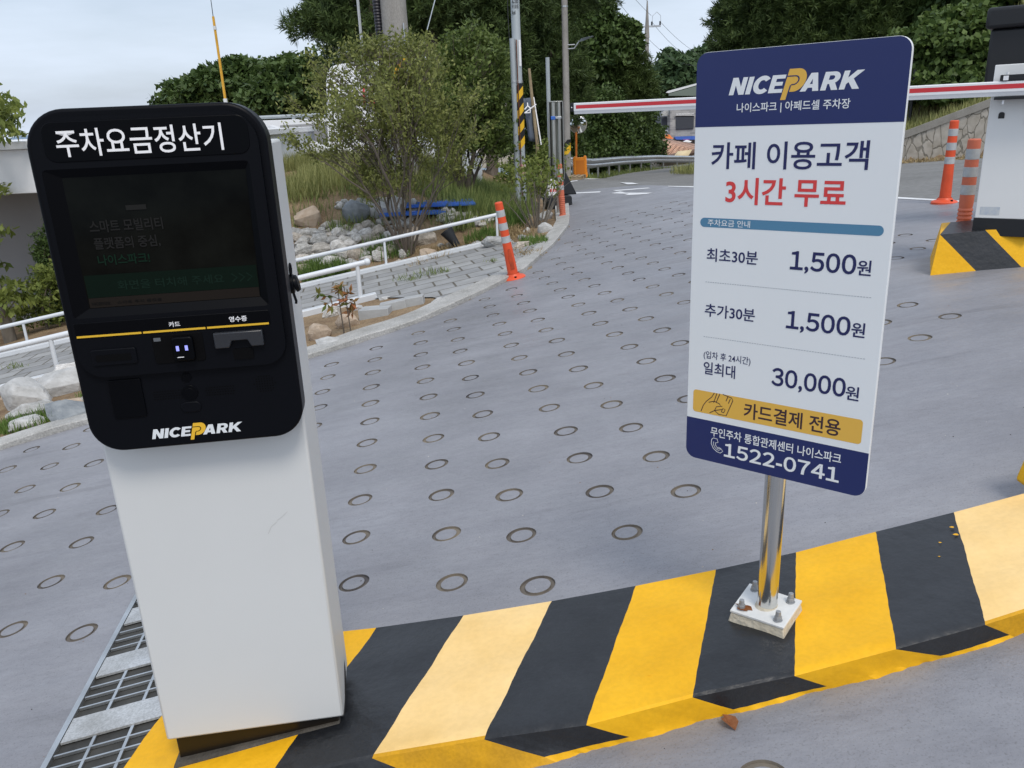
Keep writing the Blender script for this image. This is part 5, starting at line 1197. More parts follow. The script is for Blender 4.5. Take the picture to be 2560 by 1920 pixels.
# ------------------------------------------------------------------ grass and ground cover
def grass(name, pts_fn, n_, hmin, hmax, w_, m, lean=.35, kind='stuff', parent=None, label=None, cat=None, group=None):
    P_ = pts_fn(n_); n_ = len(P_); h = hmin + (hmax - hmin) * nrg.random(n_) ** 1.5; D_ = np.array([0, 0, 1.0]) + rdir(n_) * lean
    D_ /= np.linalg.norm(D_, axis=1, keepdims=True); C_ = P_ + D_ * h[:, None] * .48; ang = nrg.random(n_) * 6.28; U_ = np.stack([np.cos(ang), np.sin(ang), 0 * ang], 1)
    o = leaves_obj(name, C_, D_, U_, h, w_ * (.6 + .8 * nrg.random(n_)), m, parent)
    return tag(o, label, cat, group, kind)
def poly_pts(poly, fn, clump=0, cr=.2):
    """world points inside a polygon, in tussocks if clump is set"""
    def f(n_):
        x0, x1 = min(p[0] for p in poly), max(p[0] for p in poly); ya, yb = min(p[1] for p in poly), max(p[1] for p in poly); out = []
        cc = []
        if clump:
            while len(cc) < clump:
                x, y = rnd.uniform(x0, x1), rnd.uniform(ya, yb)
                if in_poly(x, y, poly): cc.append((x, y))
        while len(out) < n_:
            if clump: c = rnd.choice(cc); x, y = rnd.gauss(c[0], cr), rnd.gauss(c[1], cr)
            else: x, y = rnd.uniform(x0, x1), rnd.uniform(ya, yb)
            if in_poly(x, y, poly): out.append((x, y, fn(x, y) - .01))
        return np.array(out)
    return f
def wpoly(pts): return [(q.x, q.y) for q in (on_land(x * D, y * D) for x, y in pts)]
bank = [(-4.6, 12.3), (-3.6, 11.9), (-2.2, 12.4), (-1.2, 12.6), (-.9, 13.5), (-.9, 16.5), (-2, 18), (-4.8, 18.5), (-6, 16)]
grass('grass', poly_pts(bank, land, 420, .22), 42000, .10, .42, .012, LM_GRASS)
grass('grass', poly_pts([(-1.4, 12.6), (-.2, 11.7), (.35, 11.8), (.55, 13.3), (.3, 18), (-1.4, 18)], land, 260, .2), 24000, .08, .40, .011, LM_GRASSD)
grass('grass', poly_pts([(-4.2, 11.5), (-.2, 11.4), (.3, 12.2), (-.6, 13), (-4.4, 12.8)], land, 80, .12), 3500, .05, .25, .010, LM_GRASSD)
grass('dry_grass', poly_pts(wpoly([(1010, 425), (1100, 405), (1115, 420), (1040, 437)]), land), 2600, .03, .20, .008, LM_STRAW, 1.6)
grass('dry_grass', poly_pts(wpoly([(890, 545), (985, 528), (1110, 492), (1160, 500), (1120, 530), (1000, 545), (890, 585)]), land, 60, .12), 4200, .03, .16, .007, LM_STRAW, 1.8)
grass('dry_grass', poly_pts(wpoly([(930, 440), (1000, 432), (1010, 452), (950, 455)]), land), 1200, .03, .18, .008, LM_STRAW, 1.8)
grass('grass', poly_pts(wpoly([(760, 545), (850, 520), (900, 540), (880, 560), (790, 575)]), land, 24, .08), 1100, .06, .24, .009, LM_GREEN)
grass('grass', poly_pts(wpoly([(640, 588), (720, 572), (760, 590), (655, 612)]), land, 30, .1), 2600, .08, .26, .010, LM_GREEN)
grass('grass', poly_pts(wpoly([(1000, 520), (1070, 500), (1075, 520), (1010, 535)]), land, 16, .08), 1300, .05, .2, .008, LM_GREEN)
grass('grass', poly_pts(wpoly([(1085, 475), (1125, 462), (1135, 490), (1095, 497)]), land, 14, .08), 1500, .08, .26, .009, LM_GREEN)
grass('grass', poly_pts(wpoly([(1120, 525), (1175, 515), (1185, 530), (1130, 540)]), land, 10, .06), 700, .04, .16, .008, LM_GREEN)
kr = lambda pts: [(q.x, q.y) for q in (hit(ramp, x * D, y * D) for x, y in pts)]
grass('grass', poly_pts(kr([(0, 948), (60, 940), (130, 915), (120, 895), (60, 912), (0, 930)]), lambda x, y: ramp(x, y) - .02, 22, .06), 1700, .04, .17, .008, LM_GREEN)
grass('grass', poly_pts(kr([(95, 905), (190, 840), (200, 870), (120, 920)]), lambda x, y: ramp(x, y) - .02, 8, .05), 260, .04, .12, .007, LM_GREEN)
grass('dry_grass', poly_pts(kr([(690, 765), (760, 745), (860, 715), (940, 685), (930, 672), (850, 690), (770, 720), (700, 735)]), lambda x, y: ramp(x, y) - .03), 1500, .02, .09, .006, LM_STRAW, 2.0)
# weeds growing in the joints of the walk, each a tuft of its own
for x, y, w, lb in ((885, 606, .10, 'small grass tuft in the paved walk, nearest the shorter rail'), (935, 594, .12, 'wide grass tuft in the middle of the paved walk'), (962, 588, .05, 'small grass tuft right of the wide one in the paved walk'), (1062, 566, .04, 'tiny grass tuft in the pavers left of the leaning bollard'), (38, 795, .07, 'low grass tuft in the pavers at the far left')):
    p = hit(walk_z, x * D, y * D); q_ = np.array([[p.x + rnd.gauss(0, w * .8), p.y + rnd.gauss(0, w * .35), p.z - .004] for _ in range(int(900 * w))])
    grass('grass_tuft', lambda n_, q_=q_: q_, 0, .03, .05 + w * .9, .006, LM_GRASSD, .7, None, None, lb, 'grass tuft', 'weeds in the paved walk')
p = hit(walk_z, 1140 * D, 548 * D); grass('dry_weed', lambda n_: np.array([[p.x + rnd.gauss(0, .10), p.y + rnd.gauss(0, .10), p.z] for _ in range(160)]), 0, .03, .14, .008, LM_STRAW, 1.8)
# red leafed sapling
p = hit(ramp, 745 * D, 728 * D); sp_ = empty('sapling', p, 0, 'young sapling with red and lime leaves on two thin stems beside the kiosk', 'sapling')
q = MB(); q.tube([(0, 0, -.05), (-.01, 0, .2), (-.015, 0, .42)], [.007, .006, .003], 6); q.tube([(.06, 0, -.05), (.05, 0, .16), (.035, .02, .44)], [.006, .005, .003], 6)
tw = []
for (sx, h0, dx, l_) in ((-.012, .33, -.16, .17), (-.012, .26, -.10, .12), (.04, .36, .05, .10), (.04, .42, -.03, .08), (-.015, .40, .02, .06), (.045, .28, .07, .10), (-.012, .30, .09, .10), (.045, .20, .04, .06)):
    e = (sx + dx, rnd.uniform(-.05, .05), h0 + l_ * .35); q.tube([(sx, 0, h0), ((sx + e[0]) / 2, e[1] / 2, h0 + l_ * .25), e], [.003, .0025, .0015], 4); tw += [e, (lerp(sx, e[0], .6), e[1] * .6, h0 + l_ * .2)]
q.build('stem', M_BARK, sp_)
T_ = np.array(tw); k = np.repeat(np.arange(len(T_)), 6); n_ = len(k); D_ = rdir(n_) + np.array([-.2, 0, -.25]); leaves_obj('leaves', T_[k] + D_ * .035, D_, rdir(n_), .085, .028, LM_RED, sp_, np.clip(np.where(T_[k][:, 0] < -.08, .15, .6) + nrg.normal(size=n_) * .3, 0, 1))
# thin shrub by the steel pole
p = on_land(1160 * D, 490 * D); sh = empty('thin_shrub', p, 0, 'thin bare stemmed shrub with a yellow green top in front of the stainless post', 'shrub')
q = MB(); tw = []
for i in range(26):
    dx, dy = rnd.gauss(0, .16), rnd.gauss(0, .12); hh = rnd.uniform(.4, .80); e = Vector((dx * 1.6, dy * 1.5, hh)); m_ = Vector((dx * 1.0, dy, hh * .5)); q.tube([(dx * .35, dy * .35, -.05), m_, e], [.009, .006, .003], 4)
    tw.append(e); tw.append(m_.lerp(e, .7))
    for j in range(2):
        f_ = m_.lerp(e, rnd.uniform(.2, .9)); g_ = f_ + Vector((rnd.gauss(0, .1), rnd.gauss(0, .1), rnd.uniform(.05, .2))); q.tube([f_, g_], [.004, .002], 3)
        if hh > .58: tw.append(g_)
q.build('stem', M_BARKL, sh)
T_ = np.array([t[:] for t in tw if t[2] > .42]); k = np.repeat(np.arange(len(T_)), 7); n_ = len(k); leaves_obj('leaves', T_[k] + rdir(n_) * .10 + np.array([-.06, 0, .06]), rdir(n_) + np.array([0, 0, -.2]), rdir(n_), .080, .038, LM_LIME, sh)
o = empty('leafy_shrub', (on_land(1165 * D, 425 * D)), 0, 'leafy green shrub round the foot of the grey banner', 'shrub'); L_ = [(0, 0, .45, .5, .4, .45), (-.45, .2, .35, .4, .4, .35), (.25, .1, .75, .3, .3, .35)]
broad_crown('foliage', L_, 160, 26, .16, .075, .042, LM_LIME, o); q = MB()
for l in L_: q.tube([(0, 0, -.1), l[:3]], [.02, .01], 5)
q.build('stem', M_BARK, o)
# iris clump by the rail
p = on_land(1000 * D, 500 * D); grass('iris_clump', lambda n_: np.array([[p.x + rnd.gauss(0, .08), p.y + rnd.gauss(0, .05), p.z] for _ in range(70)]), 0, .2, .48, .022, LM_GRASSD, .35, None, None, 'clump of upright iris leaves behind the black spotlight', 'plant')
p = on_land(740 * D, 502 * D); grass('iris_clump', lambda n_: np.array([[p.x + rnd.gauss(0, .10), p.y + rnd.gauss(0, .06), p.z] for _ in range(90)]), 0, .12, .30, .014, LM_GRASSD, .6, None, None, 'low clump of narrow leaves among the stones below the blue grey boulder', 'plant')

# left edge: young tree, shrub and dark conifer in front of the building
b_ = dp(26, 745, 11.2); lt = empty('leafy_tree', (b_.x, b_.y, 0), 0, 'young tree at the left edge of the view with bright drooping leaves', 'tree')
zb = ramp(b_.x, b_.y) - .1; L_ = [(x - b_.x, y - b_.y, z, a, b2_, c) for x, y, z, a, b2_, c in lobes_px([(5, 255, 11.2, 34, 40, .5), (-40, 230, 11.2, 60, 70, .7), (18, 290, 11.0, 22, 26, .3), (-20, 420, 11.2, 30, 30, .4), (10, 500, 11.2, 16, 14, .2), (40, 640, 11, 28, 30, .3), (5, 660, 11, 30, 34, .35), (-60, 560, 11.2, 50, 60, .5)])]
mb = MB(); mb.tube([(0, 0, zb), (-.03, 0, zb + .8), (-.16, 0, zb + 1.9), (-.30, 0, zb + 3.2)], [.085, .075, .062, .03], 12)
for l in L_: mb.tube([(-.1, 0, max(zb + .6, l[2] - .5)), (l[0] * .6 - .05, l[1] * .5, l[2] - .15), l[:3]], [.02, .014, .006], 5)
mb.build('trunk', M_BARKL, lt); broad_crown('crown', L_, 85, 18, .16, .13, .055, LM_LIME, lt, .7)
tree('conifer', 'dark narrow conifer against the white building beside the kiosk head', None, 'broad', (112, 715), 12.2, [(112, 560, 12.2, 22, 60, .3), (114, 640, 12.2, 28, 60, .35), (118, 500, 12.2, 10, 30, .15)], 260, 30, .075, .02, LM_DARK, .03, .12)
tree('leafy_shrub', 'yellow green shrub with drooping sprays between the conifer and the young tree', None, 'broad', (105, 720), 11.5, [(95, 600, 11.5, 32, 24, .3), (115, 650, 11.5, 26, 40, .3), (75, 660, 11.5, 30, 24, .3), (120, 590, 11.5, 20, 26, .25), (60, 690, 11.5, 26, 20, .25)], 85, 18, .085, .04, LM_LIME, .02, .13, cat='shrub')

# ------------------------------------------------------------------ poles
M_CPOLE = mat('pole_concrete', (.27, .255, .235), .9, .2, col2=(.40, .385, .36), vscale=3.5, stretch=(1, 1, .4), bump=.3, bscale=40, speck=.2)
M_SPOLE = mat('grey_steel_pole', (.34, .38, .40), .5, .5, col2=(.43, .47, .485), vscale=3, stretch=(1, 1, .3), metal=.25)
M_RUSTY = mat('rusty_steel', (.10, .035, .015), .8, .2, col2=(.20, .08, .04), vscale=8)
M_SIGNY = mat('guard_yellow', (.78, .46, .02), .5, .4); M_SIGNK = mat('guard_black', (.012, .012, .014), .5, .4)
def pole_wrap(par, r_, z0, z1, n_str, flip=1, x0=0, r1=None, turns=.5):
    """diagonal black and yellow guard wrapped round a pole"""
    r1 = r1 or r_; K = 28
    q = MB(); NZ = n_str * 10
    for i in range(NZ):
        for k in range(K):
            za, zb = lerp(z0, z1, i / NZ), lerp(z0, z1, (i + 1) / NZ); P_ = []
            for kk, z in ((k, za), (k + 1, za), (k + 1, zb), (k, zb)):
                a = 2 * math.pi * kk / K; rr_ = lerp(r_, r1, (z - z0) / (z1 - z0)); P_.append((x0 + rr_ * math.cos(a), rr_ * math.sin(a), z + flip * r_ * 1.2 * (math.cos(a))))
            P_ = [(x, y, min(z1, max(z0, z))) for x, y, z in P_]
            mi = (i // 5) % 2
            q.add(P_, [(0, 1, 2, 3)], mi)
    return q.build('hazard_wrap', [M_SIGNY, M_SIGNK], par, recalc=False)
cpb = P3(1021, 482, 13.2); cp = empty('utility_pole', (cpb.x, cpb.y, land(cpb.x, cpb.y) - .05), 0, 'thick concrete utility pole with a black ribbed cable pipe behind the thin garden tree', 'utility pole')
zt_ = P3(975, 20, 13.2).z - cp.location.z
q = MB(); q.tube([(0, 0, 0), (0, 0, zt_ * .5), (0, 0, 7.5)], [.213, .205, .167], 28); q.build('shaft', M_CPOLE, cp)
q = MB(); px_ = -.247; pts = []; rad = []
z = 1.1; i = 0
while z < 7: pts.append((px_ + .012 * math.sin(z * 1.3), -.02, z)); rad.append(.054 if i % 2 else .063); z += .022; i += 1
q.tube(pts, rad, 10); q.build('cable_pipe', mat('black_cable_pipe', (.014, .014, .022), .5, .5), cp)
q = MB(); q.tube([(.155, -.17, .0), (.15, -.165, 2.4)], .011, 8); q.build('earth_pipe', M_GALV, cp)
zw0, zw1 = P3(1010, 295, 13.2).z - cp.location.z, P3(1000, 150, 13.2).z - cp.location.z
pole_wrap(cp, .216, zw0, zw1, 3, r1=.212)
q = MB(); q.tube([(-.16, -.17, -.02), (-.16, -.17, 1.6)], .06, 14); q.build('grey_duct', M_GALV, cp)
# guy wire and thin white mast beside it
a_, b_ = P3(1060, 120, 12.5), P3(1098, -40, 14); a_.z = a_.z; g0_ = P3(1048, 150, 14); q = MB(); dd_ = (b_ - g0_).normalized(); t_ = (land(g0_.x, g0_.y) - g0_.z) / dd_.z; q.tube([g0_ + dd_ * t_, b_ + dd_ * 3.5], .009, 6); tag(q.build('guy_wire', M_GALV, None), 'thin steel guy wire running up to the right of the concrete pole', 'wire')
m0 = P3(905, 115, 13.5); m1 = P3(896, -30, 13.5); q = MB(); dd_ = (m1 - m0).normalized(); zb = land(m0.x, m0.y) - .1; q.tube([(m0.x, m0.y, zb), (m0.x, m0.y, m1.z + 1.5)], [.028, .018], 10); tag(q.build('thin_mast', mat('white_mast', (.62, .63, .62), .5), None), 'thin white mast standing left of the concrete pole', 'mast')
# yellow mast against the sky
m0 = P3(564, 255, 15); m1 = P3(571.5, 48, 15); ym = empty('signal_mast', (m0.x, m0.y, land(m0.x, m0.y) - .1), 0, 'slim yellow mast with a whip tip above the payment kiosk', 'mast'); zo = ym.location.z
q = MB(); q.tube([(0, 0, 0), (0, 0, m1.z - zo)], [.028, .022], 10); q.build('shaft', mat('mast_yellow', (.62, .33, .03), .5, .4, var=.15, vscale=6), ym)
q = MB(); q.tube([(0, 0, m1.z - zo), (.01, 0, m1.z - zo + .9)], [.007, .004], 6); q.build('whip', M_BLKP, ym)
q = MB(); q.tube([(0, 0, m0.z - zo - .05), (0, 0, m0.z - zo + .06)], .036, 12); q.tube([(0, 0, m1.z - zo - .22), (0, 0, m1.z - zo - .16)], .03, 12); q.build('collar', MATS['white_mast'], ym)
# steel pole with guard and markings
s0 = P3(1305, 478, 13.0); stp = empty('steel_pole', (s0.x, s0.y, land(s0.x, s0.y) - .05), 0, 'grey steel pole with a black and yellow guard and stencilled numbers', 'utility pole'); zo = stp.location.z
q = MB(); zb1 = P3(1275, 108, 13).z - zo; zc = P3(1268, 8, 13).z - zo; wpx = 13 / FPX
q.tube([(0, 0, 0), (0, 0, zc - .03), (0, 0, zc)], [.072, .066, .060], 20); q.tube([(0, 0, zc), (0, 0, zc + .06)], [.060, .038], 20); q.tube([(0, 0, zc + .061), (0, 0, zc + 2)], .036, 16); q.build('shaft', M_SPOLE, stp)
q = MB(); q.tube([(-.068, -.085, 0), (-.068, -.085, zb1)], .040, 16); q.build('cable_duct', M_SPOLE, stp)
q = MB(); q.tube([(.000, -.088, .15), (-.004, -.088, zb1 - .02)], .0085, 6); q.build('rusty_strip', M_RUSTY, stp)
zg0, zg1 = P3(1305, 372, 13).z - zo, P3(1302, 212, 13).z - zo
pole_wrap(stp, .0755, zg0, zg1, 4)
q = MB(); q.tube([(0, 0, zg1 + .01), (0, 0, zg1 + .05)], .079, 20); q.tube([(-.068, -.085, zg1 + .015), (-.068, -.085, zg1 + .045)], .045, 16); q.build('strap', M_GALV, stp)
for tx, za, zb_ in (('A-202', zc - .13, zc - .08), ('W 150 KE', zc - .20, zc - .145), ('kd', zc - .28, zc - .225)):
    lettering(stp, tx, -.05, .05 if tx != 'kd' else .0, za, zb_, M_SIGNK, -.0675, .02)
q = MB(); q.box(.030, .062, -.070, -.0665, zg1 + .25, zg1 + .62); q.build('white_label', M_TXW, stp)
q = MB(); q.tube([(0, 0, zg0 - .40), (0, 0, zg0 - .22)], .0745, 20); q.build('torn_sticker', mat('torn_sticker', (.62, .60, .60), .6, .3, col2=(.50, .08, .07), vscale=9), stp)
q = MB(); pts = [P3(1274, 108, 12.9) - stp.location, P3(1270, 40, 12.9) - stp.location, P3(1268, -30, 12.9) - stp.location]; q.tube(pts, .006, 6); q.build('cable', M_BLKP, stp)
# concrete pole with the street lamp
c0 = dp(1226, 350, 27); lp = empty('street_lamp', (c0.x, c0.y, land(c0.x, c0.y) - .1), 0, 'slim concrete pole with a street lamp arm reaching right, beside the round mirror', 'street lamp'); zo = lp.location.z
q = MB(); q.tube([(0, 0, 0), (0, 0, 9.5)], [.115, .085], 18); q.build('shaft', M_CPOLE, lp)
zl_ = P3(1430, 121, 27).z - zo; q = MB(); q.tube([(.06, -.05, zl_ - .10), (.28, -.1, zl_ - .09), (.44, -.15, zl_ + .12)], .02, 8); q.tube([(.06, -.05, zl_ + .02), (.30, -.1, zl_ + .02)], .018, 8); q.build('lamp_arm', M_GALV, lp)
q = MB(); q.add([(x * .5, y * .5, zl_ + (z - .34) * .5 + .10) for x, y, z in ((.80, -.36, .30), (1.0, -.42, .52), (1.75, -.5, .62), (1.78, -.40, .58), (1.3, -.3, .42), (.82, -.22, .30), (1.0, -.22, .52), (1.72, -.34, .64))], [(0, 1, 2, 3, 4), (5, 4, 3, 7, 6), (1, 6, 7, 2), (0, 5, 6, 1), (0, 4, 5), (2, 7, 3)]); q.build('lamp_head', mat('lamp_grey', (.20, .24, .27), .4, .5), lp)
for z in (8.2, 7.6, 6.9, 6.1, 5.4):
    q = MB(); q.tube([(0, 0, z), (0, 0, z + .04)], .105, 14); q.build('band', M_GALV, lp)
pole_wrap(lp, .118, P3(1420, 386, 27).z - zo, P3(1420, 348, 27).z - zo, 1)
# slender post above the stainless column
t0 = P3(1372, 270, 20); zb = land(t0.x, t0.y); q = MB(); q.tube([(t0.x, t0.y, zb - .1), (t0.x, t0.y, P3(1369, 146, 20).z)], .05, 10); tag(q.build('thin_post', M_SPOLE, None), 'slender grey post rising behind the stainless column', 'post')
# far power pole with wires
f0 = P3(1614, 420, 62); fp = empty('power_pole', (f0.x, f0.y, -5), 0, 'far power pole with a cross arm carrying wires left of the sign', 'utility pole')
zt_ = P3(1614, 18, 62).z + 5; za_ = P3(1614, 77, 62).z + 5
q = MB(); q.tube([(0, 0, 0), (0, 0, zt_ - 2.4)], [.24, .15], 14); q.tube([(0, 0, zt_ - 2.5), (0, 0, zt_)], [.19, .04], 10); q.build('shaft', M_CPOLE, fp)
q = MB(); q.box(-.95, 1.0, -.05, .05, za_ - .06, za_ + .06); q.tube([(.35, 0, za_ + .05), (.40, 0, za_ + .7), (.7, 0, za_ + .95), (.98, 0, za_ + .7), (1.0, 0, za_ + .3)], .02, 5); q.build('cross_arm', M_GALV, fp)
for x in (-.85, .35, .95):
    q = MB(); q.tube([(x, 0, za_ + .06), (x, 0, za_ + .32)], .06, 8); q.build('insulator', M_BLKP, fp)
P2_ = P3(1622, 470, 56); q = MB(); q.tube([(P2_.x, P2_.y, -5), (P2_.x, P2_.y, P3(1622, 270, 56).z)], [.24, .17], 12); tag(q.build('utility_pole', M_CPOLE, None), 'bare concrete pole standing at the edge of the tiled roof', 'utility pole')
def wire(a, b, sag, lb, r_=.012):
    pts = [a.lerp(b, i / 14) - Vector((0, 0, sag * 4 * (i / 14) * (1 - i / 14))) for i in range(15)]; q = MB(); q.tube(pts, r_, 5, cap=False); tag(q.build('power_line', M_BLKP, None, recalc=False), lb, 'wire', 'wires of the far power pole')
top_ = Vector((f0.x, f0.y, zt_ - 5)); ca = Vector((f0.x + .95, f0.y, za_ - 4.7)); cb = Vector((f0.x - .85, f0.y, za_ - 4.7))
wire(ca, P3(1790, 150, 75), .5, 'power line dropping from the cross arm to the right, the higher one'); wire(Vector((f0.x + .35, f0.y, za_ - 4.7)), P3(1790, 156, 75), .9, 'power line dropping from the cross arm to the right, the middle one')
wire(Vector((f0.x, f0.y, P3(1614, 102, 62).z)), P3(1790, 150, 76), 1.1, 'power line leaving the far pole below its cross arm'); wire(top_ + Vector((.3, 0, -1.0)), P3(1540, -60, 50), .1, 'power line rising from the cross arm to the upper left, nearest the pole top'); wire(cb, P3(1500, -60, 50), .1, 'power line rising from the cross arm to the upper left, the lower one')
wire(top_, P3(1585, -40, 45), .1, 'power line rising steeply from the tip of the far pole')

# stainless column with a clear sleeve, and the small things round it
c0 = P3(1395, 545, 12.2); sc_ = empty('stainless_post', (c0.x, c0.y, land(c0.x, c0.y) - .05), 0, 'tall polished stainless post with blue clamp beside the far bollard', 'post'); zo = sc_.location.z
zt_ = P3(1373, 255, 12.2).z - zo; zb1 = P3(1385, 445, 12.2).z - zo
M_STEEL = mat('brushed_stainless', (.42, .42, .39), .28, .5, metal=1.0, var=.35, vscale=5, stretch=(6, 6, .15))
q = MB(); q.tube([(-.035, 0, zb1), (-.035, 0, zt_)], .05, 18); q.tube([(.045, -.02, zb1 - .1), (.045, -.02, zt_)], .045, 18); q.box(-.10, .10, .052, .075, zb1, zt_ + .005); q.build('panel', M_STEEL, sc_)
q = MB(); q.box(-.015, .035, -.02, .03, 0, zb1 + .1); q.build('leg', M_STEEL, sc_)
q = MB(); q.box(-.105, .105, -.075, .09, zt_ - .012, zt_); q.box(-.108, -.096, -.075, .09, zb1, zt_ - .013); q.box(.096, .108, -.075, .09, zb1, zt_ - .013); q.build('frame', M_STEEL, sc_, .002)
zc_ = P3(1372, 294, 12.2).z - zo; q = MB(); q.box(-.075, -.01, -.085, -.05, zc_ - .03, zc_ + .02); q.build('blue_clamp', M_BLUE, sc_, .006); q = MB(); q.box(-.008, .08, -.078, -.052, zc_ - .02, zc_ + .015); q.build('clamp_bar', M_GALV, sc_, .004)
# warning board in a rubber foot
r0 = P3(1388, 520, 13.4); rb_ = empty('warning_board', (r0.x, r0.y, land(r0.x, r0.y)), R(12), 'white warning board with red print in a black rubber foot behind the stainless post', 'sign board')
q = MB(); q.prism(rrect(-.17, .25, -.02, .20, [.03, .05, .05, .03], 4), -.16, .16); q.build('rubber_foot', MATS['matt_black'], rb_, .015)
q = MB(); q.prism([(-.16, .201), (.10, .201), (.04, .66), (-.04, .66)], -.02, .0); pb_ = q.build('board_face', M_TXW, rb_, .004)
q = MB()
for i in range(4): q.add([(-.09 + .045 * i, -.0215, .26), (-.055 + .045 * i, -.0215, .26), (-.057 + .045 * i, -.0215, .31), (-.088 + .045 * i, -.0215, .31)], [(0, 1, 2, 3)])
q.build('red_print', M_RED, pb_, recalc=False); q = MB()
for i in range(3): q.add([(-.05, -.0215, .36 + .06 * i), (-.01, -.0215, .36 + .06 * i), (-.01, -.0215, .40 + .06 * i), (-.05, -.0215, .40 + .06 * i)], [(0, 1, 2, 3)])
q.build('black_print', M_SIGNK, pb_, recalc=False)
q = MB(); q.prism([(.105, .201), (.36, .201), (.20, .52), (.10, .72)], -.08, .08); q.build('rubber_back', MATS['matt_black'], rb_, .02)
# grey banner on a bamboo pole
bn = P3(1345, 430, 17); ban = empty('fabric_banner', (bn.x, bn.y, land(bn.x, bn.y) - .1), 0, 'grey cloth banner with white strokes on a wooden pole behind the steel pole', 'banner'); zo = ban.location.z
L_ = lambda x, y: (P3(x, y, 17) - ban.location)
q = MB(); rows = []
for i in range(9):
    t = i / 8; a = L_(lerp(1308, 1322, t), lerp(246, 352, t)); b = L_(lerp(1329, 1344, t), lerp(244, 356, t))
    for j in range(5): p = a.lerp(b, j / 4); q.v.append((p.x, p.y + .06 * math.sin(j * 1.6 + i * .5), p.z))
q.f = [(i * 5 + j, i * 5 + j + 1, i * 5 + j + 6, i * 5 + j + 5) for i in range(8) for j in range(4)]; q.m = [0] * 32; q.sm = [True] * 32
o = q.build('cloth', mat('banner_grey', (.105, .125, .16), .8, .2, var=.12, vscale=4), ban); sd_ = o.modifiers.new('cloth', 'SOLIDIFY'); sd_.thickness = .006
q = MB()
for pts in ([(1318, 257), (1319, 265), (1311, 274)], [(1319, 265), (1326, 271)], [(1311, 283), (1340, 261)], [(1313, 283), (1325, 282), (1325, 274)]):
    V_ = [L_(x, y) + Vector((0, -.10, 0)) for x, y in pts]; q.tube(V_, .013, 5)
q.build('white_strokes', M_TXW, ban)
q = MB(); q.tube([L_(1323, 172), L_(1330, 245), L_(1343, 360), Vector((L_(1345, 380).x, L_(1345, 380).y, 0))], [.028, .034, .036, .036], 8); q.build('wooden_pole', mat('bamboo', (.26, .20, .12), .7, .3, var=.2, vscale=8), ban)
q = MB(); q.tube([L_(1334, 243), L_(1353, 362)], .014, 6); q.build('white_cord', M_TXW, ban)

# mirror, water barrier, pallet, guardrail
mr = P3(1441, 436, 33.5); mir = empty('traffic_mirror', (mr.x, mr.y, land(mr.x, mr.y) - .1), 0, 'round convex traffic mirror on an orange post above the orange barrier', 'mirror'); mc = P3(1445, 311, 33.5) - mir.location
M_MIR = mat('mirror_glass', (.82, .84, .83), .03, .5, metal=1.0)
n_ = Vector((-.20, -1, -.06)).normalized(); x_ = n_.cross(Vector((0, 0, 1))).normalized(); y_ = x_.cross(n_)
q = MB(); K = 32; rr_ = .345; rings_ = []
for i in range(9):
    ph = R(34) * i / 8; r_ = rr_ * math.sin(ph) / math.sin(R(34)); d_ = rr_ / math.sin(R(34)) * (math.cos(ph) - math.cos(R(34)))
    rings_.append([mc + x_ * r_ * math.cos(2 * math.pi * k / K) + y_ * r_ * math.sin(2 * math.pi * k / K) + n_ * (d_ + .03) for k in range(K)])
for i in range(8): q.add(rings_[i] + rings_[i + 1], [(k, (k + 1) % K, K + (k + 1) % K, K + k) for k in range(K)], 0, True)
q.build('mirror_face', M_MIR, mir, angle=60)
q = MB(); q.tube([mc + x_ * .352 * math.cos(a) + y_ * .352 * math.sin(a) for a in [2 * math.pi * k / 32 for k in range(33)]], .022, 8); q.tube([mc - n_ * .05, mc + n_ * .0], [.2, .34], 24); q.build('mirror_rim', mat('mirror_rim', (.55, .53, .48), .5), mir)
q = MB(); q.tube([(0, .05, 0), (.02, .05, mc.z - .3)], .045, 10); q.build('post', mat('orange_post', (.55, .16, .02), .5), mir)
wb = P3(1451, 428, 31.5); wbo = empty('water_barrier', (wb.x, wb.y, land(wb.x, wb.y)), R(-8), 'orange plastic water filled barrier standing at the start of the guardrail', 'barrier')
M_WB = mat('barrier_orange', (.80, .27, .02), .5, .4, var=.06, vscale=5); q = MB(); h_ = .80; w_ = .26
q.prism([(-w_, .05), (w_ * .6, .0), (w_, .02), (w_ + .03, .10), (w_, .30), (w_ - .02, h_), (w_ - .05, h_ + .04), (w_ - .12, h_ + .04), (w_ - .14, h_ - .02), (-w_ + .14, h_ - .02), (-w_ + .12, h_ + .02), (-w_ + .02, h_ + .02), (-w_ - .02, h_ - .05)], -.14, .14); bb_ = q.build('body', M_WB, wbo, .02)
q = MB(); q.box(-.17, .16, -.150, -.141, .16, h_ - .12); q.build('inset_panel', mat('barrier_orange_dark', (.62, .19, .012), .55), bb_, .01)
for x in (-.2, .19):
    q = MB(); q.box(x - .03, x + .03, -.158, -.141, .02, h_ - .04); q.build('upright_rib', M_WB, bb_, .008)
pl_ = P3(1415, 430, 27); po = empty('wooden_pallet', (pl_.x, pl_.y, land(pl_.x, pl_.y) + .02), R(-15), 'weathered wooden pallet lying in front of the orange water barrier', 'pallet'); M_WOOD = mat('weathered_wood', (.26, .19, .12), .9, .2, col2=(.38, .30, .20), vscale=5)
for i in range(7):
    q = MB(); q.box(-.55 + .17 * i, -.44 + .17 * i, -.5, .5, .09, .11); q.build('slat', M_WOOD, po)
q = MB()
for y in (-.45, 0, .45): q.box(-.56, .60, y - .04, y + .04, 0, .0895)
q.build('bearer', M_WOOD, po)
GP_ = [P3(1424, 430, 33), P3(1480, 427, 35), P3(1560, 421, 40), P3(1640, 415, 46), P3(1740, 409, 52), P3(1900, 404, 58)]
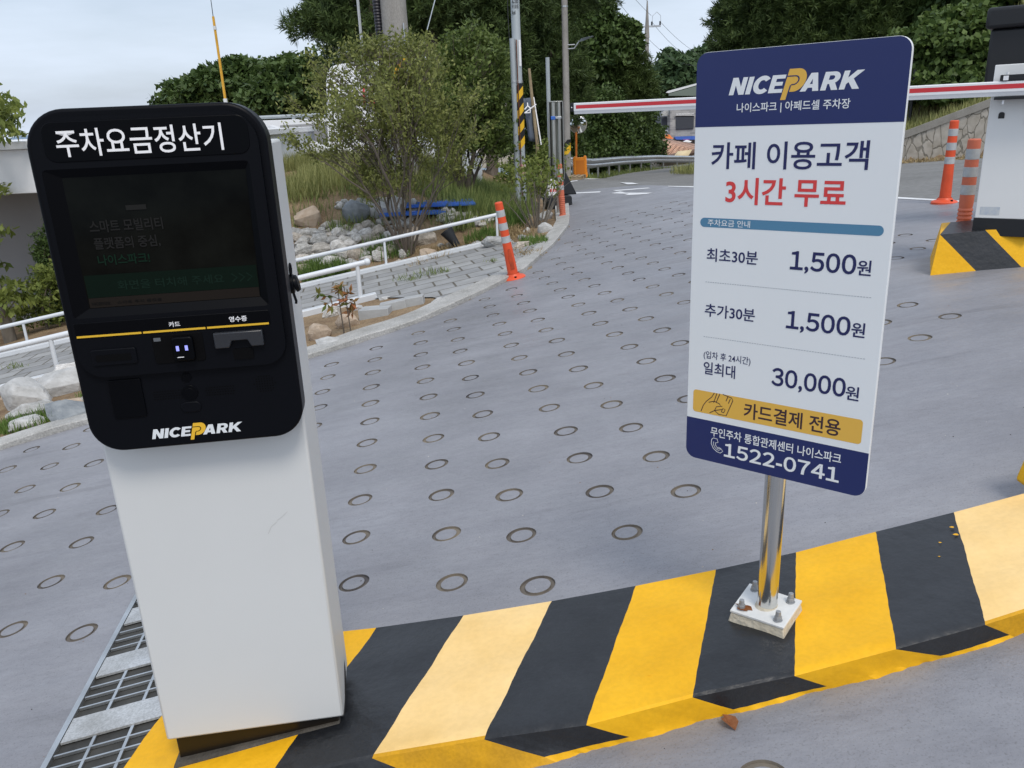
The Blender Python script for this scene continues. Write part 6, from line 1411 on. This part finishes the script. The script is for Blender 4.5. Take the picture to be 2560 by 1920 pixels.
gu = empty('guardrail', (0, 0, 0), 0, 'long corrugated steel guardrail curving along the far side of the road', 'guardrail')
GQ = resample([Vector((p.x, p.y, land(p.x, p.y))) for p in GP_], 6); q = MB(); pr = [(-.02, .38), (.05, .44), (.05, .49), (-.01, .55), (.05, .61), (.05, .66), (-.02, .72)]
for i, p in enumerate(GQ):
    d_ = (GQ[min(i + 1, len(GQ) - 1)] - GQ[max(i - 1, 0)]); nn = Vector((d_.y, -d_.x, 0)).normalized()
    for a, z in pr: v_ = p + nn * a * 1.4; q.v.append((v_.x, v_.y, p.z + z * 1.12))
k = len(pr); q.f = [(i * k + j, i * k + j + 1, (i + 1) * k + j + 1, (i + 1) * k + j) for i in range(len(GQ) - 1) for j in range(k - 1)]; q.m = [0] * len(q.f); q.sm = [True] * len(q.f)
o = q.build('beam', M_GALV, gu, angle=80); sd_ = o.modifiers.new('sheet', 'SOLIDIFY'); sd_.thickness = .012
for i in range(1, len(GQ), 2):
    p = GQ[i]; q = MB(); q.tube([p + Vector((0, .06, -.1)), p + Vector((0, .06, .78))], .05, 8); q.build('post', M_GALV, gu)
grass('grass', lambda n_: np.array([[*(lambda p: (p.x + rnd.gauss(0, .3), p.y + .3 + abs(rnd.gauss(0, .8))))(rnd.choice(GQ)), 0] for _ in range(n_)]) , 10, .1, .3, .02, LM_GRASSD) if False else None
def verge(n_):
    out = []
    for _ in range(n_):
        i = rnd.randrange(len(GQ) - 1); p = GQ[i].lerp(GQ[i + 1], rnd.random()); x, y = p.x + rnd.gauss(0, .15), p.y + rnd.uniform(-.5, 3.0); out.append((x, y, land(x, y) - .06))
    return np.array(out)
grass('grass', verge, 9000, .08, .35, .025, LM_GRASSD)

# ------------------------------------------------------------------ retaining wall and the bank above it
def wall_stone():
    m = bpy.data.materials.new('moulded_stone_wall'); m.use_nodes = True; N, L = _nodes(m); b = N['Principled BSDF']
    t = N.new('ShaderNodeTexCoord'); k = N.new('ShaderNodeMapping'); k.inputs['Scale'].default_value = (1.9, 1.9, .95); L.new(t.outputs['Object'], k.inputs[0])
    n = N.new('ShaderNodeTexNoise'); n.inputs['Scale'].default_value = 2.0; n.inputs['Detail'].default_value = 3; L.new(k.outputs[0], n.inputs['Vector'])
    ad = N.new('ShaderNodeMix'); ad.data_type = 'RGBA'; ad.blend_type = 'ADD'; ad.inputs[0].default_value = .35; L.new(k.outputs[0], ad.inputs[6]); L.new(n.outputs['Color'], ad.inputs[7])
    v = N.new('ShaderNodeTexVoronoi'); v.feature = 'DISTANCE_TO_EDGE'; v.inputs['Scale'].default_value = 2.4; L.new(ad.outputs[2], v.inputs['Vector'])
    r = N.new('ShaderNodeValToRGB'); r.color_ramp.elements[0].position = .015; r.color_ramp.elements[0].color = (.26, .24, .20, 1); r.color_ramp.elements[1].position = .05; r.color_ramp.elements[1].color = (.50, .46, .40, 1)
    L.new(v.outputs['Distance'], r.inputs[0])
    n2 = N.new('ShaderNodeTexNoise'); n2.inputs['Scale'].default_value = 6; n2.inputs['Detail'].default_value = 7; L.new(t.outputs['Object'], n2.inputs['Vector'])
    r2 = N.new('ShaderNodeValToRGB'); r2.color_ramp.elements[0].position = .3; r2.color_ramp.elements[0].color = (.72, .70, .66, 1); r2.color_ramp.elements[1].position = .65
    L.new(n2.outputs['Fac'], r2.inputs[0]); x = N.new('ShaderNodeMix'); x.data_type = 'RGBA'; x.blend_type = 'MULTIPLY'; x.inputs[0].default_value = 1; L.new(r.outputs[0], x.inputs[6]); L.new(r2.outputs[0], x.inputs[7]); L.new(x.outputs[2], b.inputs['Base Color'])
    bp = N.new('ShaderNodeBump'); bp.inputs['Strength'].default_value = .8; bp.inputs['Distance'].default_value = .05; L.new(r.outputs[0], bp.inputs['Height']); L.new(bp.outputs[0], b.inputs['Normal']); b.inputs['Roughness'].default_value = .9
    return m
rw = empty('retaining_wall', (0, 0, 0), 0, 'grey stone patterned retaining wall rising to the right beyond the road', 'retaining wall')
WQ = []
for i in range(len(WALL) - 1):
    for j in range(6):
        t = j / 6; WQ.append((lerp(WALL[i][0], WALL[i + 1][0], t), lerp(WALL[i][1], WALL[i + 1][1], t), lerp(WTOP[i], WTOP[i + 1], t)))
q1, q2 = MB(), MB()
for i in range(len(WQ) - 1):
    for q, lo, hi, f_, bk_ in ((q1, -.3, -.17, 0, .62), (q2, -.17, 0, -.03, .66)):
        vs = []
        for (x, y, h) in (WQ[i], WQ[i + 1]):
            nn = Vector((WALL[-1][1] - WALL[0][1], -(WALL[-1][0] - WALL[0][0]), 0)).normalized() * -1
            if nn.y < 0: nn = -nn
            zb = base(x, y)
            zl_, zh_ = (zb - .3, zb + h - .172) if q is q1 else (zb + h - .17, zb + h + .0)
            for off, z in ((f_, zl_), (f_, zh_), (bk_, zh_), (bk_, zl_)): vs.append((x + nn.x * off, y + nn.y * off, z))
        q.add(vs, [(0, 1, 5, 4), (1, 2, 6, 5), (2, 3, 7, 6)])
q1.build('stone_face', wall_stone(), rw, angle=20); q2.build('coping', mat('coping_concrete', (.30, .28, .245), .9, .2, col2=(.38, .36, .32), vscale=4, speck=.2), rw, angle=20)
def bankpts(n_):
    out = []
    while len(out) < n_:
        x, y = rnd.uniform(6, 20), rnd.uniform(15, 30); d_, h = wall_side(x, y)
        if .45 < d_ < 6.5 + 2 * rnd.random(): out.append((x, y, land(x, y) - .02))
    return np.array(out)
grass('grass', bankpts, 46000, .10, .42, .022, LM_GRASS)
def footpts(n_):
    out = []
    while len(out) < n_:
        x, y = rnd.uniform(6, 18), rnd.uniform(14, 26); d_, h = wall_side(x, y)
        if -1.4 < d_ < -.05: out.append((x, y, base(x, y) - .02))
    return np.array(out)
grass('dry_grass', footpts, 9000, .03, .14, .02, LM_STRAW, 1.2)
fs0 = P3(2275, 290, 21.5); q = MB(); zb = land(fs0.x, fs0.y); q.tube([(fs0.x, fs0.y, zb - .1), (fs0.x, fs0.y, P3(2275, 215, 21.5).z + .4)], .045, 8); tag(q.build('fence_post', M_BLKP, None), 'dark fence post on the grassy bank right of the sign', 'post')

# ------------------------------------------------------------------ buildings
M_WALLW = mat('white_render', (.70, .71, .72), .8, .2, var=.03, vscale=2, bump=.1, bscale=30)
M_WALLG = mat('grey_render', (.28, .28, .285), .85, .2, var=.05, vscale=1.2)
bl = empty('white_building', (0, 0, 0), 0, 'low white building with a deep white roof edge behind the left of the kiosk', 'building')
fz = P3(50, 480, 12).z
q = MB(); q.box(-18, -4.4, 12.0, 20, fz, P3(50, 372, 12).z); q.build('roof_edge', M_WALLW, bl, .01); q = MB(); q.box(-18.1, -4.3, 11.93, 20.1, P3(50, 372, 12).z + .002, P3(50, 353, 12).z); q.build('coping', M_WALLW, bl, .008)
q = MB(); q.box(-18, -5.2, 13.4, 20, -3.2, fz - .002); q.build('wall', M_WALLG, bl); q = MB(); q.box(-18, -5.2, 13.0, 13.399, -3.2, -1.15); q.build('wall_base', mat('dark_base', (.16, .16, .165), .9), bl)
# terrace wall with a pipe rail and the slanting wing walls
te = empty('terrace_wall', (0, 0, 0), 0, 'white terrace wall with a slanting wing wall behind the grass bank', 'wall')
def slab(name, pts, dep, thick_, m, par, bev=.01):
    """an upright slab with the given outline, standing thick_ deep at its distance"""
    W_ = [P3(x, y, d_) for (x, y), d_ in zip(pts, dep if hasattr(dep, '__len__') else [dep] * len(pts))]; n_ = len(W_); q = MB()
    back = Vector((0, thick_, 0)); q.add([tuple(p) for p in W_] + [tuple(p + back) for p in W_], [tuple(range(n_)), tuple(range(2 * n_ - 1, n_ - 1, -1))] + [(i, (i + 1) % n_, (i + 1) % n_ + n_, i + n_) for i in range(n_)]); return q.build(name, m, par, bev)
slab('parapet', [(560, 305), (824, 295), (826, 350), (560, 380)], 20.5, .35, M_WALLW, te)
slab('recess_face', [(700, 313), (832, 306), (836, 400), (690, 400)], 19.5, .2, M_WALLG, te)
slab('wing_wall', [(655, 315), (676, 313), (760, 345), (850, 385), (905, 412), (905, 470), (655, 470)], [19.3, 19.3, 18.5, 17.5, 16.8, 16.8, 19.3], .30, M_WALLW, te)
tr_ = empty('terrace_rail', (0, 0, 0), 0, 'grey pipe rail on top of the white terrace wall', 'railing'); q = MB(); q.tube([P3(560, 303, 20.6), P3(646, 294, 20.6), P3(798, 287, 20.6), P3(799, 300, 20.6)], .045, 10); q.build('top_rail', M_SPOLE, tr_)
for x, w_ in ((734, .05), (763, .10), (640, .05)):
    q = MB(); a = P3(x, 292, 20.6); q.tube([a - Vector((0, 0, .38)), a], w_, 10); q.build('post', M_SPOLE, tr_)
wv = empty('rounded_white_wall', (0, 0, 0), 0, 'tall white wall with a rounded corner and a red square sign behind the thin garden tree', 'wall')
slab('wall', [(822, 470), (815, 200), (818, 180), (828, 167), (845, 160), (985, 148), (990, 470)], 18.2, 1.6, M_WALLW, wv, .02)
slab('side_wall', [(988, 470), (984, 150), (1000, 165), (1005, 470)], [18.2, 18.2, 19, 19], .25, M_WALLG, wv)  # side of the white wall, its shade put into the grey colour
rs = slab('red_sign', [(908, 262), (906, 217), (948, 214), (950, 259)], 18.1, .05, mat('sign_red', (.52, .035, .03), .5), wv)
v_, f_ = glyph_mesh('GS', .03); a = P3(914, 247, 18.05); b = P3(942, 226, 18.05); q = MB(); ax = max(p[0] for p in v_); az = max(p[1] for p in v_); q.add([(lerp(a.x, b.x, p[0] / ax), a.y - .01, lerp(a.z, b.z, p[1] / az)) for p in v_], f_); q.build('lettering', M_TXW, rs, recalc=False)
sw = empty('slanting_wall', (0, 0, 0), 0, 'white slanting wall dropping to the right behind the round bushy tree', 'wall')
slab('wall', [(1000, 460), (1000, 300), (1070, 308), (1140, 348), (1205, 388), (1205, 460)], [18.4, 18.4, 17.6, 16.5, 15.5, 15.5], .3, M_WALLW, sw)
# pale roadside building glimpsed behind the bushy tree and the steel pole
slb = slab('pale_building', [(1165, 420), (1165, 262), (1285, 258), (1285, 420)], 40, 6, mat('cream_render', (.55, .52, .44), .8, .2, var=.1, vscale=.8), None); tag(slb, 'pale low building glimpsed through the leaves behind the steel pole', 'building')
# stone cafe building, its canopies and the tiled roof in front
M_BRICK = bpy.data.materials.new('grey_stone_brick'); M_BRICK.use_nodes = True; N, L = _nodes(M_BRICK); bt = N.new('ShaderNodeTexBrick'); bt.inputs['Scale'].default_value = 1; bt.inputs['Brick Width'].default_value = .55; bt.inputs['Row Height'].default_value = .2; bt.inputs['Mortar Size'].default_value = .012
bt.inputs['Color1'].default_value = (.21, .21, .215, 1); bt.inputs['Color2'].default_value = (.34, .335, .33, 1); bt.inputs['Mortar'].default_value = (.36, .35, .34, 1); tcx = N.new('ShaderNodeTexCoord'); mpx = N.new('ShaderNodeMapping'); mpx.inputs['Rotation'].default_value = (math.pi / 2, 0, 0)
L.new(tcx.outputs['Object'], mpx.inputs[0]); L.new(mpx.outputs[0], bt.inputs['Vector']); L.new(bt.outputs['Color'], N['Principled BSDF'].inputs['Base Color']); N['Principled BSDF'].inputs['Roughness'].default_value = .9
zz = lambda a, b: (1560 + a / 5.53, 180 + b / 5.53)
cf = empty('stone_building', (0, 0, 0), 0, 'grey stone cafe building with a dark window and coloured awnings left of the sign', 'building')
DC = 80
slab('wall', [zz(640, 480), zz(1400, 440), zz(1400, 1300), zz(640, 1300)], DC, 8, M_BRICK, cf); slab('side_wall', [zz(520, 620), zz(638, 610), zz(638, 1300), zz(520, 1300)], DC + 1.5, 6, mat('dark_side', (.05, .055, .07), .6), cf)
wn = slab('window', [zz(720, 605), zz(968, 605), zz(962, 782), zz(720, 790)], DC - .15, .1, mat('window_glass', (.02, .022, .03), .08, .5), cf)
slab('window_frame', [zz(712, 592), zz(976, 592), zz(976, 603), zz(712, 603)], DC - .3, .2, mat('frame_grey', (.45, .45, .45), .6), wn)
v_, f_ = glyph_mesh('CAMINO DE SANTIAGO CAFE', .02); a = P3(*zz(722, 590), DC - .2); b = P3(*zz(968, 562), DC - .2); ax = max(p[0] for p in v_); az = max(p[1] for p in v_); q = MB(); q.add([(lerp(a.x, b.x, p[0] / ax), a.y, lerp(a.z, b.z, p[1] / az)) for p in v_], f_); q.build('lettering', M_TXW, cf, recalc=False)
slab('white_fascia', [zz(515, 800), zz(632, 800), zz(632, 866), zz(515, 866)], DC + 1.2, .2, M_TXW, cf)
v_, f_ = glyph_mesh('A 카페', .03); a = P3(*zz(540, 858), DC + 1.1); b = P3(*zz(622, 832), DC + 1.1); ax = max(p[0] for p in v_); az = max(p[1] for p in v_); q = MB(); q.add([(lerp(a.x, b.x, p[0] / ax), a.y, lerp(a.z, b.z, p[1] / az)) for p in v_], f_); q.build('fascia_lettering', M_SIGNK, cf, recalc=False)
def awning(name, pts, m):
    A_ = [P3(*zz(*p), DC - .1) for p in pts]; f = Vector((0, -1.2, -.0)); q = MB(); q.add([A_[0], A_[1], A_[2] + f, A_[3] + f, A_[2], A_[3]], [(0, 1, 2, 3), (3, 2, 4, 5), (0, 3, 5), (1, 4, 2)]); return q.build(name, m, cf, recalc=False)
awning('orange_awning', [(415, 866), (632, 866), (650, 922), (415, 900)], mat('awning_orange', (.70, .17, .03), .7)); awning('blue_awning', [(692, 893), (1100, 880), (1100, 930), (692, 930)], mat('awning_blue', (.03, .09, .36), .6))
slab('fascia_sign', [zz(815, 928), zz(905, 924), zz(905, 940), zz(815, 944)], DC - 1.45, .1, mat('purple_sign', (.16, .05, .30), .5), cf)
slab('white_parasol', [zz(830, 966), zz(880, 940), zz(940, 958), zz(915, 975)], DC - 3, .6, M_TXW, cf)
slab('rooftop_frame', [zz(585, 285), zz(610, 262), zz(1400, 50), zz(1400, 70), zz(620, 292)], DC + 2, .3, mat('pale_steel', (.55, .57, .58), .5), cf); slab('rooftop_sheet', [zz(620, 300), zz(1400, 80), zz(1400, 330), zz(620, 330)], DC + 8, .2, mat('green_tint', (.07, .10, .08), .5), cf)
slab('upper_terrace', [zz(520, 560), zz(630, 500), zz(640, 500), zz(640, 600), zz(520, 610)], DC + .6, .3, mat('terrace_lattice', (.60, .60, .58), .7, .2, col2=(.15, .16, .17), vscale=14), cf)
rf = empty('tiled_roof', (0, 0, 0), 0, 'low house with a pale orange tiled roof just beyond the guardrail', 'house')
M_TILE = bpy.data.materials.new('roof_tiles'); M_TILE.use_nodes = True; N, L = _nodes(M_TILE); wv_ = N.new('ShaderNodeTexWave'); wv_.bands_direction = 'X'; wv_.inputs['Scale'].default_value = 1.5; wv_.inputs['Distortion'].default_value = .5; tcx = N.new('ShaderNodeTexCoord'); bt = N.new('ShaderNodeTexBrick')
bt.inputs['Scale'].default_value = 1; bt.inputs['Brick Width'].default_value = .36; bt.inputs['Row Height'].default_value = .55; bt.inputs['Mortar Size'].default_value = .045; bt.inputs['Color1'].default_value = (.62, .34, .22, 1); bt.inputs['Color2'].default_value = (.72, .46, .32, 1); bt.inputs['Mortar'].default_value = (.20, .10, .07, 1)
L.new(tcx.outputs['Object'], bt.inputs['Vector']); L.new(bt.outputs['Color'], N['Principled BSDF'].inputs['Base Color']); L.new(tcx.outputs['Object'], wv_.inputs['Vector']); bpx = N.new('ShaderNodeBump'); bpx.inputs['Strength'].default_value = .8; bpx.inputs['Distance'].default_value = .08; L.new(wv_.outputs['Fac'], bpx.inputs['Height']); L.new(bpx.outputs[0], N['Principled BSDF'].inputs['Normal']); N['Principled BSDF'].inputs['Roughness'].default_value = .85
E0, E1, R0, R1 = P3(*zz(440, 1200), 58), P3(*zz(980, 1085), 62), P3(*zz(320, 905), 66), P3(*zz(500, 915), 72)
E2_, R2 = P3(*zz(1600, 960), 66), P3(*zz(1100, 1010), 74)
q = MB(); q.add([E0, E1, R2, R1, R0, P3(*zz(300, 1150), 60)], [(0, 1, 2, 3, 4), (0, 4, 5)]); o = q.build('roof', M_TILE, rf, recalc=False); sd_ = o.modifiers.new('thick', 'SOLIDIFY'); sd_.thickness = .15
q = MB(); q.tube([E0 + Vector((0, 0, -.1)), E1 + Vector((0, 0, -.1))], .22, 8); q.build('eave_gutter', mat('gutter_brown', (.16, .10, .07), .7), rf)
q = MB(); a, b = E0 + Vector((.4, .8, -.4)), E1 + Vector((0, .8, -.4)); q.add([a, b, b + Vector((0, 0, -4)), a + Vector((0, 0, -4)), a + Vector((1, 9, 0)), b + Vector((1, 9, 0)), b + Vector((1, 9, -4)), a + Vector((1, 9, -4))], [(0, 1, 2, 3), (1, 5, 6, 2), (4, 0, 3, 7), (5, 4, 7, 6)]); q.build('wall', mat('house_wall', (.30, .27, .22), .9, .2, var=.3, vscale=1.2), rf)
q = MB(); c = P3(*zz(818, 1145), 58.5); q.add([c + Vector((-.75, 0, -.16)), c + Vector((.30, 0, -.22)), c + Vector((.75, .5, .3)), c + Vector((-.3, .5, .25))], [(0, 1, 2, 3)]); o = q.build('cream_canopy', mat('cream_canopy', (.70, .58, .36), .7), rf, recalc=False); sd_ = o.modifiers.new('thick', 'SOLIDIFY'); sd_.thickness = .05
